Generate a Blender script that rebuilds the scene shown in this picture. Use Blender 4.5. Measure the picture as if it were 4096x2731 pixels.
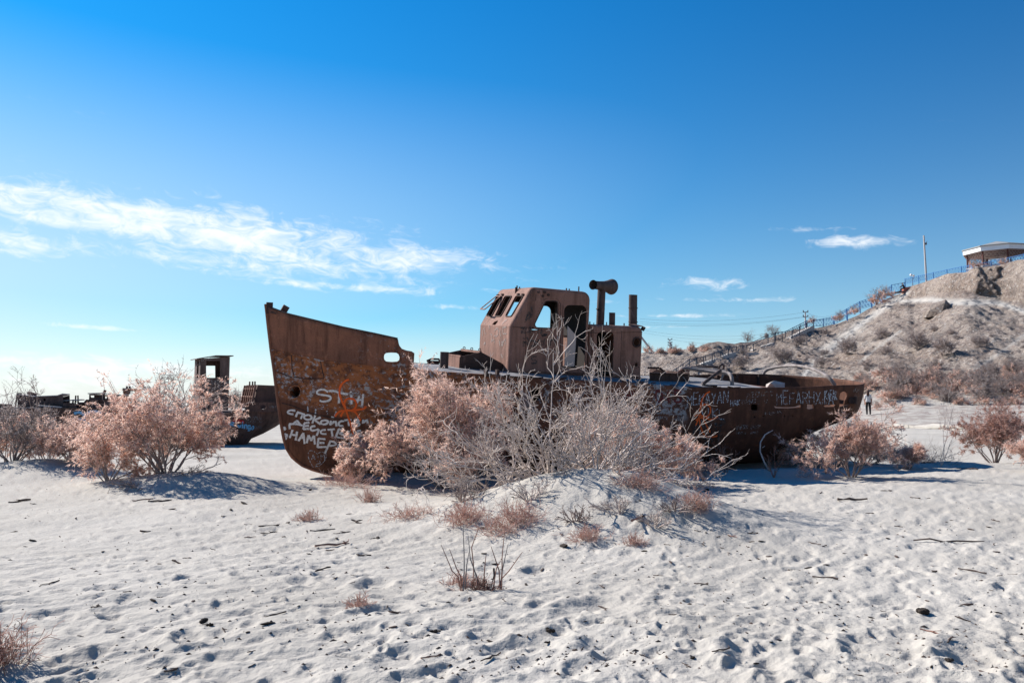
import bpy, bmesh, math, random
import numpy as np
from mathutils import Vector, Matrix, Euler
from mathutils.geometry import tessellate_polygon
from mathutils.bvhtree import BVHTree
R = math.radians
scene = bpy.context.scene
for o in list(bpy.data.objects):
    bpy.data.objects.remove(o, do_unlink=True)
COL = scene.collection
random.seed(7)

# ------------------------------------------------------------------ camera
F, CX, CY, HOR = 3186.0, 2048.0, 1365.5, 1620.0      # photograph pixels (4096 wide), horizon row
PITCH = math.atan((HOR - CY) / F)
EYE = Vector((0, 0, 1.6))
cam_data = bpy.data.cameras.new('camera')
cam_data.sensor_width = 36.0
cam_data.lens = 36.0 * F / 4096.0
cam_data.clip_start = 0.05
cam_data.clip_end = 12000
cam = bpy.data.objects.new('camera', cam_data)
COL.objects.link(cam)
cam.location = EYE
cam.rotation_euler = (math.pi / 2 + PITCH, 0, 0)
scene.camera = cam

# ------------------------------------------------------------------ sun, sky, exposure
SUN_AZ, SUN_EL = R(-57), R(36)        # azimuth from +Y towards +X
SD = Vector((math.sin(SUN_AZ) * math.cos(SUN_EL), math.cos(SUN_AZ) * math.cos(SUN_EL), math.sin(SUN_EL)))
sl = bpy.data.lights.new('sun', 'SUN')
sl.energy = 4.2
sl.angle = R(0.53)
sl.color = (1.0, 0.955, 0.895)
sun = bpy.data.objects.new('sun', sl)
COL.objects.link(sun)
sun.rotation_euler = SD.to_track_quat('Z', 'Y').to_euler()
sun.location = (-30, 40, 40)

world = bpy.data.worlds.new('World')
scene.world = world
world.use_nodes = True
scene.view_settings.view_transform = 'Standard'
scene.view_settings.look = 'None'
scene.view_settings.exposure = 1.02
scene.view_settings.gamma = 1.0


class NT:
    """small node-tree helper"""
    def __init__(self, tree):
        self.t = tree
        self.n = tree.nodes
        self.l = tree.links

    def node(self, kind, **kw):
        nd = self.n.new(kind)
        for k, v in kw.items():
            setattr(nd, k, v)
        return nd

    def put(self, sock, v):
        if v is None:
            return
        if isinstance(v, bpy.types.NodeSocket):
            self.l.new(v, sock)
        elif isinstance(v, (tuple, list)) and len(v) == 3 and sock.type == 'RGBA':
            sock.default_value = (*v, 1)
        else:
            sock.default_value = v

    def math(self, op, a, b=None, c=None, clamp=False):
        nd = self.node('ShaderNodeMath', operation=op)
        nd.use_clamp = clamp
        self.put(nd.inputs[0], a)
        self.put(nd.inputs[1], b)
        if c is not None:
            self.put(nd.inputs[2], c)
        return nd.outputs[0]

    def mix(self, f, a, b, mode='MIX'):
        nd = self.node('ShaderNodeMix', data_type='RGBA')
        nd.blend_type = mode
        nd.clamp_factor = True
        self.put(nd.inputs[0], f)
        self.put(nd.inputs[6], a)
        self.put(nd.inputs[7], b)
        return nd.outputs[2]

    def noise(self, vec, scale, detail=4, rough=0.55, dist=0.0, out=0, lac=2.0):
        nd = self.node('ShaderNodeTexNoise')
        self.put(nd.inputs['Vector'], vec)
        nd.inputs['Scale'].default_value = scale
        nd.inputs['Detail'].default_value = detail
        nd.inputs['Roughness'].default_value = rough
        nd.inputs['Lacunarity'].default_value = lac
        nd.inputs['Distortion'].default_value = dist
        return nd.outputs[out]

    def smooth(self, v, a, b, lo=0.0, hi=1.0):
        nd = self.node('ShaderNodeMapRange', interpolation_type='SMOOTHSTEP')
        self.put(nd.inputs[0], v)
        nd.inputs[1].default_value = a
        nd.inputs[2].default_value = b
        nd.inputs[3].default_value = lo
        nd.inputs[4].default_value = hi
        return nd.outputs[0]

    def xyz(self, v):
        nd = self.node('ShaderNodeSeparateXYZ')
        self.put(nd.inputs[0], v)
        return nd.outputs

    def comb(self, x, y, z):
        nd = self.node('ShaderNodeCombineXYZ')
        self.put(nd.inputs[0], x)
        self.put(nd.inputs[1], y)
        self.put(nd.inputs[2], z)
        return nd.outputs[0]

    def vscale(self, v, s):
        nd = self.node('ShaderNodeVectorMath', operation='MULTIPLY')
        self.put(nd.inputs[0], v)
        nd.inputs[1].default_value = s
        return nd.outputs[0]


def pix_ray(px, py):
    x = (px - CX) / F
    z = -(py - CY) / F
    c, s = math.cos(PITCH), math.sin(PITCH)
    return Vector((x, c - z * s, s + z * c))


def at(px, py, Y):
    d = pix_ray(px, py)
    return EYE + d * (Y / d.y)


def azel(px, py):
    d = pix_ray(px, py).normalized()
    return math.atan2(d.x, d.y), math.asin(d.z)


def build_world():
    nt = NT(world.node_tree)
    nt.n.clear()
    out = nt.node('ShaderNodeOutputWorld')
    bg = nt.node('ShaderNodeBackground')
    sky = nt.node('ShaderNodeTexSky', sky_type='NISHITA')
    sky.sun_disc = False
    sky.sun_elevation = SUN_EL
    sky.sun_rotation = SUN_AZ
    sky.altitude = 50
    sky.air_density = 1.0
    sky.dust_density = 0.25
    sky.ozone_density = 5.0
    tc = nt.node('ShaderNodeTexCoord')
    nrm = nt.node('ShaderNodeVectorMath', operation='NORMALIZE')
    nt.l.new(tc.outputs['Generated'], nrm.inputs[0])
    x, y, z = nt.xyz(nrm.outputs[0])
    az = nt.math('ARCTAN2', x, y)
    el = nt.math('ARCSINE', z)
    hs = nt.node('ShaderNodeHueSaturation')
    hs.inputs['Saturation'].default_value = 1.95
    hs.inputs['Value'].default_value = 1.0
    nt.l.new(sky.outputs[0], hs.inputs['Color'])
    ga = nt.node('ShaderNodeGamma')
    ga.inputs[1].default_value = 1.22
    nt.l.new(nt.mix(1.0, hs.outputs[0], (0.205, 0.226, 0.214), 'MULTIPLY'), ga.inputs[0])
    base = nt.mix(1.0, ga.outputs[0], (4.6, 4.6, 4.6), 'MULTIPLY')
    den = nt.mix(1.0, nt.mix(1.0, base, (0.085, 0.085, 0.085), 'MULTIPLY'), (1, 1, 1), 'ADD')
    base = nt.mix(1.0, base, den, 'DIVIDE')
    # the sky brightens towards the sun, and pale dust haze stands over the horizon all the way round
    dt = nt.node('ShaderNodeVectorMath', operation='DOT_PRODUCT')
    nt.l.new(nrm.outputs[0], dt.inputs[0])
    dt.inputs[1].default_value = SD
    dot = nt.math('MAXIMUM', dt.outputs['Value'], 0.0)
    br = nt.math('MULTIPLY_ADD', dt.outputs['Value'], 0.42, 0.76)
    base = nt.mix(1.0, base, nt.comb(br, br, br), 'MULTIPLY')
    ael = nt.math('ABSOLUTE', el)
    hz1 = nt.math('MULTIPLY', nt.math('EXPONENT', nt.math('MULTIPLY', ael, -8.5)), 0.90)
    hz2 = nt.math('MULTIPLY', nt.math('MULTIPLY', dot, dot), nt.smooth(ael, 0.46, 0.08))
    hz = nt.math('MINIMUM', nt.math('MAXIMUM', hz1, hz2), 0.9)
    base = nt.mix(hz, base, (4.15, 4.4, 4.7))
    # streaky cirrus texture in azimuth / elevation, tilted gently
    u = nt.math('ADD', nt.math('MULTIPLY', az, 1.0), nt.math('MULTIPLY', el, -0.25))
    v = nt.math('ADD', el, nt.math('MULTIPLY', az, 0.11))
    p = nt.comb(nt.math('MULTIPLY', u, 5.0), nt.math('MULTIPLY', v, 24.0), 0.0)
    n1 = nt.noise(p, 1.0, 6, 0.62, 0.9)
    p2 = nt.comb(nt.math('MULTIPLY', u, 30.0), nt.math('MULTIPLY', v, 70.0), 3.0)
    n2 = nt.noise(p2, 1.0, 3, 0.65, 1.2)
    p3 = nt.comb(nt.math('MULTIPLY', u, 8.0), nt.math('MULTIPLY', v, 14.0), 7.0)
    n3 = nt.noise(p3, 1.0, 2, 0.5, 0.0)
    tex = nt.math('ADD', nt.math('MULTIPLY', n1, 0.55), nt.math('MULTIPLY', n2, 0.45))
    # cloud banks: centre (px of a 2352-wide view), half sizes, tilt (deg, + falls to the right), density
    banks = [(430, 525, 430, 78, 6, .52), (235, 494, 210, 32, 3, .85), (700, 565, 380, 80, 7, .46),
             (50, 465, 150, 32, 5, .8), (40, 565, 120, 28, 6, .95), (1000, 592, 350, 62, 5, .42),
             (340, 585, 200, 22, 6, .45), (770, 658, 190, 9, 2, .7), (1965, 556, 120, 22, 5, 1.0),
             (1845, 526, 120, 9, 3, .7), (1620, 655, 130, 24, 3, .8), (1680, 690, 200, 8, 2, .7),
             (210, 835, 520, 20, 2, .8), (160, 885, 520, 34, 1, .8), (220, 752, 120, 7, 2, .9), (1050, 706, 110, 9, 2, .8),
             (1510, 726, 150, 6, 1, .8), (1540, 751, 90, 5, 1, .7), (570, 30, 110, 60, 40, .16),
             (2180, 260, 90, 70, -30, .14), (100, 200, 220, 60, 20, .2), (1350, 690, 200, 8, 6, .5)]
    tot = None
    k = 4096.0 / 2352.0
    for (cx, cy, a, b, tilt, dens) in banks:
        a0, e0 = azel(cx * k, cy * k)
        sa = a * k / F
        sb = b * k / F
        ct, st = math.cos(R(tilt)), math.sin(R(tilt))
        da = nt.math('SUBTRACT', az, a0)
        de = nt.math('SUBTRACT', el, e0)
        uu = nt.math('ADD', nt.math('MULTIPLY', da, ct / sa), nt.math('MULTIPLY', de, -st / sa))
        vv = nt.math('ADD', nt.math('MULTIPLY', da, st / sb), nt.math('MULTIPLY', de, ct / sb))
        q = nt.math('ADD', nt.math('MULTIPLY', uu, uu), nt.math('MULTIPLY', vv, vv))
        g = nt.math('MULTIPLY', nt.math('EXPONENT', nt.math('MULTIPLY', q, -1.0)), dens)
        tot = g if tot is None else nt.math('ADD', tot, g)
    # the same thin cirrus goes on, sparsely, round the rest of the sky
    far = nt.smooth(nt.math('ABSOLUTE', az), 0.62, 0.95)
    band = nt.math('MULTIPLY', nt.smooth(el, 0.02, 0.2), nt.smooth(n3, 0.5, 0.75))
    tot = nt.math('ADD', tot, nt.math('MULTIPLY', nt.math('MULTIPLY', far, band), 0.7))
    tot = nt.math('MINIMUM', tot, 1.15)
    thr = nt.math('SUBTRACT', nt.math('ADD', nt.math('MULTIPLY', tot, 0.78), nt.math('MULTIPLY', tex, 2.6)), 1.64)
    c = nt.smooth(thr, 0.0, 0.85)
    c = nt.math('MULTIPLY', c, nt.smooth(tot, 0.03, 0.45))
    c = nt.math('MULTIPLY', c, nt.smooth(z, -0.01, 0.02))
    col = nt.mix(nt.math('MULTIPLY', c, 0.88), base, (5.5, 5.6, 5.7))
    nt.l.new(col, bg.inputs['Color'])
    bg.inputs['Strength'].default_value = 0.10
    nt.l.new(bg.outputs[0], out.inputs[0])


build_world()
world.cycles.sampling_method = 'MANUAL'
world.cycles.sample_map_resolution = 512

# ------------------------------------------------------------------ materials
MATS = {}


def new_mat(name):
    m = bpy.data.materials.new(name)
    m.use_nodes = True
    nt = NT(m.node_tree)
    nt.n.clear()
    out = nt.node('ShaderNodeOutputMaterial')
    bs = nt.node('ShaderNodeBsdfPrincipled')
    bs.inputs['Roughness'].default_value = 0.9
    bs.inputs['Specular IOR Level'].default_value = 0.2
    nt.l.new(bs.outputs[0], out.inputs[0])
    MATS[name] = m
    return m, nt, bs, out


def objco(nt):
    return nt.node('ShaderNodeTexCoord').outputs['Object']


def bump(nt, bs, h, strength=0.3, dist=0.02):
    b = nt.node('ShaderNodeBump')
    b.inputs['Strength'].default_value = strength
    b.inputs['Distance'].default_value = dist
    nt.put(b.inputs['Height'], h)
    nt.l.new(b.outputs[0], bs.inputs['Normal'])


def mat_flat(name, c, rough=0.8, var=0.15, sc=6.0):
    m, nt, bs, _ = new_mat(name)
    n = nt.noise(objco(nt), sc, 5, 0.6)
    col = nt.mix(n, tuple(max(0, v * (1 - var * 2)) for v in c), tuple(min(1, v * (1 + var * 2)) for v in c))
    nt.l.new(col, bs.inputs['Base Color'])
    bs.inputs['Roughness'].default_value = rough
    return m


def mat_rust(name, dark, mid, orange, paint=(0.33, 0.36, 0.38), o_amt=0.35, p_amt=0.0, sc=1.0, zone=None, dark_aft=None):
    """rusted plate: blotches, vertical run marks, flaking paint; zone(nt,x,y,z) -> paint region mask"""
    m, nt, bs, _ = new_mat(name)
    co = objco(nt)
    x, y, z = nt.xyz(co)
    big = nt.noise(co, 1.1 * sc, 6, 0.6, 0.3)
    med = nt.noise(co, 5.0 * sc, 9, 0.68, 0.2)
    fine = nt.noise(co, 38.0 * sc, 5, 0.7)
    runs = nt.noise(nt.vscale(co, (9, 9, 0.55)), 1.0, 5, 0.6, 0.2)
    c = nt.mix(nt.smooth(big, 0.32, 0.68), dark, mid)
    c = nt.mix(nt.math('MULTIPLY', nt.smooth(runs, 0.47, 0.70), 0.75), c, tuple(v * 0.5 for v in dark))
    c = nt.mix(nt.math('MULTIPLY', nt.smooth(nt.math('ADD', nt.math('MULTIPLY', med, 0.7), nt.math('MULTIPLY', runs, 0.3)), 0.52, 0.7), o_amt), c, orange)
    c = nt.mix(nt.math('MULTIPLY', nt.smooth(fine, 0.52, 0.72), 0.6), c, tuple(v * 0.45 for v in dark))
    runs2 = nt.noise(nt.vscale(co, (3.2, 3.2, 0.28)), 1.0, 7, 0.68, 0.3)
    c = nt.mix(nt.math('MULTIPLY', nt.smooth(runs2, 0.50, 0.66), 0.55), c, tuple(v * 0.55 for v in dark))
    wear = nt.noise(nt.vscale(co, (1, 1, 0.6)), 3.2 * sc, 9, 0.78, 0.5)
    c = nt.mix(nt.math('MULTIPLY', nt.smooth(wear, 0.56, 0.66), 0.5), c, tuple(min(1, v * 1.75 + .015) for v in mid))
    h = nt.math('ADD', nt.math('MULTIPLY', med, 0.8), nt.math('MULTIPLY', fine, 0.35))
    if dark_aft is not None:
        # the after plates turn darker, blotchy and with an uneven edge
        da = nt.smooth(nt.math('ADD', x, nt.math('MULTIPLY', nt.math('SUBTRACT', wear, 0.5), 2.2)), dark_aft[0], dark_aft[1])
        c = nt.mix(nt.math('MULTIPLY', nt.math('MULTIPLY', da, nt.smooth(med, 0.85, 0.40)), 0.6), c, tuple(v * 0.5 for v in dark))
    if zone is not None:
        zm, extra = zone(nt, x, y, z)
        pn = nt.noise(nt.vscale(co, (1, 1, 1.35)), 9.0 * sc, 8, 0.76, 0.3)
        pn2 = nt.noise(co, 1.6 * sc, 4, 0.55)
        pk = nt.math('ADD', nt.math('MULTIPLY', pn, 0.75), nt.math('MULTIPLY', pn2, 0.35))
        if extra is not None:
            c = nt.mix(nt.math('MULTIPLY', extra, nt.smooth(med, 0.36, 0.56)), c, orange)
            c = nt.mix(nt.math('MULTIPLY', extra, nt.smooth(nt.noise(co, 7.5, 8, 0.7), 0.53, 0.62)), c, tuple(v * 0.8 for v in dark))
        pm = nt.math('MULTIPLY', zm, nt.smooth(pk, 0.585 - p_amt * 0.12, 0.64 - p_amt * 0.12))
        c = nt.mix(pm, c, nt.mix(fine, tuple(v * 0.75 for v in paint), paint))
        h = nt.math('ADD', h, nt.math('MULTIPLY', pm, 0.35))
    nt.l.new(c, bs.inputs['Base Color'])
    bs.inputs['Roughness'].default_value = 0.82
    bump(nt, bs, h, 0.45, 0.02)
    return m


def mat_leaf(name, c1, c2, c3, trans=0.35):
    m, nt, bs, out = new_mat(name)
    geo = nt.node('ShaderNodeNewGeometry')
    rnd = geo.outputs['Random Per Island']
    n = nt.noise(objco(nt), 3.0, 3, 0.6)
    c = nt.mix(nt.smooth(n, 0.3, 0.7), c1, c2)
    c = nt.mix(nt.math('MULTIPLY', nt.smooth(rnd, 0.45, 1.0), 0.75), c, c3)
    c = nt.mix(nt.smooth(rnd, 0.18, 0.06), c, (c1[0] * .55, c1[1] * .52, c1[2] * .52))
    nt.l.new(c, bs.inputs['Base Color'])
    bs.inputs['Roughness'].default_value = 0.75
    tr = nt.node('ShaderNodeBsdfTranslucent')
    nt.l.new(c, tr.inputs[0])
    mx = nt.node('ShaderNodeMixShader')
    mx.inputs[0].default_value = trans
    nt.l.new(bs.outputs[0], mx.inputs[1])
    nt.l.new(tr.outputs[0], mx.inputs[2])
    nt.l.new(mx.outputs[0], out.inputs[0])
    return m


def mat_sand():
    m, nt, bs, _ = new_mat('sand')
    co = nt.node('ShaderNodeNewGeometry').outputs['Position']
    a = nt.noise(co, 0.35, 3, 0.6)
    b = nt.noise(co, 9.0, 4, 0.65)
    g = nt.noise(co, 160.0, 1, 0.7)
    c = nt.mix(nt.smooth(a, 0.3, 0.7), (0.38, 0.348, 0.303), (0.445, 0.411, 0.363))
    c = nt.mix(nt.math('MULTIPLY', nt.smooth(b, 0.5, 0.75), 0.35), c, (0.35, 0.315, 0.275))
    c = nt.mix(nt.math('MULTIPLY', nt.smooth(g, 0.55, 0.8), 0.35), c, (0.27, 0.25, 0.235))
    # crusted, scrubby soil towards the foot of the hill
    px_, py_, pz_ = nt.xyz(co)
    soil = nt.math('MULTIPLY', nt.smooth(py_, 38.0, 54.0), nt.smooth(px_, 2.0, 9.0))
    mot = nt.noise(co, 1.1, 5, 0.7)
    c = nt.mix(nt.math('MULTIPLY', soil, nt.smooth(mot, 0.42, 0.58)), c, (0.27, 0.225, 0.20))
    nt.l.new(c, bs.inputs['Base Color'])
    bs.inputs['Roughness'].default_value = 0.95
    bs.inputs['Specular IOR Level'].default_value = 0.1
    h = nt.math('ADD', nt.math('MULTIPLY', nt.noise(co, 22.0, 3, 0.6), 1.0), nt.math('MULTIPLY', g, 0.12))
    bump(nt, bs, h, 0.5, 0.03)
    return m


def mat_hill():
    m, nt, bs, _ = new_mat('hill_earth')
    co = nt.node('ShaderNodeNewGeometry').outputs['Position']
    at_ = nt.node('ShaderNodeAttribute', attribute_name='trod')
    tr = at_.outputs['Fac']
    a = nt.noise(co, 0.10, 6, 0.6, 0.4)
    b = nt.noise(co, 0.9, 9, 0.7, 0.3)
    s = nt.noise(co, 3.4, 6, 0.75)
    s2 = nt.noise(co, 1.3, 8, 0.78)
    c = nt.mix(nt.smooth(a, 0.35, 0.65), (0.265, 0.205, 0.165), (0.345, 0.29, 0.245))
    c = nt.mix(nt.math('MULTIPLY', nt.smooth(b, 0.45, 0.68), 0.75), c, (0.19, 0.145, 0.13))
    scrub = nt.math('MULTIPLY', nt.smooth(s2, 0.515, 0.56), nt.smooth(a, 0.66, 0.40))
    c = nt.mix(nt.math('MULTIPLY', scrub, 0.75), c, (0.085, 0.07, 0.065))
    c = nt.mix(nt.math('MULTIPLY', nt.smooth(s, 0.53, 0.60), 0.85), c, (0.105, 0.078, 0.068))
    c = nt.mix(nt.math('MULTIPLY', nt.smooth(nt.noise(co, 2.6, 6, 0.72), 0.54, 0.62), 0.8), c, (0.47, 0.42, 0.375))
    c = nt.mix(nt.math('MULTIPLY', tr, nt.smooth(b, 0.98, 0.5)), c, (0.50, 0.465, 0.42))
    nt.l.new(c, bs.inputs['Base Color'])
    bs.inputs['Roughness'].default_value = 0.95
    bs.inputs['Specular IOR Level'].default_value = 0.1
    h = nt.math('ADD', nt.math('MULTIPLY', b, 1.0), nt.math('MULTIPLY', s, 0.5))
    bump(nt, bs, h, 0.9, 0.5)
    return m


SAND = mat_sand()
HILL = mat_hill()
D_, M_, O_ = (0.11, 0.047, 0.030), (0.20, 0.085, 0.050), (0.30, 0.115, 0.045)


def zone_bow(nt, x, y, z):
    # flaking pale paint on the forward topsides, above an old waterline that falls going aft
    line = nt.math('SUBTRACT', z, nt.math('SUBTRACT', 1.78, nt.math('MULTIPLY', x, 0.30)))
    n = nt.noise(nt.comb(x, y, z), 2.0, 3)
    line = nt.math('ADD', line, nt.math('MULTIPLY', nt.math('SUBTRACT', n, 0.5), 0.12))
    up = nt.smooth(line, -0.03, 0.05)
    fore = nt.smooth(x, 4.6, 2.6)
    aft = nt.math('MULTIPLY', nt.smooth(x, 4.4, 5.2), nt.smooth(x, 8.9, 8.7))
    aft = nt.math('MULTIPLY', aft, nt.smooth(z, 1.3, 1.7))
    top = nt.smooth(x, 5.2, 3.4)
    return nt.math('MAXIMUM', nt.math('MULTIPLY', up, fore), nt.math('MULTIPLY', aft, 0.97)), nt.math('MULTIPLY', nt.math('MULTIPLY', up, top), 0.85)


M_HULL = mat_rust('hull_rust', D_, M_, (0.35, 0.125, 0.047), o_amt=0.55, p_amt=0.12, dark_aft=(7.6, 9.0), zone=zone_bow, paint=(0.40, 0.39, 0.395))
M_BULW = mat_rust('bulwark_rust', (0.165, 0.074, 0.049), (0.275, 0.116, 0.068), (0.37, 0.15, 0.085), o_amt=0.6, p_amt=0.1,
                  zone=lambda nt, x, y, z: (nt.smooth(x, 1.1, 2.0), None), paint=(0.38, 0.34, 0.33))
M_HOUSE = mat_rust('house_rust', (0.215, 0.112, 0.083), (0.29, 0.158, 0.12), (0.345, 0.185, 0.132), o_amt=0.5)
M_INSHADE = mat_flat('inside_shade_steel', (0.030, 0.024, 0.022), 0.9, 0.25, 3)  # interior shade put into the colour of the deckhouse walls and floor
M_DARK = mat_rust('dark_rust', (0.055, 0.035, 0.03), (0.095, 0.055, 0.045), (0.16, 0.075, 0.05), o_amt=0.4)
M_PIPE = mat_rust('pipe_steel', (0.07, 0.05, 0.045), (0.11, 0.08, 0.075), (0.16, 0.085, 0.065), o_amt=0.4, sc=2.0)
M_PALEPIPE = mat_rust('pale_pipe', (0.22, 0.185, 0.17), (0.30, 0.26, 0.245), (0.22, 0.14, 0.11), o_amt=0.4, sc=2.0)
M_DECK = mat_rust('deck_plate', (0.20, 0.19, 0.19), (0.30, 0.29, 0.29), (0.22, 0.14, 0.11), o_amt=0.35)
M_WRECK = mat_rust('far_wreck', (0.085, 0.052, 0.043), (0.15, 0.082, 0.064), (0.22, 0.10, 0.07), o_amt=0.5)
M_WRECK2 = mat_rust('far_wreck_grey', (0.11, 0.075, 0.066), (0.17, 0.115, 0.10), (0.20, 0.11, 0.085), o_amt=0.5)
M_WOOD = mat_flat('dead_wood', (0.085, 0.06, 0.05), 0.9, 0.3, 20)
M_STEM = mat_flat('red_stem', (0.24, 0.13, 0.10), 0.9, 0.25, 20)
M_TWIG = mat_flat('grey_twig', (0.54, 0.455, 0.405), 0.85, 0.38, 6)
M_BARK = mat_flat('shrub_bark', (0.30, 0.235, 0.21), 0.9, 0.25, 8)
M_PINK = mat_leaf('pink_leaf', (0.75, 0.495, 0.39), (0.84, 0.61, 0.505), (0.90, 0.765, 0.69), 0.52)
M_PINK2 = mat_leaf('brown_pink_leaf', (0.67, 0.43, 0.335), (0.76, 0.54, 0.445), (0.84, 0.68, 0.60), 0.5)
M_GREYL = mat_leaf('grey_leaf', (0.34, 0.29, 0.27), (0.45, 0.385, 0.36), (0.55, 0.48, 0.45), 0.4)
M_TUFT = mat_leaf('tuft_leaf', (0.62, 0.39, 0.31), (0.70, 0.48, 0.40), (0.76, 0.60, 0.54), 0.4)
M_BLUE = mat_flat('blue_paint', (0.03, 0.13, 0.34), 0.5, 0.15, 3)
M_DBLUE = mat_flat('dark_blue_paint', (0.02, 0.035, 0.06), 0.5, 0.15, 3)
M_CONC = mat_flat('concrete', (0.46, 0.43, 0.41), 0.9, 0.12, 2)
M_WHITE = mat_flat('white_paint', (0.78, 0.78, 0.78), 0.6, 0.04, 2)
M_ROOF = mat_flat('roof_sheet', (0.30, 0.29, 0.27), 0.5, 0.1, 3)
M_SOFFIT = mat_flat('soffit', (0.42, 0.34, 0.31), 0.8, 0.08, 3)
M_POST = mat_flat('maroon_post', (0.10, 0.035, 0.03), 0.6, 0.1, 3)
M_ROCK = mat_flat('pale_rock', (0.40, 0.35, 0.32), 0.95, 0.2, 6)
M_GLOBE = mat_flat('lamp_globe', (0.85, 0.83, 0.80), 0.4, 0.02, 3)
M_WIRE = mat_flat('wire', (0.10, 0.11, 0.13), 0.6, 0.1, 3)
M_BRICK = mat_flat('red_block', (0.42, 0.16, 0.12), 0.9, 0.15, 5)
M_CLOTHK = mat_flat('black_cloth', (0.018, 0.018, 0.02), 0.9, 0.2, 8)
M_CLOTHW = mat_flat('pale_cloth', (0.60, 0.56, 0.53), 0.9, 0.1, 8)
M_SKIN = mat_flat('skin', (0.36, 0.20, 0.145), 0.6, 0.08, 8)
M_HAIR = mat_flat('dark_hair', (0.05, 0.022, 0.016), 0.6, 0.2, 15)
M_DUNG = mat_flat('dung', (0.035, 0.027, 0.022), 0.95, 0.3, 30)


def mat_spray(name, c, keep=0.5, soft=0.08):
    """spray / chalk strokes that have worn off in flecks"""
    m, nt, bs, out = new_mat(name)
    co = objco(nt)
    n = nt.noise(co, 26.0, 6, 0.7)
    ed = nt.node('ShaderNodeAttribute', attribute_name='spray').outputs['Fac']
    ed = nt.math('ADD', ed, nt.math('MULTIPLY', nt.math('SUBTRACT', nt.noise(co, 60.0, 3, 0.7), 0.5), 0.9))
    k = nt.math('MAXIMUM', nt.smooth(n, keep - soft, keep + soft), nt.smooth(ed, 0.75, 0.25))
    nt.put(bs.inputs['Base Color'], c)
    tr = nt.node('ShaderNodeBsdfTransparent')
    mx = nt.node('ShaderNodeMixShader')
    nt.l.new(k, mx.inputs[0])
    nt.l.new(bs.outputs[0], mx.inputs[1])
    nt.l.new(tr.outputs[0], mx.inputs[2])
    nt.l.new(mx.outputs[0], out.inputs[0])
    return m


P_WHITE = mat_spray('spray_white', (0.72, 0.70, 0.68), 0.63, 0.12)
P_CHALK = mat_spray('chalk', (0.50, 0.54, 0.60), 0.50)
P_FAINT = mat_spray('faint_chalk', (0.34, 0.33, 0.33), 0.46)
P_ORANGE = mat_spray('spray_orange', (0.75, 0.13, 0.03), 0.66)
P_BLUE = mat_spray('spray_blue', (0.20, 0.46, 0.68), 0.66)
P_RED = mat_spray('spray_red', (0.55, 0.03, 0.03), 0.66)
P_BLACK = mat_spray('spray_black', (0.075, 0.068, 0.066), 0.50)
P_MAROON = mat_spray('spray_maroon', (0.14, 0.035, 0.035), 0.60)
P_PALE = mat_spray('spray_pale', (0.34, 0.27, 0.24), 0.53)

# ------------------------------------------------------------------ scene-graph helpers


def link(o, parent=None):
    COL.objects.link(o)
    if parent is not None:
        o.parent = parent
    return o


def tag(o, label=None, cat=None, group=None, kind=None):
    if label:
        o['label'] = label
    if cat:
        o['category'] = cat
    if group:
        o['group'] = group
    if kind:
        o['kind'] = kind
    return o


def empty(name, loc=(0, 0, 0), rz=0.0):
    o = bpy.data.objects.new(name, None)
    o.empty_display_size = 0.2
    o.location = loc
    o.rotation_euler = (0, 0, rz)
    return link(o)


def mesh_np(name, verts, faces, mat, parent=None, smooth=False):
    """verts (N,3); faces (M,k) uniform, or list of index lists"""
    me = bpy.data.meshes.new(name)
    if isinstance(faces, np.ndarray):
        n, k = faces.shape
        v = np.asarray(verts, dtype=np.float32)
        me.vertices.add(len(v))
        me.vertices.foreach_set('co', v.ravel())
        me.loops.add(n * k)
        me.loops.foreach_set('vertex_index', faces.astype(np.int32).ravel())
        me.polygons.add(n)
        me.polygons.foreach_set('loop_start', np.arange(0, n * k, k, dtype=np.int32))
        me.polygons.foreach_set('loop_total', np.full(n, k, dtype=np.int32))
        me.update(calc_edges=True)
    else:
        me.from_pydata([tuple(p) for p in verts], [], faces)
        me.update()
    if smooth:
        me.polygons.foreach_set('use_smooth', np.ones(len(me.polygons), dtype=bool))
    if mat is not None:
        me.materials.append(mat)
    return link(bpy.data.objects.new(name, me), parent)


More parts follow.
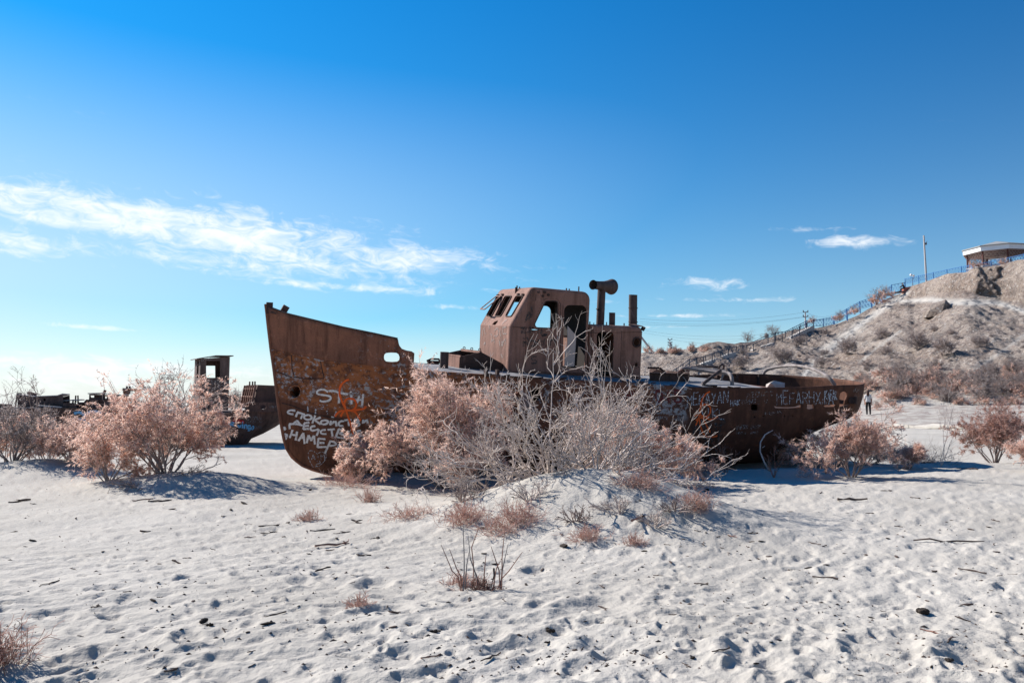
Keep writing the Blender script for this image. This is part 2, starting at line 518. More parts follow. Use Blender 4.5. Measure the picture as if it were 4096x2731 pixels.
class MB:
    """collects boxes, tubes and plates into ONE mesh object"""
    def __init__(self):
        self.v = []
        self.f = []

    def add(self, vs, fs):
        b = len(self.v)
        self.v += [tuple(p) for p in vs]
        self.f += [[i + b for i in f] for f in fs]
        return self

    def box(self, c, size, rot=None):
        c = Vector(c)
        vs = []
        for sx in (-.5, .5):
            for sy in (-.5, .5):
                for sz in (-.5, .5):
                    p = Vector((sx * size[0], sy * size[1], sz * size[2]))
                    if rot is not None:
                        p = rot @ p
                    vs.append(c + p)
        return self.add(vs, [(0, 1, 3, 2), (4, 6, 7, 5), (0, 4, 5, 1), (2, 3, 7, 6), (0, 2, 6, 4), (1, 5, 7, 3)])

    def tube(self, pts, r, n=8, cap=True):
        pts = [Vector(p) for p in pts]
        rs = r if isinstance(r, (list, tuple)) else [r] * len(pts)
        vs, fs = [], []
        prev = None
        for i, p in enumerate(pts):
            t = (pts[min(i + 1, len(pts) - 1)] - pts[max(i - 1, 0)]).normalized()
            if prev is None:
                a = t.orthogonal().normalized()
            else:
                a = (prev - t * prev.dot(t))
                a = a.normalized() if a.length > 1e-6 else t.orthogonal().normalized()
            prev = a
            b = t.cross(a)
            for k in range(n):
                an = 2 * math.pi * k / n
                vs.append(p + (a * math.cos(an) + b * math.sin(an)) * rs[i])
        for i in range(len(pts) - 1):
            for k in range(n):
                fs.append((i * n + k, i * n + (k + 1) % n, (i + 1) * n + (k + 1) % n, (i + 1) * n + k))
        if cap:
            fs.append(tuple(reversed(range(n))))
            fs.append(tuple(range((len(pts) - 1) * n, len(pts) * n)))
        return self.add(vs, fs)

    def bar(self, a, b, w, h=None):
        """rectangular bar from a to b"""
        a, b = Vector(a), Vector(b)
        t = (b - a)
        L = t.length
        rot = t.to_track_quat('X', 'Z').to_matrix()
        return self.box((a + b) / 2, (L, w, h or w), rot)

    def plate(self, outer, holes, th, org, ex, ey):
        """flat plate with holes: 2-D outline in the plane (org, ex, ey), thickness th along ex x ey (centred)"""
        org, ex, ey = Vector(org), Vector(ex), Vector(ey)
        nz = ex.cross(ey).normalized()
        loops = [list(outer)] + [list(h) for h in holes]
        flat = [p for lp in loops for p in lp]
        tris = tessellate_polygon([[Vector((p[0], p[1], 0)) for p in lp] for lp in loops])
        n = len(flat)
        P = [org + ex * p[0] + ey * p[1] for p in flat]
        vs = [p + nz * th / 2 for p in P] + [p - nz * th / 2 for p in P]
        fs = []
        for t in tris:
            a, b, c = t
            ar = (flat[b][0] - flat[a][0]) * (flat[c][1] - flat[a][1]) - (flat[c][0] - flat[a][0]) * (flat[b][1] - flat[a][1])
            if abs(ar) < 1e-9:
                continue
            if ar < 0:
                a, c = c, a
            fs.append((a, b, c))
            fs.append((c + n, b + n, a + n))
        o = 0
        for lp in loops:
            m = len(lp)
            for i in range(m):
                j = (i + 1) % m
                fs.append((o + i, o + j, o + j + n, o + i + n))
            o += m
        return self.add(vs, fs)

    def build(self, name, mat, parent=None, smooth=False, recalc=False):
        o = mesh_np(name, self.v, self.f, mat, parent, smooth)
        if recalc:
            bm = bmesh.new()
            bm.from_mesh(o.data)
            bmesh.ops.recalc_face_normals(bm, faces=bm.faces)
            bm.to_mesh(o.data)
            bm.free()
        return o


def round_poly(pts, r, seg=4):
    """round the corners of a 2-D polygon; r scalar or per-corner list"""
    n = len(pts)
    out = []
    for i in range(n):
        p = Vector(pts[i][:2]).to_2d() if False else Vector((pts[i][0], pts[i][1]))
        a = Vector((pts[i - 1][0], pts[i - 1][1]))
        b = Vector((pts[(i + 1) % n][0], pts[(i + 1) % n][1]))
        rr = r[i] if isinstance(r, (list, tuple)) else r
        if rr <= 0:
            out.append((p.x, p.y))
            continue
        da, db = (a - p), (b - p)
        la, lb = da.length, db.length
        da.normalize()
        db.normalize()
        ang = math.acos(max(-1, min(1, da.dot(db))))
        d = min(rr / math.tan(ang / 2), la * 0.48, lb * 0.48)
        r2 = d * math.tan(ang / 2)
        c = p + (da + db).normalized() * (r2 / math.sin(ang / 2))
        p0, p1 = p + da * d, p + db * d
        a0 = math.atan2(p0.y - c.y, p0.x - c.x)
        a1 = math.atan2(p1.y - c.y, p1.x - c.x)
        dl = (a1 - a0 + math.pi) % (2 * math.pi) - math.pi
        for k in range(seg + 1):
            t = a0 + dl * k / seg
            out.append((c.x + r2 * math.cos(t), c.y + r2 * math.sin(t)))
    return out


def circle2(cx, cy, r, n=16):
    return [(cx + r * math.cos(2 * math.pi * k / n), cy + r * math.sin(2 * math.pi * k / n)) for k in range(n)]


# ------------------------------------------------------------------ numpy noise
_tab = np.random.default_rng(11).random((256, 256))


def vnoise(x, y):
    xi = np.floor(x).astype(int)
    yi = np.floor(y).astype(int)
    fx = x - xi
    fy = y - yi
    fx = fx * fx * fx * (fx * (fx * 6 - 15) + 10)
    fy = fy * fy * fy * (fy * (fy * 6 - 15) + 10)
    a = _tab[xi & 255, yi & 255]
    b = _tab[(xi + 1) & 255, yi & 255]
    c = _tab[xi & 255, (yi + 1) & 255]
    d = _tab[(xi + 1) & 255, (yi + 1) & 255]
    return (a + (b - a) * fx) * (1 - fy) + (c + (d - c) * fx) * fy


def fbm(x, y, oct=4, gain=0.5):
    s = 0.0
    a = 1.0
    t = 0.0
    for k in range(oct):
        s = s + a * (vnoise(x * 2 ** k + 17.3 * k, y * 2 ** k + 9.1 * k) - 0.5)
        t += a
        a *= gain
    return s / t


def sstep(a, b, x):
    t = np.clip((x - a) / (b - a), 0, 1)
    return t * t * (3 - 2 * t)

# ------------------------------------------------------------------ terrain
SHIP_TH, SHIP_RO = R(24), R(6)
_p = at(1120, 1691, 17.0)
SHIP_O = Vector((_p.x, _p.y, 0.0))
_u = Vector((math.cos(SHIP_TH), math.sin(SHIP_TH), 0))
_t0 = Vector((math.sin(SHIP_TH), -math.cos(SHIP_TH), 0))


def gauss(x, y, cx, cy, sx, sy, rot=0.0):
    c, s = math.cos(rot), math.sin(rot)
    dx, dy = x - cx, y - cy
    u = (dx * c + dy * s) / sx
    v = (-dx * s + dy * c) / sy
    return np.exp(-u * u - v * v)


def G(x, y):
    """smooth ground height"""
    x = np.asarray(x, dtype=float)
    y = np.asarray(y, dtype=float)
    r = np.hypot(x, y)
    near = 1 - sstep(30, 60, r)
    z = 0.10 + 0.10 * near * fbm(x * 0.22 + 3, y * 0.22 + 8, 3) * 2
    z = z + 0.58 * gauss(x, y, 0.75, 10.8, 1.55, 1.35) + 0.34 * gauss(x, y, 1.75, 9.75, 1.25, 1.0)     # mound under the dead shrub
    z = z + 0.26 * gauss(x, y, -5.9, 14.3, 1.7, 1.1) + 0.14 * gauss(x, y, -4.9, 13.6, 1.0, .7)         # left shrub mound
    z = z + 0.35 * gauss(x, y, -9.6, 16.6, 1.8, 1.6)
    z = z + 0.16 * gauss(x, y, 4.8, 18.0, 3.0, 1.0, R(20)) + 0.12 * gauss(x, y, 9.5, 20.6, 3.0, .9, R(20))
    # scour along the near side of the hull
    s = (x - SHIP_O.x) * _u.x + (y - SHIP_O.y) * _u.y
    t = (x - SHIP_O.x) * _t0.x + (y - SHIP_O.y) * _t0.y
    z = z - 0.22 * np.exp(-((t - 2.0) / 1.1) ** 2) * sstep(1.5, 4.0, s) * (1 - sstep(14.5, 17.5, s))
    z = z - 0.30 * gauss(x, y, 12.2, 23.6, 2.2, 1.6)
    a = x / np.maximum(y, 1e-3)
    z = z + 1.45 * sstep(53, 74, r) * sstep(0.05, 0.35, a) * (y > 0)
    z = z + 0.30 * sstep(23, 30, y) * sstep(0.42, 0.5, a) * (y > 0)
    return z


def gz(x, y):
    return float(G(np.array([x]), np.array([y]))[0])


def ground_at(px, py):
    """where the view ray through a photograph pixel meets the ground"""
    d = pix_ray(px, py)
    lo, hi = 2.0, 2.0
    f = lambda k: EYE.z + d.z * k - gz(d.x * k, d.y * k)
    while hi < 300 and f(hi) > 0:
        lo = hi
        hi *= 1.03
    for _ in range(24):
        m = (lo + hi) / 2
        if f(m) > 0:
            lo = m
        else:
            hi = m
    return Vector((d.x * hi, d.y * hi, gz(d.x * hi, d.y * hi)))


def build_ground():
    rng = np.random.default_rng(5)
    half = R(50)
    NC, NR = 1040, 500
    ang = np.linspace(-half, half, NC)
    inv = np.linspace(1 / 2.9, 1 / 62.0, NR)
    rr = np.concatenate([1 / inv, np.geomspace(64, 6000, 46)])
    A, Rr = np.meshgrid(ang, rr)
    X = Rr * np.sin(A)
    Y = Rr * np.cos(A)
    Z = G(X, Y)
    near = 1 - sstep(16, 42, Rr)
    # wind-worked and trampled surface
    c, s = math.cos(R(52)), math.sin(R(52))
    U, V = X * c + Y * s, -X * s + Y * c
    wx = fbm(X * 0.9, Y * 0.9, 3) * 1.2
    rid = 1 - np.abs(fbm(U * 0.95 + wx, V * 2.5 + wx, 3, 0.5)) * 2.6
    patch = sstep(-0.14, 0.2, fbm(X * 0.3 + 5, Y * 0.3 + 2, 3))
    right = sstep(-2.5, 2.0, X + (8 - Y) * 0.35)
    det = 0.07 * rid * (0.35 + 0.65 * patch) * (0.28 + 0.62 * (0.45 + 0.55 * right) * (1 - sstep(5.5, 10.5, Y)))
    rip = np.sin(2 * math.pi * (V * 3.0 + 0.8 * fbm(X * 1.1, Y * 1.1, 3) * 3)) * 0.5 + 0.5
    det = det + 0.013 * rip * (0.35 + 0.65 * (1 - patch))
    det = det + 0.026 * fbm(X * 2.6, Y * 2.6, 4, 0.6) + 0.020 * fbm(U * 5, V * 13, 3, 0.6)
    Z = Z + det * near
    # rough sand further away
    Z = Z + (0.07 * fbm(X * 0.9, Y * 0.9, 4, 0.6)) * sstep(14, 24, Rr) * (1 - sstep(60, 200, Rr))

    def splat(x, y, rad, dep, elong, rot, rim=0.35):
        pw = rng.uniform(1.2, 3.2)
        r0 = math.hypot(x, y)
        a0 = math.atan2(x, y)
        if not (3.0 < r0 < 40) or abs(a0) > half:
            return
        w = rad * elong * 2.4
        j0, j1 = np.searchsorted(ang, [a0 - w / r0, a0 + w / r0])
        i0, i1 = np.searchsorted(rr, [r0 - w, r0 + w])
        if j1 - j0 < 2 or i1 - i0 < 2:
            return
        sx = X[i0:i1, j0:j1] - x
        sy = Y[i0:i1, j0:j1] - y
        cc, ss = math.cos(rot), math.sin(rot)
        u = (sx * cc + sy * ss) / (rad * elong)
        v = (-sx * ss + sy * cc) / rad
        d2 = u * u + v * v
        Z[i0:i1, j0:j1] += -dep * np.exp(-(d2 ** pw)) + dep * rim * np.exp(-((np.sqrt(d2) - 1.45) / 0.45) ** 2) * (0.6 + 0.4 * v)

    # tracks: strings of prints crossing the sand
    for k in range(46):
        x, y = rng.uniform(-9, 9), rng.uniform(3.6, 17)
        h = rng.uniform(0, 2 * math.pi)
        big = rng.random() < 0.5
        for i in range(rng.integers(6, 26)):
            st = 0.36 if big else 0.22
            x += math.cos(h) * st * rng.uniform(.8, 1.2)
            y += math.sin(h) * st * rng.uniform(.8, 1.2)
            h += rng.normal(0, .09)
            off = (0.09 if big else 0.05) * (1 if i % 2 else -1)
            splat(x - math.sin(h) * off, y + math.cos(h) * off, rng.uniform(.045, .07) if big else rng.uniform(.026, .042),
                  rng.uniform(.012, .028) if big else rng.uniform(.009, .02), 1.9 if big else 1.25, h, 0.4)
    for k in range(4200):
        y = 3.6 + 22 * rng.random() ** 1.5
        x = rng.uniform(-.75, .75) * y
        splat(x, y, rng.uniform(.018, .065), rng.uniform(.005, .020), rng.uniform(1, 2.4), rng.uniform(0, math.pi), rng.uniform(.1, .5))
    for (px, py, rad, dep) in [(2140, 2300, .11, .09), (1500, 2350, .16, .08), (1220, 2340, .12, .06), (2390, 2440, .16, .08),
                               (2080, 2600, .15, .09), (2330, 2515, .13, .07), (1600, 2640, .13, .07), (3030, 2640, .17, .09),
                               (2760, 2560, .15, .07), (3560, 2420, .16, .06), (3900, 2650, .18, .08), (750, 2560, .1, .06),
                               (310, 2640, .12, .07), (3480, 2300, .12, .05), (2420, 2600, .12, .06), (1950, 2560, .12, .06)]:
        g = ground_at(px, py)
        splat(g.x, g.y, rad * .85, dep * .48, 1.6, rng.uniform(0, 3), 0.45)
    n = len(rr)
    idx = np.arange(n * NC).reshape(n, NC)
    F4 = np.stack([idx[:-1, :-1], idx[1:, :-1], idx[1:, 1:], idx[:-1, 1:]], -1).reshape(-1, 4)[:, ::-1]
    V3 = np.stack([X, Y, Z], -1).reshape(-1, 3)
    # coarse sheet round and under it, so the plain goes on in every direction
    rc = np.concatenate([[0.5], np.geomspace(1.5, 6000, 40)])
    ac = np.linspace(0, 2 * math.pi, 97)[:-1]
    Ac, Rc = np.meshgrid(ac, rc)
    Xc, Yc = Rc * np.sin(Ac), Rc * np.cos(Ac)
    inside = (np.abs((Ac + math.pi) % (2 * math.pi) - math.pi) < half + 0.08)
    Zc = np.where(inside, np.where(Rc < 2.6, 0.02, -0.9), 0.06 + 0.05 * fbm(Xc * .2, Yc * .2, 3))
    b = len(V3)
    ic = np.arange(len(rc) * 96).reshape(len(rc), 96) + b
    jc = np.roll(ic, -1, axis=1)
    F4c = np.stack([ic[:-1], jc[:-1], jc[1:], ic[1:]], -1).reshape(-1, 4)[:, ::-1]
    V3 = np.concatenate([V3, np.stack([Xc, Yc, Zc], -1).reshape(-1, 3)])
    o = mesh_np('sand_ground', V3, np.concatenate([F4, F4c]), SAND, None, True)
    tag(o, 'pale grey trampled sand of the dry sea bed', 'sand', kind='structure')
    return o


def project(P):
    P = np.asarray(P, dtype=float)
    c, s = math.cos(PITCH), math.sin(PITCH)
    dx, dy, dz = P[..., 0], P[..., 1], P[..., 2] - EYE.z
    dep = dy * c + dz * s
    up = -dy * s + dz * c
    return CX + F * dx / dep, CY - F * up / dep


def seg_dist(px, py, poly):
    best = np.full(px.shape, 1e9)
    for (x0, y0), (x1, y1) in zip(poly[:-1], poly[1:]):
        dx, dy = x1 - x0, y1 - y0
        t = np.clip(((px - x0) * dx + (py - y0) * dy) / (dx * dx + dy * dy), 0, 1)
        best = np.minimum(best, np.hypot(px - x0 - t * dx, py - y0 - t * dy))
    return best


CREST = [(2050, 1700), (2200, 1615), (2330, 1520), (2450, 1440), (2575, 1410), (2700, 1402), (2760, 1396), (2798, 1387), (2835, 1371), (2870, 1367),
         (2904, 1372), (2940, 1376), (2963, 1370), (2989, 1371), (3050, 1358), (3095, 1346), (3180, 1318), (3265, 1312), (3350, 1296), (3435, 1260),
         (3500, 1222), (3577, 1182), (3605, 1172), (3640, 1146), (3699, 1128), (3787, 1095), (3850, 1091), (3866, 1088), (3892, 1072), (3998, 1061),
         (4068, 1040), (4096, 1037), (4300, 1010), (4700, 990), (5200, 985)]
CLIFF = [(2050, 2000), (3555, 1196), (3600, 1180), (3625, 1180), (3650, 1190), (3787, 1168), (3857, 1160), (3945, 1192), (4096, 1226), (4300, 1240), (5200, 1240)]
CREST_Y = [(2050, 112), (2900, 106), (3100, 110), (3500, 119), (3600, 120), (3640, 117.6), (3699, 113.5), (3787, 107), (3857, 104), (3892, 101.7), (3998, 99.7), (4096, 95.6), (4300, 91), (5200, 86)]
FOOT_Y = [(2050, 72), (2600, 66), (3000, 64), (3500, 62), (4096, 58), (5200, 54)]


def build_hill():
    px = np.linspace(2050, 5150, 520)
    cy = np.interp(px, *zip(*CREST))
    cl = np.interp(px, *zip(*CLIFF))
    cl = np.where(px < 3558, cy + 1, cl)
    cY = np.interp(px, *zip(*CREST_Y))
    fY = np.interp(px, *zip(*FOOT_Y))
    crest = np.array([at(a, b, c) for a, b, c in zip(px, cy, cY)])
    clb = np.array([at(a, b, c - 2.2) for a, b, c in zip(px, cl, cY)])
    ta = crest[:, 0] / crest[:, 1]
    foot = np.stack([ta * fY, fY, np.zeros_like(fY)], -1)
    foot[:, 2] = G(foot[:, 0], foot[:, 1]) - 0.15
    rows = []
    NS, NCF, NB = 250, 46, 22
    bulge = 0.30 * np.interp(px, [2600, 3300, 3800, 4096], [0.1, .5, 1.0, 1.0])
    for i in range(NS):
        q = i / (NS - 1)
        p = q * (0.72 + 0.28 * q) * (1 - bulge) + bulge * (q ** 0.8)
        row = foot + (clb - foot) * q
        row[:, 2] = foot[:, 2] + (clb[:, 2] - foot[:, 2]) * p
        rows.append(row)
    for i in range(1, NCF + 1):
        q = i / NCF
        row = clb + (crest - clb) * np.array([1, 1, 1.0])[None, :] * 0
        w = q ** 1.6 if True else q
        row = clb + (crest - clb) * np.array([w, w, 1 - (1 - q) ** 1.15])[None, :]
        rows.append(row)
    for i in range(1, NB + 1):
        q = i / NB
        back = crest.copy()
        k = 1 + q * 0.9
        back[:, 0] *= k
        back[:, 1] *= k
        back[:, 2] = crest[:, 2] - 0.05 - q * 1.2 + 0.0
        rows.append(back)
    P = np.array(rows)
    X, Y, Z = P[..., 0].copy(), P[..., 1].copy(), P[..., 2].copy()
    i = np.arange(len(rows))[:, None]
    slope = sstep(4, 40, i) * (1 - sstep(NS - 12, NS + 2, i))
    cliff = sstep(NS - 6, NS + 6, i) * (1 - sstep(NS + NCF - 6, NS + NCF, i)) * np.interp(px, [3590, 3660], [0, 1])[None, :]
    topf = 1 - sstep(NS + NCF - 8, NS + NCF, i)
    n = fbm(X * .16, Y * .10, 5, 0.55) * 1.7
    gull = -np.abs(fbm(X * .30 + 3, Y * .07, 4, 0.55)) * 1.8
    Z += (n + gull + fbm(X * .9, Y * .9, 4, 0.7) * 0.8 + 0.25) * slope * 0.85
    # eroded, fluted cliff under the rim
    col = fbm(X * .55, Z * .10, 4, 0.6) * 3.0 + fbm(X * 1.6 + 4, Z * .55, 4, .6) * 1.4 + fbm(X * 3.2, Z * 3.2, 3) * 0.7
    Y += col * cliff - np.abs(fbm(X * .23 + 9, Z * .03, 2)) * 3.5 * cliff
    Z += fbm(X * .8, Y * .8, 3) * 0.5 * topf * np.interp(px, [3590, 3660], [0.3, 1])[None, :] * sstep(NS, NS + 6, i)
    P = np.stack([X, Y, Z], -1)
    nr, nc = P.shape[:2]
    idx = np.arange(nr * nc).reshape(nr, nc)
    F4 = np.stack([idx[:-1, :-1], idx[:-1, 1:], idx[1:, 1:], idx[1:, :-1]], -1).reshape(-1, 4)
    V3 = P.reshape(-1, 3)
    o = mesh_np('hill', V3, F4, HILL, None, True)
    qx, qy = project(V3)
    wob = 6 * fbm(V3[:, 0] * .5, V3[:, 1] * .5, 3)
    tr = np.zeros(len(V3))
    for poly, w, k in [([(3200, 1520), (3249, 1461), (3298, 1419), (3344, 1376), (3461, 1282), (3541, 1226), (3601, 1188), (3626, 1172)], 13, 1.0),
                       ([(3300, 1400), (3366, 1352), (3440, 1300)], 22, .7),
                       ([(3601, 1207), (3664, 1202), (3734, 1199), (3822, 1212), (3997, 1212), (4050, 1230), (4096, 1246), (4200, 1290)], 10, 1.0),
                       ([(3780, 1205), (3900, 1206), (3990, 1207)], 12, .8),
                       ([(3600, 1325), (3500, 1396), (3440, 1450)], 5, .6),
                       ([(4096, 1340), (4000, 1410), (3900, 1480)], 8, .5),
                       ([(3250, 1500), (3180, 1560)], 40, .5), ([(3000, 1500), (3150, 1450)], 30, .4)]:
        d = seg_dist(qx, qy, poly) + wob
        tr = np.maximum(tr, k * np.exp(-(np.maximum(d, 0) / w) ** 2))
    # pale sandy skirt at the foot
    rowi = np.repeat(np.arange(nr), nc)
    tr = np.maximum(tr, 0.9 * (1 - sstep(6, 34, rowi)))
    att = o.data.attributes.new('trod', 'FLOAT', 'POINT')
    att.data.foreach_set('value', tr.astype(np.float32))
    tag(o, 'eroded clay hill with a trodden path and cliff rim', 'hill', kind='structure')
    tris = np.concatenate([F4[:, [0, 1, 2]], F4[:, [0, 2, 3]]])
    bvh = BVHTree.FromPolygons([Vector(v) for v in V3.tolist()], tris.tolist())
    return o, bvh


ground = build_ground()
hill, HILL_BVH = build_hill()


def hill_at(px, py, Y=110.0):
    """point of the hill seen through a photograph pixel (falls back to depth Y above the skyline)"""
    h = HILL_BVH.ray_cast(EYE, pix_ray(px, py).normalized())
    if h[0] is not None:
        g = ground_at(px, py)
        if g.y < h[0].y - 1 and g.y < 120:
            return g
        return h[0]
    return at(px, py, Y)

# ------------------------------------------------------------------ frames of the wrecks


class Frame:
    """s runs bow to stern, t towards the camera, z up; listed by ro about s"""
    def __init__(self, o, th, ro=0.0):
        k = Vector((0, 0, 1))
        t0 = Vector((math.sin(th), -math.cos(th), 0))
        self.o = Vector(o)
        self.u = Vector((math.cos(th), math.sin(th), 0))
        self.t = t0 * math.cos(ro) - k * math.sin(ro)
        self.z = k * math.cos(ro) + t0 * math.sin(ro)
        # right-handed local axes for Blender: X = s, Y = -t, Z = z
        self.m = Matrix(((self.u.x, -self.t.x, self.z.x, self.o.x), (self.u.y, -self.t.y, self.z.y, self.o.y),
                         (self.u.z, -self.t.z, self.z.z, self.o.z), (0, 0, 0, 1)))

    def hit(self, px, py, axis, val):
        e = EYE - self.o
        d = pix_ray(px, py)
        o = (e.dot(self.u), e.dot(self.t), e.dot(self.z))
        k = (d.dot(self.u), d.dot(self.t), d.dot(self.z))
        f = (val - o[axis]) / k[axis]
        return tuple(o[i] + f * k[i] for i in range(3))

    def root(self, name):
        o = empty(name)
        o.matrix_world = self.m
        return o


def L(s, t, z):
    """local (s,t,z) -> Blender local coordinates"""
    return Vector((s, -t, z))


SH = Frame(SHIP_O, SHIP_TH, SHIP_RO)
ship = SH.root('tugboat_wreck')
tag(ship, 'large rusty tugboat wreck with pointed bow, wheelhouse and painted graffiti', 'boat')

STEM = [(1061, 1214), (1066, 1255), (1071, 1303), (1082, 1395), (1094, 1477), (1107, 1584), (1122, 1691), (1133, 1752), (1145, 1793), (1168, 1829),
        (1204, 1859), (1255, 1880), (1319, 1897), (1420, 1915)]
_st = sorted([(SH.hit(x, y, 1, 0)[2], SH.hit(x, y, 1, 0)[0]) for x, y in STEM])
_stz = [a for a, b in _st]
_sts = [b for a, b in _st]
KEEL = _stz[0]
BEAM, SEND = 2.15, 15.62


def s_stem(z):
    return float(np.interp(z, _stz, _sts))


def s_end(z):
    return float(np.interp(z, [0, .8, 1.0, 1.2, 1.42, 1.58, 5], [14.35, 14.45, 14.65, 15.0, 15.4, 15.58, SEND]))


_zs = None


def zsheer(s):
    return 2.4 if _zs is None else float(np.interp(s, _zs[0], _zs[1]))


def hb(s, z):
    """half breadth of the hull at station s, height z"""
    v = max(0.0, min(1.0, (z - KEEL) / (zsheer(s) - KEEL)))
    d = max(0.0, s - s_stem(z))
    Le = 5.6 + 2.2 * (1 - v)
    e = 1 - (1 - min(d / Le, 1)) ** 2.1
    de = max(0.0, s_end(z) - s)
    Lx = 1.9 + 5.0 * max(0.0, (.60 - v) / .60)
    q = min(de / Lx, 1)
    x = (1 - (1 - q) ** 2.2) ** 0.62
    p = np.interp(s, [0, 2, 6, 11, 13.5, 15], [1.5, 1.9, 4.6, 4.2, 2.2, 1.7])
    m = (1 - (1 - v) ** p) ** 0.72
    return BEAM * e * x * m


def on_hull(px, py, extra=0.0):
    t = 1.6
    for _ in range(14):
        s, _t, z = SH.hit(px, py, 1, t)
        t = 0.5 * t + 0.5 * (hb(s, z) + extra)
    return s, t, z


SHEER = [(1087, 1395), (1194, 1415), (1286, 1436), (1367, 1446), (1490, 1459), (1650, 1474), (1730, 1484), (1849, 1492), (1951, 1498), (2040, 1505),
         (2168, 1513), (2400, 1523), (2577, 1533), (2734, 1546), (2925, 1550), (3070, 1550), (3197, 1549), (3308, 1543), (3380, 1540)]
for _it in range(3):
    pts = [on_hull(*p) for p in SHEER]
    pts.sort()
    ss = [p[0] for p in pts] + [SEND]
    zz = [p[2] for p in pts] + [pts[-1][2] + 0.03]
    _zs = (ss, zz)


def evaluated(ob):
    dg = bpy.context.evaluated_depsgraph_get()
    return bpy.data.meshes.new_from_object(ob.evaluated_get(dg))


def shell_with_cuts(name, V3, F4, mat, parent, th, prisms):
    """thicken a sheet and cut openings through it"""
    o = mesh_np(name, V3, F4, mat)
    bm = bmesh.new()
    bm.from_mesh(o.data)
    bmesh.ops.remove_doubles(bm, verts=bm.verts, dist=0.0008)
    bmesh.ops.recalc_face_normals(bm, faces=bm.faces)
    bm.to_mesh(o.data)
    bm.free()
    md = o.modifiers.new('th', 'SOLIDIFY')
    md.thickness = th
    md.offset = -1
    cut = None
    if prisms:
        mb = MB()
        for poly, t0, t1 in prisms:
            n = len(poly)
            vs = [L(p[0], t0, p[1]) for p in poly] + [L(p[0], t1, p[1]) for p in poly]
            mb.add(vs, [tuple(range(n)), tuple(range(2 * n - 1, n - 1, -1))] + [(i, i + n, (i + 1) % n + n, (i + 1) % n) for i in range(n)])
        cut = mb.build('cutter', None, None, recalc=True)
        bo = o.modifiers.new('cut', 'BOOLEAN')
        bo.operation = 'DIFFERENCE'
        bo.solver = 'EXACT'
        bo.object = cut
    me = evaluated(o)
    o.modifiers.clear()
    old = o.data
    o.data = me
    me.name = name
    bpy.data.meshes.remove(old)
    if cut is not None:
        bpy.data.objects.remove(cut, do_unlink=True)
    o.parent = parent
    return o


def px_poly(pts, t=None):
    out = []
    for p in pts:
        h = on_hull(*p) if t is None else SH.hit(p[0], p[1], 1, t)
        out.append((h[0], h[2]))
    return out


def build_hull():
    W, VN = 150, 30
    ws = np.concatenate([np.linspace(0, .25, 50), np.linspace(.25, .85, 60)[1:], np.linspace(.85, 1, 42)[1:]])
    W = len(ws)
    vs = np.linspace(0, 1, VN)
    P = np.zeros((2, VN, W, 3))
    for j, w in enumerate(ws):
        st = s_stem(2.4) + w * (SEND - s_stem(2.4))
        zt = zsheer(st)
        for i, v in enumerate(vs):
            z = KEEL + v * (zt - KEEL)
            a, b = s_stem(z), s_end(z)
            s = a + w * (b - a)
            t = hb(s, z)
            # plates sag a little between the frames
            t += (0.012 * math.sin(s * 9.0) * math.sin(v * 7 + s) + 0.02 * (float(vnoise(np.array([s * 1.3]), np.array([z * 1.7]))[0]) - .5)) * min(1, t)
            P[0, i, j] = L(s, t, z)
            P[1, i, j] = L(s, -t, z)
    idx = np.arange(2 * VN * W).reshape(2, VN, W)
    fs = []
    for k in (0, 1):
        q = np.stack([idx[k, :-1, :-1], idx[k, :-1, 1:], idx[k, 1:, 1:], idx[k, 1:, :-1]], -1).reshape(-1, 4)
        fs.append(q if k == 0 else q[:, ::-1])
    holes = []
    z3 = lambda x, y: (2500 + x / 2.352, 1350 + y / 2.352)
    for poly in [[(1186, 632), (1205, 628), (1240, 630), (1246, 660), (1243, 684), (1186, 680)],
                 [(1402, 638), (1440, 652), (1520, 655), (1600, 650), (1655, 628), (1650, 655), (1560, 664), (1420, 664)],
                 [(1712, 622), (1768, 622), (1776, 668), (1740, 674), (1708, 668)],
                 [(1870, 640), (1900, 632), (1985, 628), (1960, 650), (1880, 652)],
                 [(2016, 560), (2022, 525), (2045, 508), (2075, 506), (2091, 518), (2092, 545), (2080, 575), (2070, 590), (2060, 640), (2016, 650)]]:
        holes.append((px_poly([z3(*p) for p in poly]), 0.4, 3.2))
    for (x, y, r) in [(1213, 748, 8), (1575, 741, 6), (1300, 738, 7), (1500, 738, 7)]:
        p = on_hull(*z3(x, y))
        holes.append((circle2(p[0], p[2], r / 2.352 / 150, 10), 1.0, 3.0))
    # hawse hole and midship portholes
    p = on_hull(1181, 1566)
    HAWSE.append(p)
    holes.append(([(p[0] + .095 * math.cos(k * math.pi / 9), p[2] + .125 * math.sin(k * math.pi / 9)) for k in range(18)], 0.02, 1.5))
    for x, y, r in [(2142, 1580, .13), (1968, 1568, .13), (1800, 1580, .06), (1812, 1600, .05)]:
        p = on_hull(x, y)
        holes.append((circle2(p[0], p[2], r, 14), 0.8, 3.2))
    return shell_with_cuts('hull', P.reshape(-1, 3), np.concatenate(fs), M_HULL, ship, 0.035, holes)


HAWSE = []
hull = build_hull()

# forward bulwark
BW = [(1061, 1214), (1084, 1214), (1087, 1234), (1153, 1258), (1260, 1284), (1372, 1311), (1495, 1336), (1590, 1357), (1593, 1380), (1605, 1395),
      (1625, 1402), (1645, 1405), (1657, 1413)]


def on_bulw(px, py):
    return on_hull(px, py, 0.02)


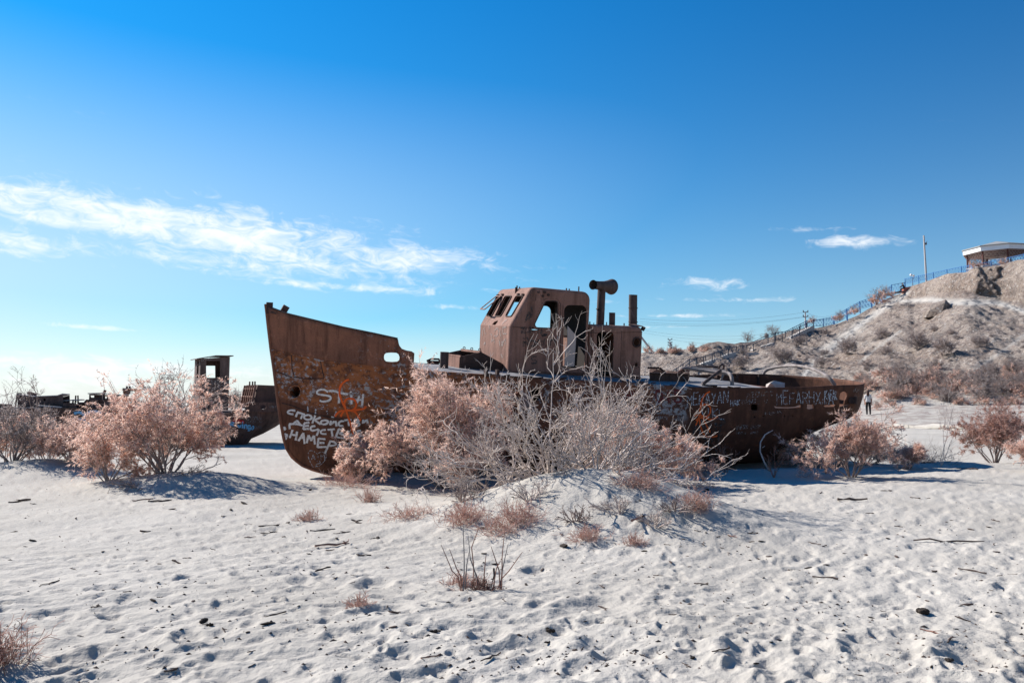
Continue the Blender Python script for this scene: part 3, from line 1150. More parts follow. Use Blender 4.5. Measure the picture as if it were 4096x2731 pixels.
def build_bulwark():
    tops = [on_bulw(*p) for p in BW[2:]]
    sx = [p[0] for p in tops]
    zx = [p[2] for p in tops]
    send = sx[-1]
    cols = np.concatenate([np.linspace(0, .8, 40), np.linspace(.8, 1, 34)[1:]])
    NV = 10
    P = np.zeros((2, NV, len(cols), 3))
    for j, c in enumerate(cols):
        s_t = s_stem(3.5) + c * (send - s_stem(3.5))
        zt = float(np.interp(s_t, sx, zx)) if s_t > sx[0] else zx[0] + 0.02
        for i in range(NV):
            sb = s_stem(2.8) + c * (send - s_stem(2.8))
            z0 = zsheer(sb) - 0.05
            z = z0 + (zt - z0) * i / (NV - 1)
            a = s_stem(z)
            s = a + c * (send - a)
            t = hb(s, z) + 0.025 * min(1, c * 12)
            P[0, i, j] = L(s, t, z)
            P[1, i, j] = L(s, -t, z)
    n = len(cols)
    idx = np.arange(2 * NV * n).reshape(2, NV, n)
    fs = []
    for k in (0, 1):
        q = np.stack([idx[k, :-1, :-1], idx[k, :-1, 1:], idx[k, 1:, 1:], idx[k, 1:, :-1]], -1).reshape(-1, 4)
        fs.append(q if k == 0 else q[:, ::-1])
    z1 = lambda x, y: (1000 + x / 1.96, 1150 + y / 1.96)
    oval = [z1(*p) for p in [(1042, 545), (1046, 522), (1062, 508), (1100, 504), (1145, 506), (1165, 520), (1174, 545), (1170, 570), (1150, 584), (1100, 587), (1062, 582), (1046, 566)]]
    poly = px_poly(oval)
    o = shell_with_cuts('forward_bulwark', P.reshape(-1, 3), np.concatenate(fs), M_BULW, ship, 0.03, [(poly, -3, 3)])
    # rim round the oval opening
    rim = MB()
    pts = [L(p[0], hb(p[0], p[1]) + 0.03, p[1]) for p in poly]
    rim.tube(pts + [pts[0]], 0.014, 6, cap=False)
    rim.build('oval_rim', M_BULW, o)
    cap = MB()
    cap.tube([L(a, hb(a, b) + 0.02, b + 0.01) for a, b in zip(sx[:6], zx[:6])], 0.022, 6)
    cap.build('cap_rail', M_DARK, o)
    return o


bulwark = build_bulwark()


def build_ship_parts():
    # stem bar
    mb = MB()
    pts = []
    for z in np.linspace(KEEL + 0.05, 3.72, 40):
        pts.append(L(s_stem(z) + 0.01, 0, z))
    mb.tube(pts, 0.035, 8)
    mb.build('stem_bar', M_BULW, ship)
    mb = MB()
    a = SH.hit(1072, 1226, 1, 0)
    mb.box(L(a[0] + 0.03, 0, a[2] - 0.03), (0.13, 0.07, 0.24))
    mb.build('stem_head', M_DARK, ship)
    mb = MB()
    b = SH.hit(1137, 1240, 1, 0.05)
    mb.box(L(b[0], 0.05, b[2] + 0.0), (0.13, 0.11, 0.19), Euler((0, R(28), 0)).to_matrix())
    mb.box(L(b[0] - 0.12, 0.05, b[2] - 0.10), (0.34, 0.22, 0.03), Euler((0, R(14), 0)).to_matrix())
    mb.build('bow_fairlead', M_DARK, ship)
    # hawse pipe
    p = HAWSE[0]
    mb = MB()
    N = 18
    ring = []
    nrm = L(-0.45, 0.88, 0.1).normalized()
    for rr, dep in ((1.28, 0.012), (1.22, 0.035), (1.02, 0.035), (0.98, 0.0), (0.92, -0.5)):
        for k in range(N):
            an = 2 * math.pi * k / N
            s_, z_ = p[0] + .098 * rr * math.cos(an), p[2] + .128 * rr * math.sin(an)
            ring.append(L(s_, hb(s_, z_), z_) + nrm * dep)
    mb.add(ring, [(i * N + k, i * N + (k + 1) % N, (i + 1) * N + (k + 1) % N, (i + 1) * N + k) for i in range(4) for k in range(N)])
    mb.build('hawse_pipe', M_HULL, ship, True)
    # welded seams on the bow plates
    z1 = lambda x, y: (1000 + x / 1.96, 1150 + y / 1.96)
    for k, poly in enumerate([[(548, 560), (560, 620), (580, 705)], [(325, 525), (330, 640), (345, 690)], [(345, 700), (430, 715), (580, 712)],
                              [(215, 660), (330, 705)], [(250, 905), (330, 925), (480, 985), (640, 1020), (800, 1050)]]):
        mb = MB()
        q = []
        for x, y in poly:
            h = on_hull(*z1(x, y))
            q.append(L(h[0], h[1] + 0.004, h[2]))
        mb.tube(q, 0.012, 5)
        mb.build('weld_seam', M_DARK, ship)
    # knuckle strake under the bulwark
    mb = MB()
    q = [on_hull(*c) for c in SHEER[:6]]
    mb.tube([L(a, b + 0.01, c - 0.03) for a, b, c in q], 0.018, 6)
    mb.build('knuckle_strake', M_HULL, ship)
    # deck with camber
    sd = on_hull(3070, 1550)[0]
    ss = np.linspace(0.15, sd, 60)
    V, Fq = [], []
    tt = np.linspace(-1, 1, 13)
    for s in ss:
        zt = zsheer(s) - (0.02 if s > 2.4 else 0.05)
        b = max(0.02, hb(s, zt) - 0.045)
        for t in tt:
            V.append(L(s, t * b, zt + 0.07 * (1 - t * t) * min(1, b)))
    n = len(tt)
    for i in range(len(ss) - 1):
        for j in range(n - 1):
            Fq.append((i * n + j, (i + 1) * n + j, (i + 1) * n + j + 1, i * n + j + 1))
    mesh_np('deck', V, Fq, M_DECK, ship, True)
    # torn deck edge flakes
    rng = random.Random(3)
    for k in range(26):
        mb = MB()
        s = rng.uniform(2.3, 10.5)
        z = zsheer(s)
        b = hb(s, z)
        mb.box(L(s, b - 0.02, z + rng.uniform(-.01, .03)), (rng.uniform(.05, .3), rng.uniform(.02, .06), rng.uniform(.008, .02)),
               Euler((rng.uniform(-.6, .3), rng.uniform(-.15, .15), rng.uniform(-.2, .2))).to_matrix())
        mb.build('torn_deck_edge', M_DARK, ship)
    # aft well deck + bulkhead
    V, Fq = [], []
    sw = np.linspace(sd, 14.9, 24)
    for s in sw:
        b = max(0.05, hb(s, 1.62) - 0.06)
        for t in (-1, -.5, 0, .5, 1):
            V.append(L(s, t * b, 1.60))
    for i in range(len(sw) - 1):
        for j in range(4):
            Fq.append((i * 5 + j, (i + 1) * 5 + j, (i + 1) * 5 + j + 1, i * 5 + j + 1))
    mesh_np('well_deck', V, Fq, M_DARK, ship)
    mb = MB()
    b = hb(sd, 2.0) - 0.06
    mb.box(L(sd + 0.02, 0, 1.9), (0.03, 2 * b, 0.62))
    mb.build('well_bulkhead', M_DARK, ship)
    # frames inside the stern bulwark
    for s, side in [(12.1, -1), (12.9, -1), (13.7, -1), (14.4, -1), (13.2, 1)]:
        z = zsheer(s)
        b = hb(s, z) - 0.09
        mb = MB()
        mb.bar(L(s, side * b, z - 0.5), L(s, side * b, z - 0.02), 0.05, 0.07)
        mb.build('bulwark_frame', M_DARK, ship)
    # pale rock lying on the after deck is a thing of its own (below)
    # sternpost + rudder stub
    mb = MB()
    mb.box(L(14.42, 0, 0.55), (0.14, 0.10, 1.2))
    mb.build('sternpost', M_DARK, ship)
    # torn stern quarter: bent plates and roller box
    z3 = lambda x, y: (2500 + x / 2.352, 1350 + y / 2.352)
    q = on_hull(*z3(2155, 590))
    mb = MB()
    mb.box(L(q[0] - 0.05, q[1] + 0.03, q[2]), (0.30, 0.16, 0.16), Euler((0, 0, R(40))).to_matrix())
    mb.tube([L(q[0] - 0.22, q[1] + .1, q[2]), L(q[0] + 0.12, q[1] - .1, q[2])], 0.07, 10)
    mb.build('stern_roller', M_DARK, ship)
    mb = MB()
    q0, q1, q2 = on_hull(*z3(2020, 650)), on_hull(*z3(2090, 620)), on_hull(*z3(2010, 715))
    A, B, Cc = L(q0[0], q0[1] + .02, q0[2]), L(q1[0], q1[1] + .10, q1[2]), L(q2[0], q2[1] + .06, q2[2])
    mb.add([A, B, Cc, A + L(0, -.02, 0), B + L(0, -.02, 0), Cc + L(0, -.02, 0)], [(0, 1, 2), (5, 4, 3), (0, 3, 4, 1), (1, 4, 5, 2), (2, 5, 3, 0)])
    mb.build('bent_plate', M_DARK, ship)

    # --- bollard, cleat, chock and companion hatch forward of the wheelhouse
    z8 = lambda x, y: (1700 + x / 5.88, 1380 + y / 5.88)
    zd = lambda s, t: zsheer(s) + 0.05 - 0.07 * (t / 2.1) ** 2
    c0 = SH.hit(*z8(448, 460), 1, 0.75)
    c1 = SH.hit(*z8(448, 160), 1, 0.75)
    mb = MB()
    mb.tube([L(c0[0], .75, c0[2] - .1), L(c0[0], .75, c1[2])], 0.096, 14)
    mb.build('bollard', M_PIPE, ship, False)
    c0 = SH.hit(*z8(190, 425), 1, -1.0)
    mb = MB()
    mb.box(L(c0[0], -1.0, c0[2] - .02), (.26, .12, .16))
    mb.tube([L(c0[0] - .16, -1, c0[2] + .05), L(c0[0] - .05, -1, c0[2] + .1), L(c0[0] + .14, -1, c0[2] + .1), L(c0[0] + .18, -1, c0[2] + .0)], 0.025, 6)
    mb.build('mooring_cleat', M_DARK, ship)
    c0 = on_hull(*z8(1590, 690))
    mb = MB()
    for d in (-.13, .13):
        mb.box(L(c0[0] + d, c0[1] - .06, c0[2] + .03), (.06, .1, .14))
    mb.box(L(c0[0], c0[1] - .06, c0[2] - .03), (.36, .12, .05))
    mb.build('deck_chock', M_DARK, ship)
    hw = 0.62
    A = [SH.hit(*z8(*p), 1, hw) for p in [(845, 265), (1080, 215), (1310, 165), (2000, 540)]]
    s0, s3 = A[0][0], A[3][0]
    zb = zd(s0, .5) - 0.08
    prof = [(s0, zb), (s3, zd(s3, .5) - .08), (A[3][0], A[3][2]), (A[2][0], A[2][2]), (A[1][0], A[1][2]), (A[0][0], A[0][2])]
    hatch = MB()
    hatch.plate(prof, [], 0.02, L(0, hw, 0), L(1, 0, 0), L(0, 0, 1))
    hatch.plate(prof, [], 0.02, L(0, -hw, 0), L(1, 0, 0), L(0, 0, 1))
    hatch.box(L(s0, 0, (zb + A[0][2]) / 2), (.02, 2 * hw - .03, A[0][2] - zb))
    h = hatch.build('companion_hatch', M_DARK, ship)
    mb = MB()
    mb.box(L(s0 - .016, 0, (zb + A[0][2]) / 2 - .01), (.012, 2 * hw - .06, A[0][2] - zb - .03))
    mb.build('front_panel', M_HOUSE, h)
    mb = MB()
    mb.bar(L(A[2][0], -hw, A[2][2]), L(A[2][0], hw, A[2][2]), .05, .05)
    mb.bar(L(A[0][0], -hw, A[0][2]), L(A[0][0], hw, A[0][2]), .03, .04)
    mb.build('hatch_ridge', M_HOUSE, h)
    mb = MB()
    mb.plate([(0, -hw + .02), (0, hw - .02), (1, hw - .02), (1, -hw + .02)], [], .02, L(A[2][0], 0, A[2][2]), L(s3 - A[2][0], 0, A[3][2] - A[2][2]), L(0, 1, 0))
    mb.build('hatch_slope', M_DARK, h)
    for t in (-.45, 0.05, .55):
        mb = MB()
        c = L(A[2][0], t, A[2][2] + .05)
        mb.tube([c + L(.028 * math.cos(a), 0, .028 * math.sin(a)) for a in np.linspace(0, 2 * math.pi, 11)], .009, 5, cap=False)
        mb.build('lifting_eye', M_DARK, h)


build_ship_parts()


def house(name, parent, prof, radii, tw, fil, near_holes, far_holes, edge_holes, mat, skip_edges=(), th=0.03):
    """welded deckhouse: side outline prof (s,z) extruded across, rounded edges, openings cut in its plates"""
    P = round_poly(prof, radii, 5)
    n = len(P)
    area = sum(P[i][0] * P[(i + 1) % n][1] - P[(i + 1) % n][0] * P[i][1] for i in range(n))
    if area < 0:
        P = P[::-1]
    nrm = []
    for i in range(n):
        a, b, c = Vector(P[i - 1]), Vector(P[i]), Vector(P[(i + 1) % n])
        e1, e2 = (b - a), (c - b)
        n1 = Vector((e1.y, -e1.x)).normalized()
        n2 = Vector((e2.y, -e2.x)).normalized()
        m = (n1 + n2).normalized()
        nrm.append(m / max(0.35, m.dot(n1)))
    Pin = [(p[0] - q.x * fil, p[1] - q.y * fil) for p, q in zip(P, nrm)]
    outer, inner = MB(), MB()
    for side, holes in ((1, near_holes), (-1, far_holes)):
        mb = outer if side == 1 else inner
        mb.plate(Pin, holes, th, L(0, side * (tw - th / 2), 0), L(1, 0, 0), L(0, 0, 1))
        # rounded edge
        vs, fs = [], []
        K = 5
        for k in range(K + 1):
            an = math.pi / 2 * k / K
            o, tt = fil * (1 - math.sin(an)), fil * (1 - math.cos(an))
            for p, q in zip(P, nrm):
                w = fil - fil * math.sin(an)
                vs.append(L(p[0] - q.x * w, side * (tw - fil + fil * math.cos(an)), p[1] - q.y * w))
        for k in range(K):
            for i in range(n):
                j = (i + 1) % n
                fs.append((k * n + i, k * n + j, (k + 1) * n + j, (k + 1) * n + i))
        mb.add(vs, fs)
    hw = tw - fil
    for i in range(n):
        a, b = Vector(P[i]), Vector(P[(i + 1) % n])
        d = b - a
        ln = d.length
        if ln < 0.28:
            outer.add([L(a.x, -hw, a.y), L(a.x, hw, a.y), L(b.x, hw, b.y), L(b.x, -hw, b.y)], [(0, 1, 2, 3)])
            continue
        d.normalize()
        hl = edge_holes(a, b) if edge_holes else []
        if hl is None:
            continue
        nn = Vector((d.y, -d.x))
        mb = inner if nn.x > .9 and a.x < 7.5 else outer
        mb.plate([(-hw, 0), (hw, 0), (hw, ln), (-hw, ln)], hl, th, L(a.x - nn.x * th / 2, 0, a.y - nn.y * th / 2), L(0, 1, 0), L(d.x, 0, d.y))
    o = outer.build(name, mat, parent)
    inner.build('far_wall', M_INSHADE, o)  # far and after walls, near-black to paint the shade inside
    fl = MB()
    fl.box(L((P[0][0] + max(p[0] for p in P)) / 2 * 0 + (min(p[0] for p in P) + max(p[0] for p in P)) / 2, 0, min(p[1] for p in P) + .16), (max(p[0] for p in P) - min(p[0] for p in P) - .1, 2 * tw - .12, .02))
    fl.build('floor_plate', M_INSHADE, o)  # floor painted as shade, covers the sunlit pale deck inside
    return o


TW = 0.95
z5 = lambda x, y: (1800 + x / 3.92, 1100 + y / 3.92)
z6 = lambda x, y: (2200 + x / 3.136, 1050 + y / 3.136)
side = lambda px, py: (SH.hit(px, py, 1, TW)[0], SH.hit(px, py, 1, TW)[2])


def build_house():
    deckz = zsheer(5) - 0.02
    k = side(2042, 1304)
    f = side(2128, 1147)
    a = side(2366, 1168)
    prof = [(k[0], deckz), (a[0], deckz), (a[0], a[1]), (f[0], f[1]), (k[0], k[1])]
    win = round_poly([side(*z5(*p)) for p in [(1300, 822), (1690, 838), (1692, 410), (1498, 408)]], 0.075, 5)
    door = round_poly([side(*z5(*p)) for p in [(1768, 1460), (2112, 1460), (2152, 476), (1792, 470)]], [0.02, 0.02, .14, .14], 6)
    slot = [side(*z5(*p)) for p in [(1270, 852), (1330, 848), (1380, 856), (1370, 862), (1300, 860)]]
    # front slope plane
    org = L(k[0], 0, k[1])
    d = Vector((f[0] - k[0], f[1] - k[1])).normalized()
    nrm_w = (SH.u * (-d.y) + SH.z * d.x)
    orgw = SH.m @ org

    def slope(px, py):
        dr = pix_ray(px, py)
        kk = (orgw - EYE).dot(nrm_w) / dr.dot(nrm_w)
        pw = EYE + dr * kk - orgw
        return pw.dot(SH.t), pw.dot(SH.u * d.x + SH.z * d.y)

    def clampw(poly):
        return [(max(-TW + .14, min(TW - .14, p[0])), p[1]) for p in poly]
    w3 = clampw([slope(*z5(*p)) for p in [(872, 650), (965, 650), (1155, 330), (1040, 330)]])
    w2 = clampw([slope(*z5(*p)) for p in [(710, 648), (800, 648), (975, 332), (868, 332)]])
    w1 = clampw([slope(*z5(*p)) for p in [(560, 640), (655, 650), (825, 336), (722, 336)]])
    wins = [round_poly(w, .05, 4) for w in (w1, w2, w3)]
    gash = [slope(*z5(*p)) for p in [(658, 778), (690, 735), (750, 708), (746, 738), (708, 782)]]

    def edges(p, q):
        dd = (q - p).normalized()
        if abs(dd.dot(d)) > 0.97 and 0.2 < abs(d.y):
            L0 = (q - p).length
            base = Vector((k[0], k[1]))
            out = []
            fwd = dd.dot(d) > 0
            off = (p - base).dot(d)
            for hsh in wins + [gash]:
                if fwd:
                    out.append([(t, y - off) for t, y in hsh])
                else:
                    out.append([(t, off - y) for t, y in hsh])
            return out
        if abs(dd.y) > .99 and p.x > k[0] + .8:      # after wall: doorway through to the casing
            return [[(-.5, .15), (-.5, .9), (.0, .9), (.0, .15)]] if (q - p).y > 0 else []
        if abs(dd.x) > .99 and abs(p.y - deckz) < .05:
            return None                               # open underneath
        return []
    rad = [0.03, 0.03, 0.20, 0.16, 0.05]
    mirror = lambda h: h
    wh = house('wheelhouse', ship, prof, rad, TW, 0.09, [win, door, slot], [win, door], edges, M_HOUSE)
    # window rims
    rim = MB()
    pts = [L(p[0], TW + .004, p[1]) for p in win]
    rim.tube(pts + [pts[0]], .012, 5, cap=False)
    rim.build('side_window_rim', M_DARK, wh)
    for w in wins:
        rim = MB()
        pts = [org + L(d.x * y - d.y * .012, 0, d.y * y + d.x * .012) + L(0, t, 0) for t, y in w]
        rim.tube(pts + [pts[0]], .013, 5, cap=False)
        rim.build('front_window_rim', M_DARK, wh)
    # the far front window stands open on its hinges
    w = wins[0]
    ymax = max(y for t, y in w)
    ca, sa = math.cos(R(-22)), math.sin(R(-22))
    fr = MB()

    def openp(t, y, e):
        dy = (y - ymax)
        y2, n2 = dy * ca, -dy * sa * -1 + e
        yy = ymax + y2
        n2 = -dy * abs(sa) + e + .02
        return org + L(d.x * yy - d.y * n2, 0, d.y * yy + d.x * n2) + L(0, t, 0)
    ctr = Vector((sum(p[0] for p in w) / len(w), sum(p[1] for p in w) / len(w)))
    inner = [(ctr.x + (p[0] - ctr.x) * .78, ctr.y + (p[1] - ctr.y) * .86) for p in w]
    n = len(w)
    vs = [openp(*p, 0) for p in w] + [openp(*p, 0) for p in inner] + [openp(*p, .02) for p in w] + [openp(*p, .02) for p in inner]
    fs = []
    for i in range(n):
        j = (i + 1) % n
        fs += [(i, j, n + j, n + i), (2 * n + i, 3 * n + i, 3 * n + j, 2 * n + j), (i, 2 * n + i, 2 * n + j, j), (n + i, n + j, 3 * n + j, 3 * n + i)]
    fr.add(vs, fs)
    fr.build('open_window_frame', M_HOUSE, wh)
    # torn bright sheet standing in the doorway
    q = [(1832, 795), (1968, 950), (1938, 1430), (1785, 1430), (1795, 1180), (1830, 1090)]
    mb = MB()
    mb.plate([side(*z5(*p)) for p in q], [], .012, L(0, TW + .03, 0), L(1, 0, 0.0), L(0, 0, 1))
    sheet = mb.build('torn_sheet', mat_flat('bare_sheet', (0.42, 0.35, 0.32), .55, .08, 6), wh)
    sheet['label'] = 'bright torn metal sheet standing in the doorway'
    # hinges, drip strip, roof fittings
    for (x, y) in [(1755, 690), (1390, 270), (1480, 270), (1450, 330), (1540, 312)]:
        c = side(*z5(x, y))
        mb = MB()
        mb.tube([L(c[0], TW - .01, c[1]), L(c[0], TW + .03, c[1])], .03, 8)
        mb.build('bolt_boss', M_DARK, wh)
    for (x, y, h) in [(1050, 205, .06), (1090, 205, .03), (1030, 210, .03), (1825, 232, .04), (1870, 235, .03), (2018, 245, .10)]:
        c = SH.hit(*z5(x, y), 1, 0.2)
        mb = MB()
        mb.tube([L(c[0], .2, c[2] - .12), L(c[0], .2, c[2] + h)], .016, 6)
        mb.build('roof_stub', M_DARK, wh)
    for (x, y) in [(1078, 308), (1150, 312), (830, 312), (760, 322)]:
        t_, y_ = slope(*z5(x, y))
        mb = MB()
        c = org + L(d.x * y_ - d.y * .02, 0, d.y * y_ + d.x * .02) + L(0, t_, 0)
        mb.box(c, (.05, .07, .04))
        mb.build('window_hinge', M_DARK, wh)
    # plate seams on the near side
    for q0, q1 in [((975, 812), (1300, 830)), ((1735, 440), (1728, 1430)), ((1350, 300), (1340, 400)), ((1770, 470), (1755, 1440)), ((1190, 830), (1180, 1440))]:
        a_, b_ = side(*z5(*q0)), side(*z5(*q1))
        mb = MB()
        mb.tube([L(a_[0], TW + .002, a_[1]), L((a_[0] + b_[0]) / 2, TW + .003, (a_[1] + b_[1]) / 2), L(b_[0], TW + .002, b_[1])], .006, 5)
        mb.build('weld_seam', M_DARK, wh)
    # rivet row round the side window
    mb = MB()
    c0 = Vector((sum(p[0] for p in win) / len(win), sum(p[1] for p in win) / len(win)))
    pp = win + [win[0]]
    for i in range(len(win)):
        a_, b_ = Vector(pp[i]), Vector(pp[i + 1])
        m = max(1, int((b_ - a_).length / .055))
        for j in range(m):
            q_ = a_.lerp(b_, j / m)
            q_ = q_ + (q_ - c0).normalized() * .055
            mb.box(L(q_.x, TW + .002, q_.y), (.012, .01, .012))
    rv = mb.build('rivets', M_DARK, wh)
    rv['kind'] = 'stuff'

    # ---------------- engine casing
    c0 = side(2356, 1296)
    c1 = side(2576, 1306)
    ztop = c0[1]
    dk = zsheer(7.4) - .03
    prof = [(a[0] + .012, dk), (c1[0], dk), (c1[0], c1[1]), (a[0] + .012, ztop)]
    dr = round_poly([side(*z6(*p)) for p in [(585, 1520), (782, 1520), (806, 872), (588, 868)]], [.02, .02, .11, .11], 6)
    pc = side(*z6(1087, 1000))
    pr = 45 / 3.136 / 158
    p2 = side(*z6(1084, 1280))
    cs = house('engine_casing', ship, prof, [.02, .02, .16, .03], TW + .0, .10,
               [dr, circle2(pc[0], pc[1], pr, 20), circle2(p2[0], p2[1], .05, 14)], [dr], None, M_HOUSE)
    mb = MB()
    for rr in (pr + .02,):
        pts = [L(pc[0] + rr * math.cos(x), TW + .008, pc[1] + rr * math.sin(x)) for x in np.linspace(0, 2 * math.pi, 25)]
        mb.tube(pts, .022, 6, cap=False)
    mb.build('porthole_rim', M_DARK, cs)
    for i in range(8):
        an = i * math.pi / 4
        mb = MB()
        mb.tube([L(p2[0] + .078 * math.cos(an), TW - .01, p2[1] + .078 * math.sin(an)), L(p2[0] + .078 * math.cos(an), TW + .012, p2[1] + .078 * math.sin(an))], .010, 6)
        mb.build('flange_bolt', M_DARK, cs)
    for q0, q1 in [((520, 770), (515, 1500)), ((900, 800), (880, 1500)), ((500, 830), (1160, 870))]:
        a_, b_ = side(*z6(*q0)), side(*z6(*q1))
        mb = MB()
        mb.tube([L(a_[0], TW + .002, a_[1] - .1), L(b_[0], TW + .002, b_[1])], .006, 5)
        mb.build('weld_seam', M_DARK, cs)
    # torn corner plate
    q = side(*z6(1130, 800))
    mb = MB()
    mb.box(L(q[0], TW - .2, q[1] + .02), (.2, .3, .012), Euler((.15, -.1, .2)).to_matrix())
    mb.box(L(q[0] + .12, TW - .05, q[1] - .05), (.06, .08, .1), Euler((.3, .4, .2)).to_matrix())
    mb.build('torn_roof_corner', M_DARK, cs)

    def stack(name, x, ytop, ybot, rpx, t, flange=None, mat=M_PIPE):
        b = SH.hit(*z6(x, ybot), 1, t)
        tp = SH.hit(*z6(x, ytop), 1, t)
        r = rpx / 3.136 / 160
        mb = MB()
        pts = [L(b[0], t, b[2] - .15), L(tp[0], t, tp[2])]
        # open pipe: outer wall, rim, inner wall
        N = 20
        vs, fs = [], []
        for (p, rr) in ((pts[0], r), (pts[1], r), (pts[1], r * .88), (pts[1] - L(0, 0, .35), r * .88)):
            for k in range(N):
                an = 2 * math.pi * k / N
                vs.append(p + L(rr * math.cos(an), rr * math.sin(an), 0))
        for i in range(3):
            for k in range(N):
                fs.append((i * N + k, i * N + (k + 1) % N, (i + 1) * N + (k + 1) % N, (i + 1) * N + k))
        mb.add(vs, fs)
        o = mb.build(name, mat, ship, False)
        if flange:
            for fy in flange:
                c = SH.hit(*z6(x, fy), 1, t)
                u_ = (c[2] - b[2]) / (tp[2] - b[2])
                cs_ = L(b[0] + (tp[0] - b[0]) * u_, t, c[2])
                mb = MB()
                mb.tube([cs_ - L(0, 0, .012), cs_ + L(0, 0, .012)], r * 1.12, 20)
                mb.build('flange', mat, o)
        return o
    stack('funnel', 1042, 405, 800, 53, .25, (570, 745))
    stack('short_funnel', 780, 628, 785, 38, .3)
    for x, y0, y1, r in [(500, 740, 770, 8), (710, 745, 775, 7), (930, 760, 790, 8), (550, 755, 770, 5)]:
        b = SH.hit(*z6(x, y1), 1, .5)
        tp = SH.hit(*z6(x, y0), 1, .5)
        mb = MB()
        mb.tube([L(b[0], .5, b[2] - .1), L(tp[0], .5, tp[2])], r / 3.136 / 160, 8)
        mb.build('vent_stub', M_DARK, cs)
    # cowl ventilator: upright pipe with a horn lying across its top
    t = .05
    b = SH.hit(*z6(628, 775), 1, t)
    m = SH.hit(*z6(648, 330), 1, t)
    r = 50 / 3.136 / 160
    mb = MB()
    mb.tube([L(b[0], t, b[2] - .15), L(m[0], t, m[2])], r, 20, cap=False)
    v = mb.build('ventilator', M_PIPE, ship, False)
    c = SH.hit(*z6(632, 585), 1, t)
    mb = MB()
    mb.tube([L(c[0], t, c[2] - .012), L(c[0] , t, c[2] + .012)], r * 1.12, 20)
    mb.build('flange', M_PIPE, v)
    h0 = SH.hit(*z6(540, 280), 1, t + .18)
    h1 = SH.hit(*z6(772, 305), 1, t - .16)
    A, B = L(*h0), L(*h1)
    ax = (B - A).normalized()
    N = 24
    vs, fs = [], []
    prof2 = [(0.0, .122), (.03, .108), (.12, .104), (.35, .108), (.6, .125), (.85, .165), (1.0, .20), (1.0, .185), (.85, .15), (.6, .112), (.35, .096), (.05, .096), (0, .11)]
    e1 = ax.orthogonal().normalized()
    e2 = ax.cross(e1)
    ln = (B - A).length
    for q_, rr in prof2:
        for kk in range(N):
            an = 2 * math.pi * kk / N
            vs.append(A + ax * (q_ * ln) + (e1 * math.cos(an) + e2 * math.sin(an)) * rr)
    for i in range(len(prof2) - 1):
        for kk in range(N):
            fs.append((i * N + kk, i * N + (kk + 1) % N, (i + 1) * N + (kk + 1) % N, (i + 1) * N + kk))
    mb = MB()
    mb.add(vs, fs)
    mb.build('cowl_horn', M_PIPE, v, True)
    return wh, cs


wheelhouse, casing = build_house()


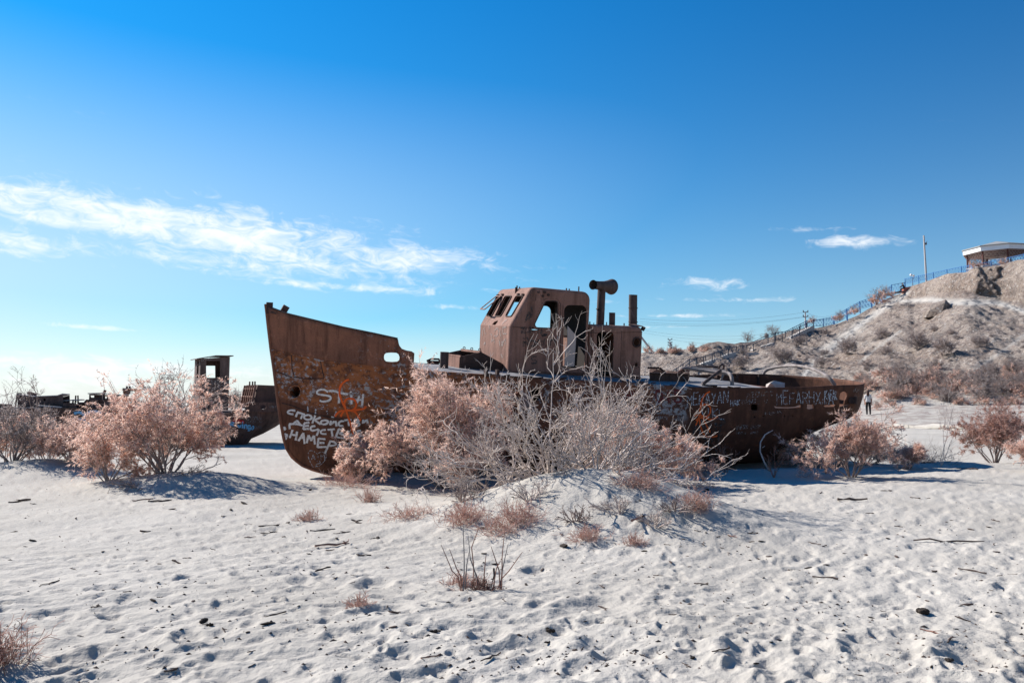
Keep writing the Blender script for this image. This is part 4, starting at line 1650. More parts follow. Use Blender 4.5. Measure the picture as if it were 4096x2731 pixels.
def build_aft():
    z4 = lambda x, y: (2600 + x / 3.92, 1440 + y / 3.92)
    hit = lambda x, y, t: L(*SH.hit(*z4(x, y), 1, t))
    # engine-hatch coaming behind the casing
    p0, p1 = hit(0, 345, .9), hit(603, 345, .9)
    q0, q1 = hit(0, 205, .9), hit(603, 225, .9)
    mb = MB()
    mb.add([p0, p1, q1, q0, p0 + L(0, -.02, 0), p1 + L(0, -.02, 0), q1 + L(0, -.02, 0), q0 + L(0, -.02, 0)],
           [(0, 1, 2, 3), (7, 6, 5, 4), (0, 4, 5, 1), (3, 2, 6, 7), (1, 5, 6, 2), (0, 3, 7, 4)])
    co = mb.build('hatch_coaming', M_DARK, ship)
    mb = MB()
    mb.bar(q0 + L(0, .02, 0.01), q1 + L(0, .02, .01), .07, .02)
    mb.build('coaming_flange', M_DARK, co)
    mb = MB()
    r0, r1 = hit(640, 370, -.9), hit(1390, 375, -.9)
    w0, w1 = hit(640, 268, -.9), hit(1385, 270, -.9)
    mb.add([r0 + L(0, 0, -.15), r1 + L(0, 0, -.15), w1, w0, r0 + L(0, -.02, -.15), r1 + L(0, -.02, -.15), w1 + L(0, -.02, 0), w0 + L(0, -.02, 0)],
           [(0, 1, 2, 3), (7, 6, 5, 4), (0, 4, 5, 1), (3, 2, 6, 7), (1, 5, 6, 2), (0, 3, 7, 4)])
    mb.build('far_coaming', M_DARK, ship)
    mb = MB()
    mb.box((p1 + r1 * 0 + L(0, 0, .1)) * 1.0 + L(.03, -.9, 0), (.02, 1.75, .26))
    mb.build('coaming_end', M_DARK, co)
    # triangular brackets
    for tri, t in [([(395, 208), (500, 138), (600, 215)], .55), ([(20, 190), (110, 140), (210, 195)], .3), ([(560, 175), (640, 98), (650, 120), (600, 215)], .5)]:
        mb = MB()
        q = [hit(x, y, t) for x, y in tri]
        n = len(q)
        mb.add(q + [p + L(0, -.015, 0) for p in q], [tuple(range(n)), tuple(range(2 * n - 1, n - 1, -1))] + [(i, i + n, (i + 1) % n + n, (i + 1) % n) for i in range(n)])
        mb.build('bracket_plate', M_HOUSE, ship)
    for (a, b, t, w) in [((-30, 120), (150, 125), .3, .05), ((150, 125), (240, 200), .3, .05), ((500, 145), (600, 212), .57, .03), ((150, 118), (215, 198), .35, .04)]:
        mb = MB()
        mb.bar(hit(*a, t), hit(*b, t), w, w)
        mb.build('hatch_bar', M_DARK, ship)
    pr = .036

    def pipe(name, pts, r, mat):
        P = [hit(*p) for p in pts]
        # smooth the polyline
        Q = []
        for i in range(len(P) - 1):
            a, b = P[max(i - 1, 0)], P[i]
            c, d = P[i + 1], P[min(i + 2, len(P) - 1)]
            for k in range(6):
                u = k / 6
                Q.append(0.5 * ((2 * b) + (c - a) * u + (2 * a - 5 * b + 4 * c - d) * u * u + (3 * b - a - 3 * c + d) * u ** 3))
        Q.append(P[-1])
        mb = MB()
        mb.tube(Q, r, 10)
        return mb.build(name, mat, ship, True)
    pipe('bent_pipe', [(480, 165, .4), (500, 140, .4), (560, 130, .45), (700, 148, .55), (900, 172, .8), (1100, 195, 1.1), (1220, 208, 1.3), (1268, 240, 1.42), (1285, 310, 1.5), (1287, 430, 1.55)], .046, M_PALEPIPE)
    pipe('bent_pipe', [(530, 108, .2), (700, 118, .3), (900, 142, .5), (1100, 165, .75), (1200, 178, .9)], .028, M_PALEPIPE)
    pipe('diagonal_strut', [(1105, 160, 1.15), (1000, 240, 1.25), (900, 318, 1.4), (830, 372, 1.5)], .042, M_PIPE)
    pipe('hand_rail', [(640, 106, .0), (760, 108, .1), (950, 104, .2), (1085, 106, .3)], .032, M_PIPE)
    pipe('hanging_hook', [(1150, 225, .5), (1130, 280, .5), (1105, 320, .5)], .028, M_PALEPIPE)
    c = hit(1118, 115, .35)
    mb = MB()
    mb.tube([c + L(.075 * math.cos(a), .03 * math.sin(a), .075 * math.sin(a)) for a in np.linspace(0, 2 * math.pi, 19)], .03, 8, cap=False)
    mb.build('ring_eye', M_PIPE, ship, True)
    for a, b in [((1030, 255, .0), (1225, 255, .0)), ((1100, 238, .1), (1228, 240, .1))]:
        mb = MB()
        mb.bar(hit(*a), hit(*b), .12, .07)
        mb.build('cross_beam', M_DARK, ship)
    mb = MB()
    mb.box(hit(1480, 405, .9), (1.3, 1.1, .05), Euler((0, R(3), 0)).to_matrix())
    mb.build('loose_plate', M_HOUSE, ship)
    for (x, y) in [(432, 360), (815, 405)]:
        c = hit(x, y, 1.75)
        mb = MB()
        mb.tube([c + L(-.02, 0, -.06), c + L(.02, 0, .07)], .018, 6)
        mb.build('deck_stub', M_PALEPIPE, ship)
    # big towing arch over the stern
    src = [(3048, 1512, -1.95), (3052, 1500, -1.95), (3062, 1484, -1.9), (3085, 1473, -1.75), (3130, 1465, -1.3), (3172, 1462, -.7), (3219, 1467, .1), (3262, 1480, .9), (3298, 1498, 1.4), (3322, 1517, 1.65), (3340, 1541, 1.72)]
    P = [L(*SH.hit(x, y, 1, t)) for x, y, t in src]
    P = [P[0] + L(0, 0, -.4)] + P
    Q = []
    for i in range(len(P) - 1):
        a, b = P[max(i - 1, 0)], P[i]
        c, d = P[i + 1], P[min(i + 2, len(P) - 1)]
        for k in range(5):
            u = k / 5
            Q.append(0.5 * ((2 * b) + (c - a) * u + (2 * a - 5 * b + 4 * c - d) * u * u + (3 * b - a - 3 * c + d) * u ** 3))
    Q.append(P[-1])
    mb = MB()
    mb.tube(Q, .045, 12)
    mb.build('towing_arch', M_PALEPIPE, ship, True)


build_aft()
bpy.context.view_layer.update()

# ------------------------------------------------------------------ painted and chalked writing on the steel
FONT = {'A': '00 26 40|12 32', 'B': '00 06 25 35 34 23 03|23 42 41 30 00', 'C': '45 36 16 05 01 10 30 41', 'D': '00 06 26 44 42 20 00', 'E': '46 06 00 40|03 33',
        'F': '46 06 00|03 33', 'G': '45 36 16 05 01 10 30 42 22', 'H': '06 00|46 40|03 43', 'I': '20 26', 'J': '46 41 30 10 01', 'K': '06 00|46 03 40', 'L': '06 00 40',
        'M': '00 06 23 46 40', 'N': '00 06 40 46', 'O': '16 05 01 10 30 41 45 36 16', 'P': '00 06 36 45 44 33 03', 'R': '00 06 36 45 44 33 03|23 40', 'S': '45 36 16 05 14 33 42 41 30 10 01',
        'T': '06 46|26 20', 'U': '06 01 10 30 41 46', 'V': '06 20 46', 'W': '06 10 24 30 46', 'X': '00 46|06 40', 'Y': '06 23 46|23 20', 'Z': '06 46 00 40',
        '0': '16 05 01 10 30 41 45 36 16', '1': '15 26 20', '2': '05 16 36 45 44 00 40', '3': '05 16 36 45 34 23 34 42 41 30 10 01', '4': '30 36 02 42', '5': '46 06 03 33 42 41 30 00',
        '7': '06 46 10', '8': '23 14 15 26 36 35 23 12 11 20 30 41 32 23', '9': '43 13 04 05 16 36 45 41 30 10', '.': '20 21', '+': '13 33|22 24', '-': '13 33',
        'П': '00 06 46 40', 'Д': '-1-1 -11 0131 06', 'И': '06 00 46 40', 'Й': '06 00 46 40|17 37', 'г': '04 34', 'i': '20 24|26 27', 'n': '00 04|03 14 34 43 40', 'a': '43 34 14 03 01 10 30 41|44 40',
        'u': '04 01 10 30 41|44 40', 'g': '43 34 14 03 01 10 30 41|44 4m 3n 0n', 'c': '43 34 14 03 01 10 30 41', 'h': '06 00|03 14 34 43 40', 'R_': '', 'o': '14 03 01 10 30 41 43 34 14', 'z': '04 44 00 40', 'd': '46 40|43 34 14 03 01 10 30 41',
        'w': '04 10 23 30 44', 'm': '00 04|03 14 23 20|23 34 43 40', 'e': '02 42 43 34 14 03 01 10 30', 't': '26 20 40|04 44', 'r': '00 04|03 24 34', 'b': '06 00|03 14 34 43 41 30 10 01'}
FONT['Д'] = '0m 00 40 4m|10 26 30|00 10|30 40'
_dc = {'m': -1, 'n': -2}


def glyph(ch):
    out = []
    for st in FONT.get(ch, '').split('|'):
        pts = []
        for tk in st.split():
            f = lambda c: _dc[c] if c in _dc else int(c)
            pts.append((f(tk[0]) / 4 * 0.62, f(tk[1]) / 6))
        if pts:
            out.append(pts)
    return out


def chaikin(p, n=1):
    for _ in range(n):
        q = [p[0]]
        for a, b in zip(p[:-1], p[1:]):
            q.append((a[0] * .75 + b[0] * .25, a[1] * .75 + b[1] * .25))
            q.append((a[0] * .25 + b[0] * .75, a[1] * .25 + b[1] * .75))
        q.append(p[-1])
        p = q
    return p


def text_strokes(txt, p0, p1, h, slant=0.0, jitter=0.03, rnd=0, seed=1):
    """strokes in photograph pixels for a line of writing from baseline p0 to p1, letter height h"""
    rng = random.Random(seed)
    n = len(txt)
    dx, dy = (p1[0] - p0[0]) / n, (p1[1] - p0[1]) / n
    ln = math.hypot(dx, dy)
    ex = (dx / ln, dy / ln)
    up = (-ex[1] * -1 * 0 + slant, -1.0)
    out = []
    for i, ch in enumerate(txt):
        sc = 1 + rng.uniform(-.12, .12)
        ox, oy = p0[0] + dx * i, p0[1] + dy * i + rng.uniform(-.04, .04) * h
        for st in glyph(ch):
            q = []
            for gx, gy in st:
                gx = gx / .62 * .74 + rng.uniform(-jitter, jitter)
                gy = gy * sc + rng.uniform(-jitter, jitter)
                q.append((ox + ex[0] * gx * ln + up[0] * gy * h, oy + ex[1] * gx * ln + up[1] * gy * h))
            out.append(chaikin(q, rnd) if len(q) > 2 else q)
    return out


def bvh_of(objs):
    V, Fc = [], []
    for o in objs:
        b = len(V)
        m = o.matrix_world
        V += [m @ v.co for v in o.data.vertices]
        Fc += [[i + b for i in p.vertices] for p in o.data.polygons]
    return BVHTree.FromPolygons(V, Fc)


def paint(name, strokes, width, mat, parent, bvh, lift=0.006, single=True):
    """lay paint strokes (photograph pixels) on the surface they are seen on"""
    inv = parent.matrix_world.inverted()
    if single:
        for st in strokes:
            paint(name, [st], width, mat, parent, bvh, lift, False)
        return
    mb = MB()
    ALPHA = []
    for st in strokes:
        run = []
        pts = []
        for a, b in zip(st[:-1], st[1:]):
            m = max(1, int(math.hypot(b[0] - a[0], b[1] - a[1]) / 5))
            pts += [(a[0] + (b[0] - a[0]) * k / m, a[1] + (b[1] - a[1]) * k / m) for k in range(m)]
        pts.append(st[-1])

        def flush(run):
            if len(run) < 2:
                return
            # run-out at both ends, soft feathered sides
            a, b = run[0], run[-1]
            ta = (run[0][0] - run[1][0]).normalized() * width * .35
            tb = (run[-1][0] - run[-2][0]).normalized() * width * .35
            run = [(a[0] + ta, a[1])] + run + [(b[0] + tb, b[1])]
            vs, al = [], []
            for i, (p, n) in enumerate(run):
                t = (run[min(i + 1, len(run) - 1)][0] - run[max(i - 1, 0)][0])
                if t.length < 1e-6:
                    continue
                sd = n.cross(t.normalized()) * width * .8 * (0.85 + .3 * random.random())
                for c, e in ((1, 0), (.38, 1), (-.38, 1), (-1, 0)):
                    vs.append(inv @ (p + sd * c))
                    al.append(e if 0 < i < len(run) - 1 else 0)
            k = len(vs) // 4
            mb.add(vs, [(4 * i + m, 4 * i + m + 1, 4 * i + m + 5, 4 * i + m + 4) for i in range(k - 1) for m in range(3)])
            ALPHA.extend(al)
        last = None
        for q in pts:
            h = bvh.ray_cast(EYE, pix_ray(*q).normalized())
            if h[0] is None or (last is not None and abs(h[3] - last) > 0.5):
                flush(run)
                run = []
                last = None if h[0] is None else h[3]
                continue
            last = h[3]
            n = h[1]
            if n.dot(EYE - h[0]) < 0:
                n = -n
            run.append((h[0] + n * lift, n))
        flush(run)
    if mb.v:
        o = mb.build(name, mat, parent)
        o.data.attributes.new('spray', 'FLOAT', 'POINT').data.foreach_set('value', np.array(ALPHA, dtype=np.float32))
        if len(strokes) > 1:
            o['kind'] = 'stuff'
        return o


def graffiti_ship():
    bv = bvh_of([hull, bulwark, wheelhouse, casing])
    a = lambda x, y: (1100 + x / 3.734, 1450 + y / 3.734)
    A = lambda pts: [a(*p) for p in pts]
    W = []
    # STiH
    W += [chaikin(A([(790, 435), (740, 400), (670, 400), (625, 430), (630, 465), (700, 480), (790, 490), (835, 510), (830, 550), (770, 578), (700, 580), (672, 565)]), 1),
          A([(805, 422), (870, 420), (950, 445), (1085, 468)]), A([(958, 440), (960, 520), (955, 600)]), A([(1143, 485), (1143, 615)]), A([(1132, 430), (1136, 442)]),
          A([(1260, 500), (1225, 600)]), A([(1215, 560), (1300, 552)]), A([(1320, 470), (1300, 640)])]
    # СПОКОЙСТВИ
    W += [chaikin(A([(300, 715), (240, 708), (200, 720), (190, 745), (225, 765), (272, 768)]), 1), A([(312, 805), (340, 742)]), A([(335, 738), (445, 772)]), A([(415, 770), (388, 835)]),
          chaikin(A([(500, 778), (445, 790), (430, 815), (455, 845), (510, 852), (550, 830), (545, 795), (500, 778)]), 1), A([(600, 790), (560, 900)]), A([(680, 815), (590, 855)]), A([(590, 855), (680, 915)]),
          chaikin(A([(735, 858), (690, 870), (685, 905), (720, 922), (765, 915), (800, 885), (780, 862), (735, 858)]), 1), A([(835, 868), (825, 925)]), A([(825, 925), (890, 875)]), A([(905, 870), (920, 945)]), A([(845, 815), (880, 822)]),
          chaikin(A([(1030, 868), (980, 872), (950, 900), (955, 940), (1020, 942)]), 1), A([(1040, 860), (1140, 850)]), A([(1100, 860), (1105, 940)]),
          chaikin(A([(1190, 850), (1250, 845), (1260, 870), (1200, 890), (1270, 905), (1255, 940), (1185, 950)]), 1), A([(1190, 850), (1185, 950)]), A([(1320, 850), (1310, 900), (1380, 850), (1385, 900)]),
          # ДЕЙСТВИЕ
          A([(222, 985), (215, 920)]), A([(215, 918), (300, 910), (410, 935)]), A([(285, 905), (330, 865)]), A([(330, 865), (378, 920)]), A([(510, 890), (440, 902)]), A([(440, 902), (425, 990)]), A([(425, 992), (500, 985)]), A([(432, 945), (505, 940)]),
          chaikin(A([(600, 945), (545, 950), (525, 985), (550, 1015), (610, 1005), (650, 990)]), 1), A([(655, 995), (625, 1085)]), chaikin(A([(755, 1000), (700, 1005), (678, 1035), (700, 1062), (765, 1062)]), 1),
          A([(790, 1000), (890, 990)]), A([(845, 1000), (858, 1095)]), A([(955, 990), (910, 1105)]), chaikin(A([(955, 990), (1020, 1005), (1010, 1040), (940, 1050), (1040, 1080), (1050, 1120), (990, 1125), (905, 1100)]), 1),
          A([(1095, 1015), (1080, 1120)]), A([(1080, 1120), (1170, 1040)]), A([(1180, 1035), (1180, 1095)]), A([(1280, 1010), (1230, 1020)]), A([(1230, 1020), (1240, 1100)]), A([(1240, 1100), (1300, 1085)]), A([(1235, 1062), (1290, 1050)]),
          # НАМЕРЕ
          A([(262, 1005), (222, 1120)]), A([(330, 1030), (312, 1155)]), A([(240, 1070), (325, 1085)]), A([(425, 1050), (352, 1165)]), A([(425, 1050), (442, 1205)]), A([(370, 1125), (440, 1115)]),
          A([(500, 1085), (475, 1195)]), A([(505, 1085), (540, 1160)]), A([(540, 1160), (580, 1090)]), A([(585, 1090), (595, 1215)]), A([(750, 1140), (650, 1130)]), A([(650, 1130), (635, 1260)]), A([(635, 1260), (770, 1255)]), A([(640, 1195), (735, 1195)]),
          A([(830, 1165), (745, 1350)]), chaikin(A([(835, 1170), (900, 1190), (920, 1215), (880, 1235), (800, 1240)]), 1), A([(1060, 1205), (960, 1215)]), A([(960, 1215), (925, 1310)]), A([(925, 1312), (1070, 1300)]), A([(950, 1260), (1050, 1255)]),
          A([(1110, 1190), (1095, 1330)]), A([(1090, 1270), (1130, 1260)]), A([(1440, 1180), (1420, 1200)])]
    paint('graffiti', W, .040, P_WHITE, ship, bv)
    # white blots near the stem
    mb = []
    for (x, y, r) in [(135, 985, 16), (150, 1085, 20), (148, 1120, 18), (170, 1090, 12)]:
        for rr in (r * .2, r * .55, r * .9):
            mb.append([a(x + rr * math.cos(k * .7), y + rr * math.sin(k * .7)) for k in range(10)])
    paint('paint_blots', mb, .05, P_WHITE, ship, bv, .007, False)
    Or = [chaikin(A([(1105, 250), (1050, 270), (985, 330), (962, 410), (970, 500), (1010, 590), (1050, 680), (1090, 790), (1140, 940), (1165, 1050), (1180, 1140)]), 2),
          chaikin(A([(1050, 670), (1035, 610), (1055, 550), (1120, 530), (1190, 550), (1222, 610), (1205, 670), (1160, 710), (1090, 715), (1000, 712), (940, 740), (900, 800)]), 2),
          chaikin(A([(985, 800), (1010, 740), (1060, 705), (1130, 712), (1200, 730), (1240, 790), (1280, 860)]), 2), chaikin(A([(1150, 715), (1250, 700), (1330, 690), (1360, 650)]), 2)]
    paint('graffiti', Or, .042, P_ORANGE, ship, bv, .009)
    heart = [chaikin(A([(630, 1360), (570, 1310), (510, 1310), (490, 1370), (510, 1450), (570, 1560)]), 2), chaikin(A([(630, 1360), (690, 1325), (760, 1345), (768, 1400), (740, 1470), (670, 1530), (600, 1550)]), 2)]
    heart += text_strokes('A+M', a(545, 1440), a(760, 1450), 22) + [chaikin(A([(620, 1470), (670, 1465), (680, 1500), (610, 1510), (620, 1550), (670, 1540)]), 1)]
    heart += [chaikin(A([(665, 630), (735, 630), (725, 670), (680, 660), (690, 695), (740, 690)]), 1)]
    paint('graffiti', heart, .011, P_CHALK, ship, bv)
    paint('graffiti', [A([(495, 640), (490, 740)]), A([(610, 690), (600, 790)]), A([(775, 720), (785, 770)]), A([(915, 730), (890, 800)])], .03, P_CHALK, ship, bv, .004)
    # after hull
    z4 = lambda x, y: (2600 + x / 3.92, 1440 + y / 3.92)
    Z = lambda pts: [z4(*p) for p in pts]
    w2 = text_strokes('MEKAYAN', z4(580, 710), z4(1240, 665), 44, .05)
    w2 += text_strokes('HAK', z4(1260, 715), z4(1420, 712), 26) + text_strokes('MEFARHXIA', z4(1985, 690), z4(2900, 680), 48) + text_strokes('JKAFAK', (3290, 1600), (3350, 1597), 36)
    w2 += text_strokes('AIKL', z4(770, 900), z4(1190, 930), 36)
    paint('graffiti', w2, .021, P_CHALK, ship, bv)
    w3 = text_strokes('Azamat', z4(1510, 590), z4(1930, 550), 26, .1, rnd=1) + text_strokes('zyu', z4(1680, 690), z4(1850, 660), 20) + text_strokes('SHERR 0401', (2942, 1716), (3044, 1712), 15, .15)
    w3 += text_strokes('Jumayev onat', (2938, 1734), (3032, 1732), 9, .2) + text_strokes('Z-A', (3080, 1658), (3120, 1656), 10) + text_strokes('ZATMBAN', z4(1430, 690), z4(1660, 680), 18)
    w3 += text_strokes('akmaaz', (3255, 1618), (3310, 1612), 8, .3) + text_strokes('WON', (3412, 1570), (3438, 1565), 14) + text_strokes('5', (3418, 1588), (3430, 1586), 12) + text_strokes('FAIWI', (2782, 1712), (2870, 1706), 28)
    paint('small_graffiti', w3, .016, P_FAINT, ship, bv, .006, False)
    o2 = [chaikin(Z([(935, 492), (880, 520), (830, 580), (800, 660), (775, 790), (790, 850)]), 2), chaikin(Z([(775, 820), (785, 740), (830, 695), (890, 692), (940, 730), (950, 790), (930, 850), (870, 900), (780, 900), (720, 940)]), 2),
          chaikin(Z([(695, 875), (760, 855), (850, 880), (920, 935), (1000, 920), (1060, 880)]), 2), chaikin([(2795, 1665), (2800, 1700), (2812, 1735), (2830, 1750), (2868, 1742)], 2), chaikin([(2795, 1670), (2782, 1700)], 1),
          chaikin([(2808, 1665), (2822, 1695), (2840, 1728)], 2)]
    paint('graffiti', o2, .034, P_ORANGE, ship, bv, .009)
    mar = text_strokes('DIS', z4(90, 630), z4(520, 670), 44, .0, rnd=1) + text_strokes('RO', (2500, 1600), (2570, 1602), 40)
    paint('graffiti', mar, .05, P_MAROON, ship, bv)
    blk = text_strokes('AEP', (2770, 1735), (2910, 1725), 60) + [[(2815, 1755), (2850, 1755), (2842, 1780)], [(2890, 1670), (2870, 1770)]]
    paint('graffiti', blk, .04, P_BLACK, ship, bv)
    # wheelhouse
    b5 = lambda pts: [z5(*p) for p in pts]
    bk = [chaikin(b5([(1180, 740), (1210, 640), (1240, 560), (1260, 640), (1220, 700)]), 1), b5([(1275, 500), (1285, 600), (1265, 680)]), b5([(1210, 620), (1280, 640)])]
    bk += text_strokes('20.04.19', z5(1115, 900), z5(1450, 905), 22, 0) + text_strokes('Ranch', z5(1150, 1110), z5(1680, 1105), 34, 0) + text_strokes('NOOR', z5(1440, 955), z5(1520, 950), 5) + text_strokes('5', z5(1280, 1380), z5(1380, 1380), 30)
    paint('graffiti', bk, .035, P_BLACK, ship, bv)
    pl = [chaikin(b5([(510, 950), (520, 870), (550, 810), (545, 880), (560, 930)]), 1), chaikin(b5([(700, 880), (740, 820), (765, 860), (750, 960), (700, 950)]), 1), b5([(610, 780), (620, 840)]),
          chaikin(b5([(640, 920), (670, 960), (640, 1060), (690, 1000), (700, 1060)]), 1), b5([(830, 820), (880, 815)]), b5([(835, 820), (830, 920), (885, 915)]), b5([(770, 1020), (790, 1120)]),
          chaikin(b5([(800, 1060), (840, 1040), (830, 1110), (800, 1100), (840, 1060), (870, 980), (870, 1080)]), 1), chaikin(b5([(530, 1090), (560, 1040), (550, 1090)]), 1), b5([(805, 1240), (825, 1300), (835, 1250)]),
          chaikin(b5([(820, 770), (860, 720), (900, 700)]), 1), b5([(545, 770), (560, 745)]), b5([(785, 870), (795, 960)])]
    paint('graffiti', pl, .03, P_PALE, ship, bv)
    paint('graffiti', text_strokes('EISAIUTOI', z4(1800, 850), z4(2080, 830), 8), .014, P_FAINT, ship, bv, .006, False)


graffiti_ship()

# ------------------------------------------------------------------ the wrecks further back on the left


def prism(mb, fr, poly, t0, t1):
    """side outline poly (s,z) extruded from t0 to t1"""
    n = len(poly)
    vs = [L(p[0], t0, p[1]) for p in poly] + [L(p[0], t1, p[1]) for p in poly]
    return mb.add(vs, [tuple(range(n)), tuple(range(2 * n - 1, n - 1, -1))] + [(i, i + n, (i + 1) % n + n, (i + 1) % n) for i in range(n)])


def hull_simple(name, root, stations, mat, keel=0.0):
    """stations: (s, half breadth at deck, deck z, bottom z, bottom half breadth)"""
    V, Fq = [], []
    K = 7
    for (s, b, zd, zb, bb) in stations:
        for sd in (1, -1):
            for k in range(K):
                q = k / (K - 1)
                V.append(L(s, sd * (bb + (b - bb) * (1 - (1 - q) ** 2.4)), zb + (zd - zb) * q))
    n = 2 * K
    for i in range(len(stations) - 1):
        for sd in (0, 1):
            for k in range(K - 1):
                a, b = i * n + sd * K + k, (i + 1) * n + sd * K + k
                Fq.append((a, b, b + 1, a + 1) if sd == 0 else (a, a + 1, b + 1, b))
        a, b = i * n, (i + 1) * n
        Fq.append((a, a + K, b + K, b))
        Fq.append((a + K - 1, b + K - 1, b + 2 * K - 1, a + 2 * K - 1))
    for i in (0, len(stations) - 1):
        a = i * n
        Fq.append(tuple([a + k for k in range(K)] + [a + K + k for k in range(K - 1, -1, -1)]))
    o = mesh_np(name, V, Fq, mat, root)
    bm = bmesh.new()
    bm.from_mesh(o.data)
    bmesh.ops.recalc_face_normals(bm, faces=bm.faces)
    bm.to_mesh(o.data)
    bm.free()
    return o


def wreck_tower():
    o = at(855, 1640, 31.5)
    W = Frame((o.x, o.y, 0.05), R(31), R(1))
    root = W.root('workboat_wreck')
    tag(root, 'rusty workboat wreck with tall box wheelhouse and low slatted cabin', 'boat')
    z8 = lambda x, y: (600 + x / 3.4836, 1380 + y / 3.4836)
    T = 1.75
    h = lambda x, y, t=T: W.hit(*z8(x, y), 1, t)
    # hull
    st = []
    for px, zt, zb in [(300, 940, 1330), (500, 938, 1350), (800, 936, 1365), (1100, 934, 1368), (1330, 930, 1355), (1500, 930, 1310), (1700, 930, 1240), (1900, 930, 1150), (2080, 925, 1040)]:
        a = h(px, zt)
        b = W.hit(*z8(px, zb), 1, T - .5)
        u = max(0.0, (px - 1330) / 750.0)
        br = T * (1 - .75 * u ** 2.2)
        st.append((a[0], br, a[2], max(-0.15, b[2]) if u > 0.05 else -0.3, br * (.62 - .5 * u)))
    hull_simple('hull', root, st, M_WRECK)
    # raised forward bulwark with an oval port
    mb = MB()
    zz = h(1300, 930)[2]
    outer = [(h(x, y)[0], h(x, y)[2]) for x, y in [(1300, 925), (1900, 930), (2050, 900), (2050, 790), (1428, 800)]]
    oval = [(h(1577 + 43 * math.cos(k * .524), 863 + 30 * math.sin(k * .524))[0], h(1577 + 43 * math.cos(k * .524), 863 + 30 * math.sin(k * .524))[2]) for k in range(12)]
    mb.plate(outer, [oval], .03, L(0, T - .02, 0), L(1, 0, 0), L(0, 0, 1))
    mb.build('bulwark', M_WRECK, root)
    mb = MB()
    mb.bar(L(h(1150, 925)[0], T + .03, zz + .02), L(h(2000, 928)[0], T - .1, zz + .02), .08, .06)
    mb.build('rubbing_strake', M_WRECK, root)
    # box wheelhouse with square openings right through
    tn = .95
    f = lambda x, y: (W.hit(*z8(x, y), 1, tn)[0], W.hit(*z8(x, y), 1, tn)[2])
    s0, s1 = f(690, 800)[0], f(1088, 800)[0]
    z0, z1 = f(690, 870)[1], f(900, 160)[1]
    win = [f(782, 455), f(975, 455), f(975, 218), f(782, 218)]
    dp = 1.25
    tw = tn - dp
    th = MB()
    th.plate([(s0, z0 - .1), (s1, z0 - .1), (s1, z1), (s0, z1 - .09)], [win], .03, L(0, tn, 0), L(1, 0, 0), L(0, 0, 1))
    th.plate([(s0, z0 - .1), (s1, z0 - .1), (s1, z1), (s0, z1 - .09)], [[(win[0][0] + .10, win[0][1]), (win[1][0] + .06, win[1][1]), (win[2][0] + .06, win[2][1] - .16), (win[3][0] + .10, win[3][1] - .16)]], .03, L(0, tw, 0), L(1, 0, 0), L(0, 0, 1))
    sw = [(tw + .5, win[0][1]), (tn - .35, win[0][1]), (tn - .35, win[2][1]), (tw + .5, win[2][1])]
    for s_ in (s0, s1):
        th.plate([(tw, z0 - .1), (tn, z0 - .1), (tn, z1 - (.09 if s_ == s0 else 0)), (tw, z1 - (.09 if s_ == s0 else 0))], [sw], .03, L(s_, 0, 0), L(0, 1, 0), L(0, 0, 1))
    w = th.build('box_wheelhouse', M_WRECK2, root)
    mb = MB()
    rp = [(s0 - .16, z1 - .125), ((s0 + s1) / 2, z1 + .015), (s1 + .13, z1 + .03)]
    rp2 = [(a, b + .035) for a, b in rp][::-1]
    prism(mb, W, rp + rp2, tn + .10, tw - .10)
    mb.build('sheet_roof', M_WRECK2, w)
    # low cabin with slatted end
    c0, c1, c2 = h(1330, 800, 1.0), h(1480, 800, 1.0), h(1480, 555, 1.0)
    cs, ce, ct, cb = h(1455, 700, 1.0)[0], h(2000, 700, 1.0)[0], h(1490, 553, 1.0)[2], h(1455, 800, 1.0)[2]
    mb = MB()
    prism(mb, W, [(cs - .05, cb - .25), (ce, cb - .25), (ce, ct - .04), (cs + .12, ct)], 1.0, -.9)
    cab = mb.build('cabin', M_WRECK, root)
    mb = MB()
    for t in (-.85, -.45, -.1, .25, .6, .95):
        mb2 = MB()
        mb2.bar(L(cs - .1, t, cb - .2), L(cs + .04, t, ct - .02), .05, .08)
        mb2.build('end_post', M_HOUSE, cab)
    for i in range(3):
        mb2 = MB()
        q = (0, .55, 1)[i]
        mb2.bar(L(cs - .1 + .13 * q, -.9, cb - .15 + (ct - cb) * q), L(cs - .1 + .13 * q, .98, cb - .15 + (ct - cb) * q), .05, .05)
        mb2.build('slat', M_HOUSE, cab)
    for t in (.2, .6, -.3):
        mb2 = MB()
        mb2.tube([L(cs + .1, t, ct - .05), L(cs + .1, t, ct + .14)], .03, 6)
        mb2.build('vent_stub', M_WRECK, cab)
    # deck gear
    mb = MB()
    mb.bar(L(h(1175, 915)[0], 1.6, zz), L(h(1230, 870)[0], 1.5, zz + .25), .05, .04)
    mb.build('stanchion', M_PALEPIPE, root)
    bpy.context.view_layer.update()
    bv = bvh_of([c for c in root.children if c.name.startswith(('hull', 'bulwark', 'box'))])
    Zp = lambda pts: [z8(*p) for p in pts]
    ch = [chaikin(Zp([(875, 610), (840, 570), (795, 580), (780, 640), (810, 710), (865, 790)]), 2), chaikin(Zp([(875, 610), (920, 580), (965, 595), (970, 650), (930, 740), (875, 800)]), 2)]
    ch += text_strokes('A+O', z8(800, 660), z8(950, 660), 13)
    paint('graffiti', ch, .022, P_FAINT, root, bv, .02)
    sm = text_strokes('AMLBEK', z8(785, 500), z8(1010, 530), 9) + text_strokes('3191', z8(1015, 525), z8(1088, 545), 9) + text_strokes('NAMASUNE', z8(780, 545), z8(1060, 575), 9) + text_strokes('iNSTA', z8(755, 212), z8(880, 205), 7) + [Zp([(715, 192), (745, 192), (745, 218), (715, 218), (715, 192)])]
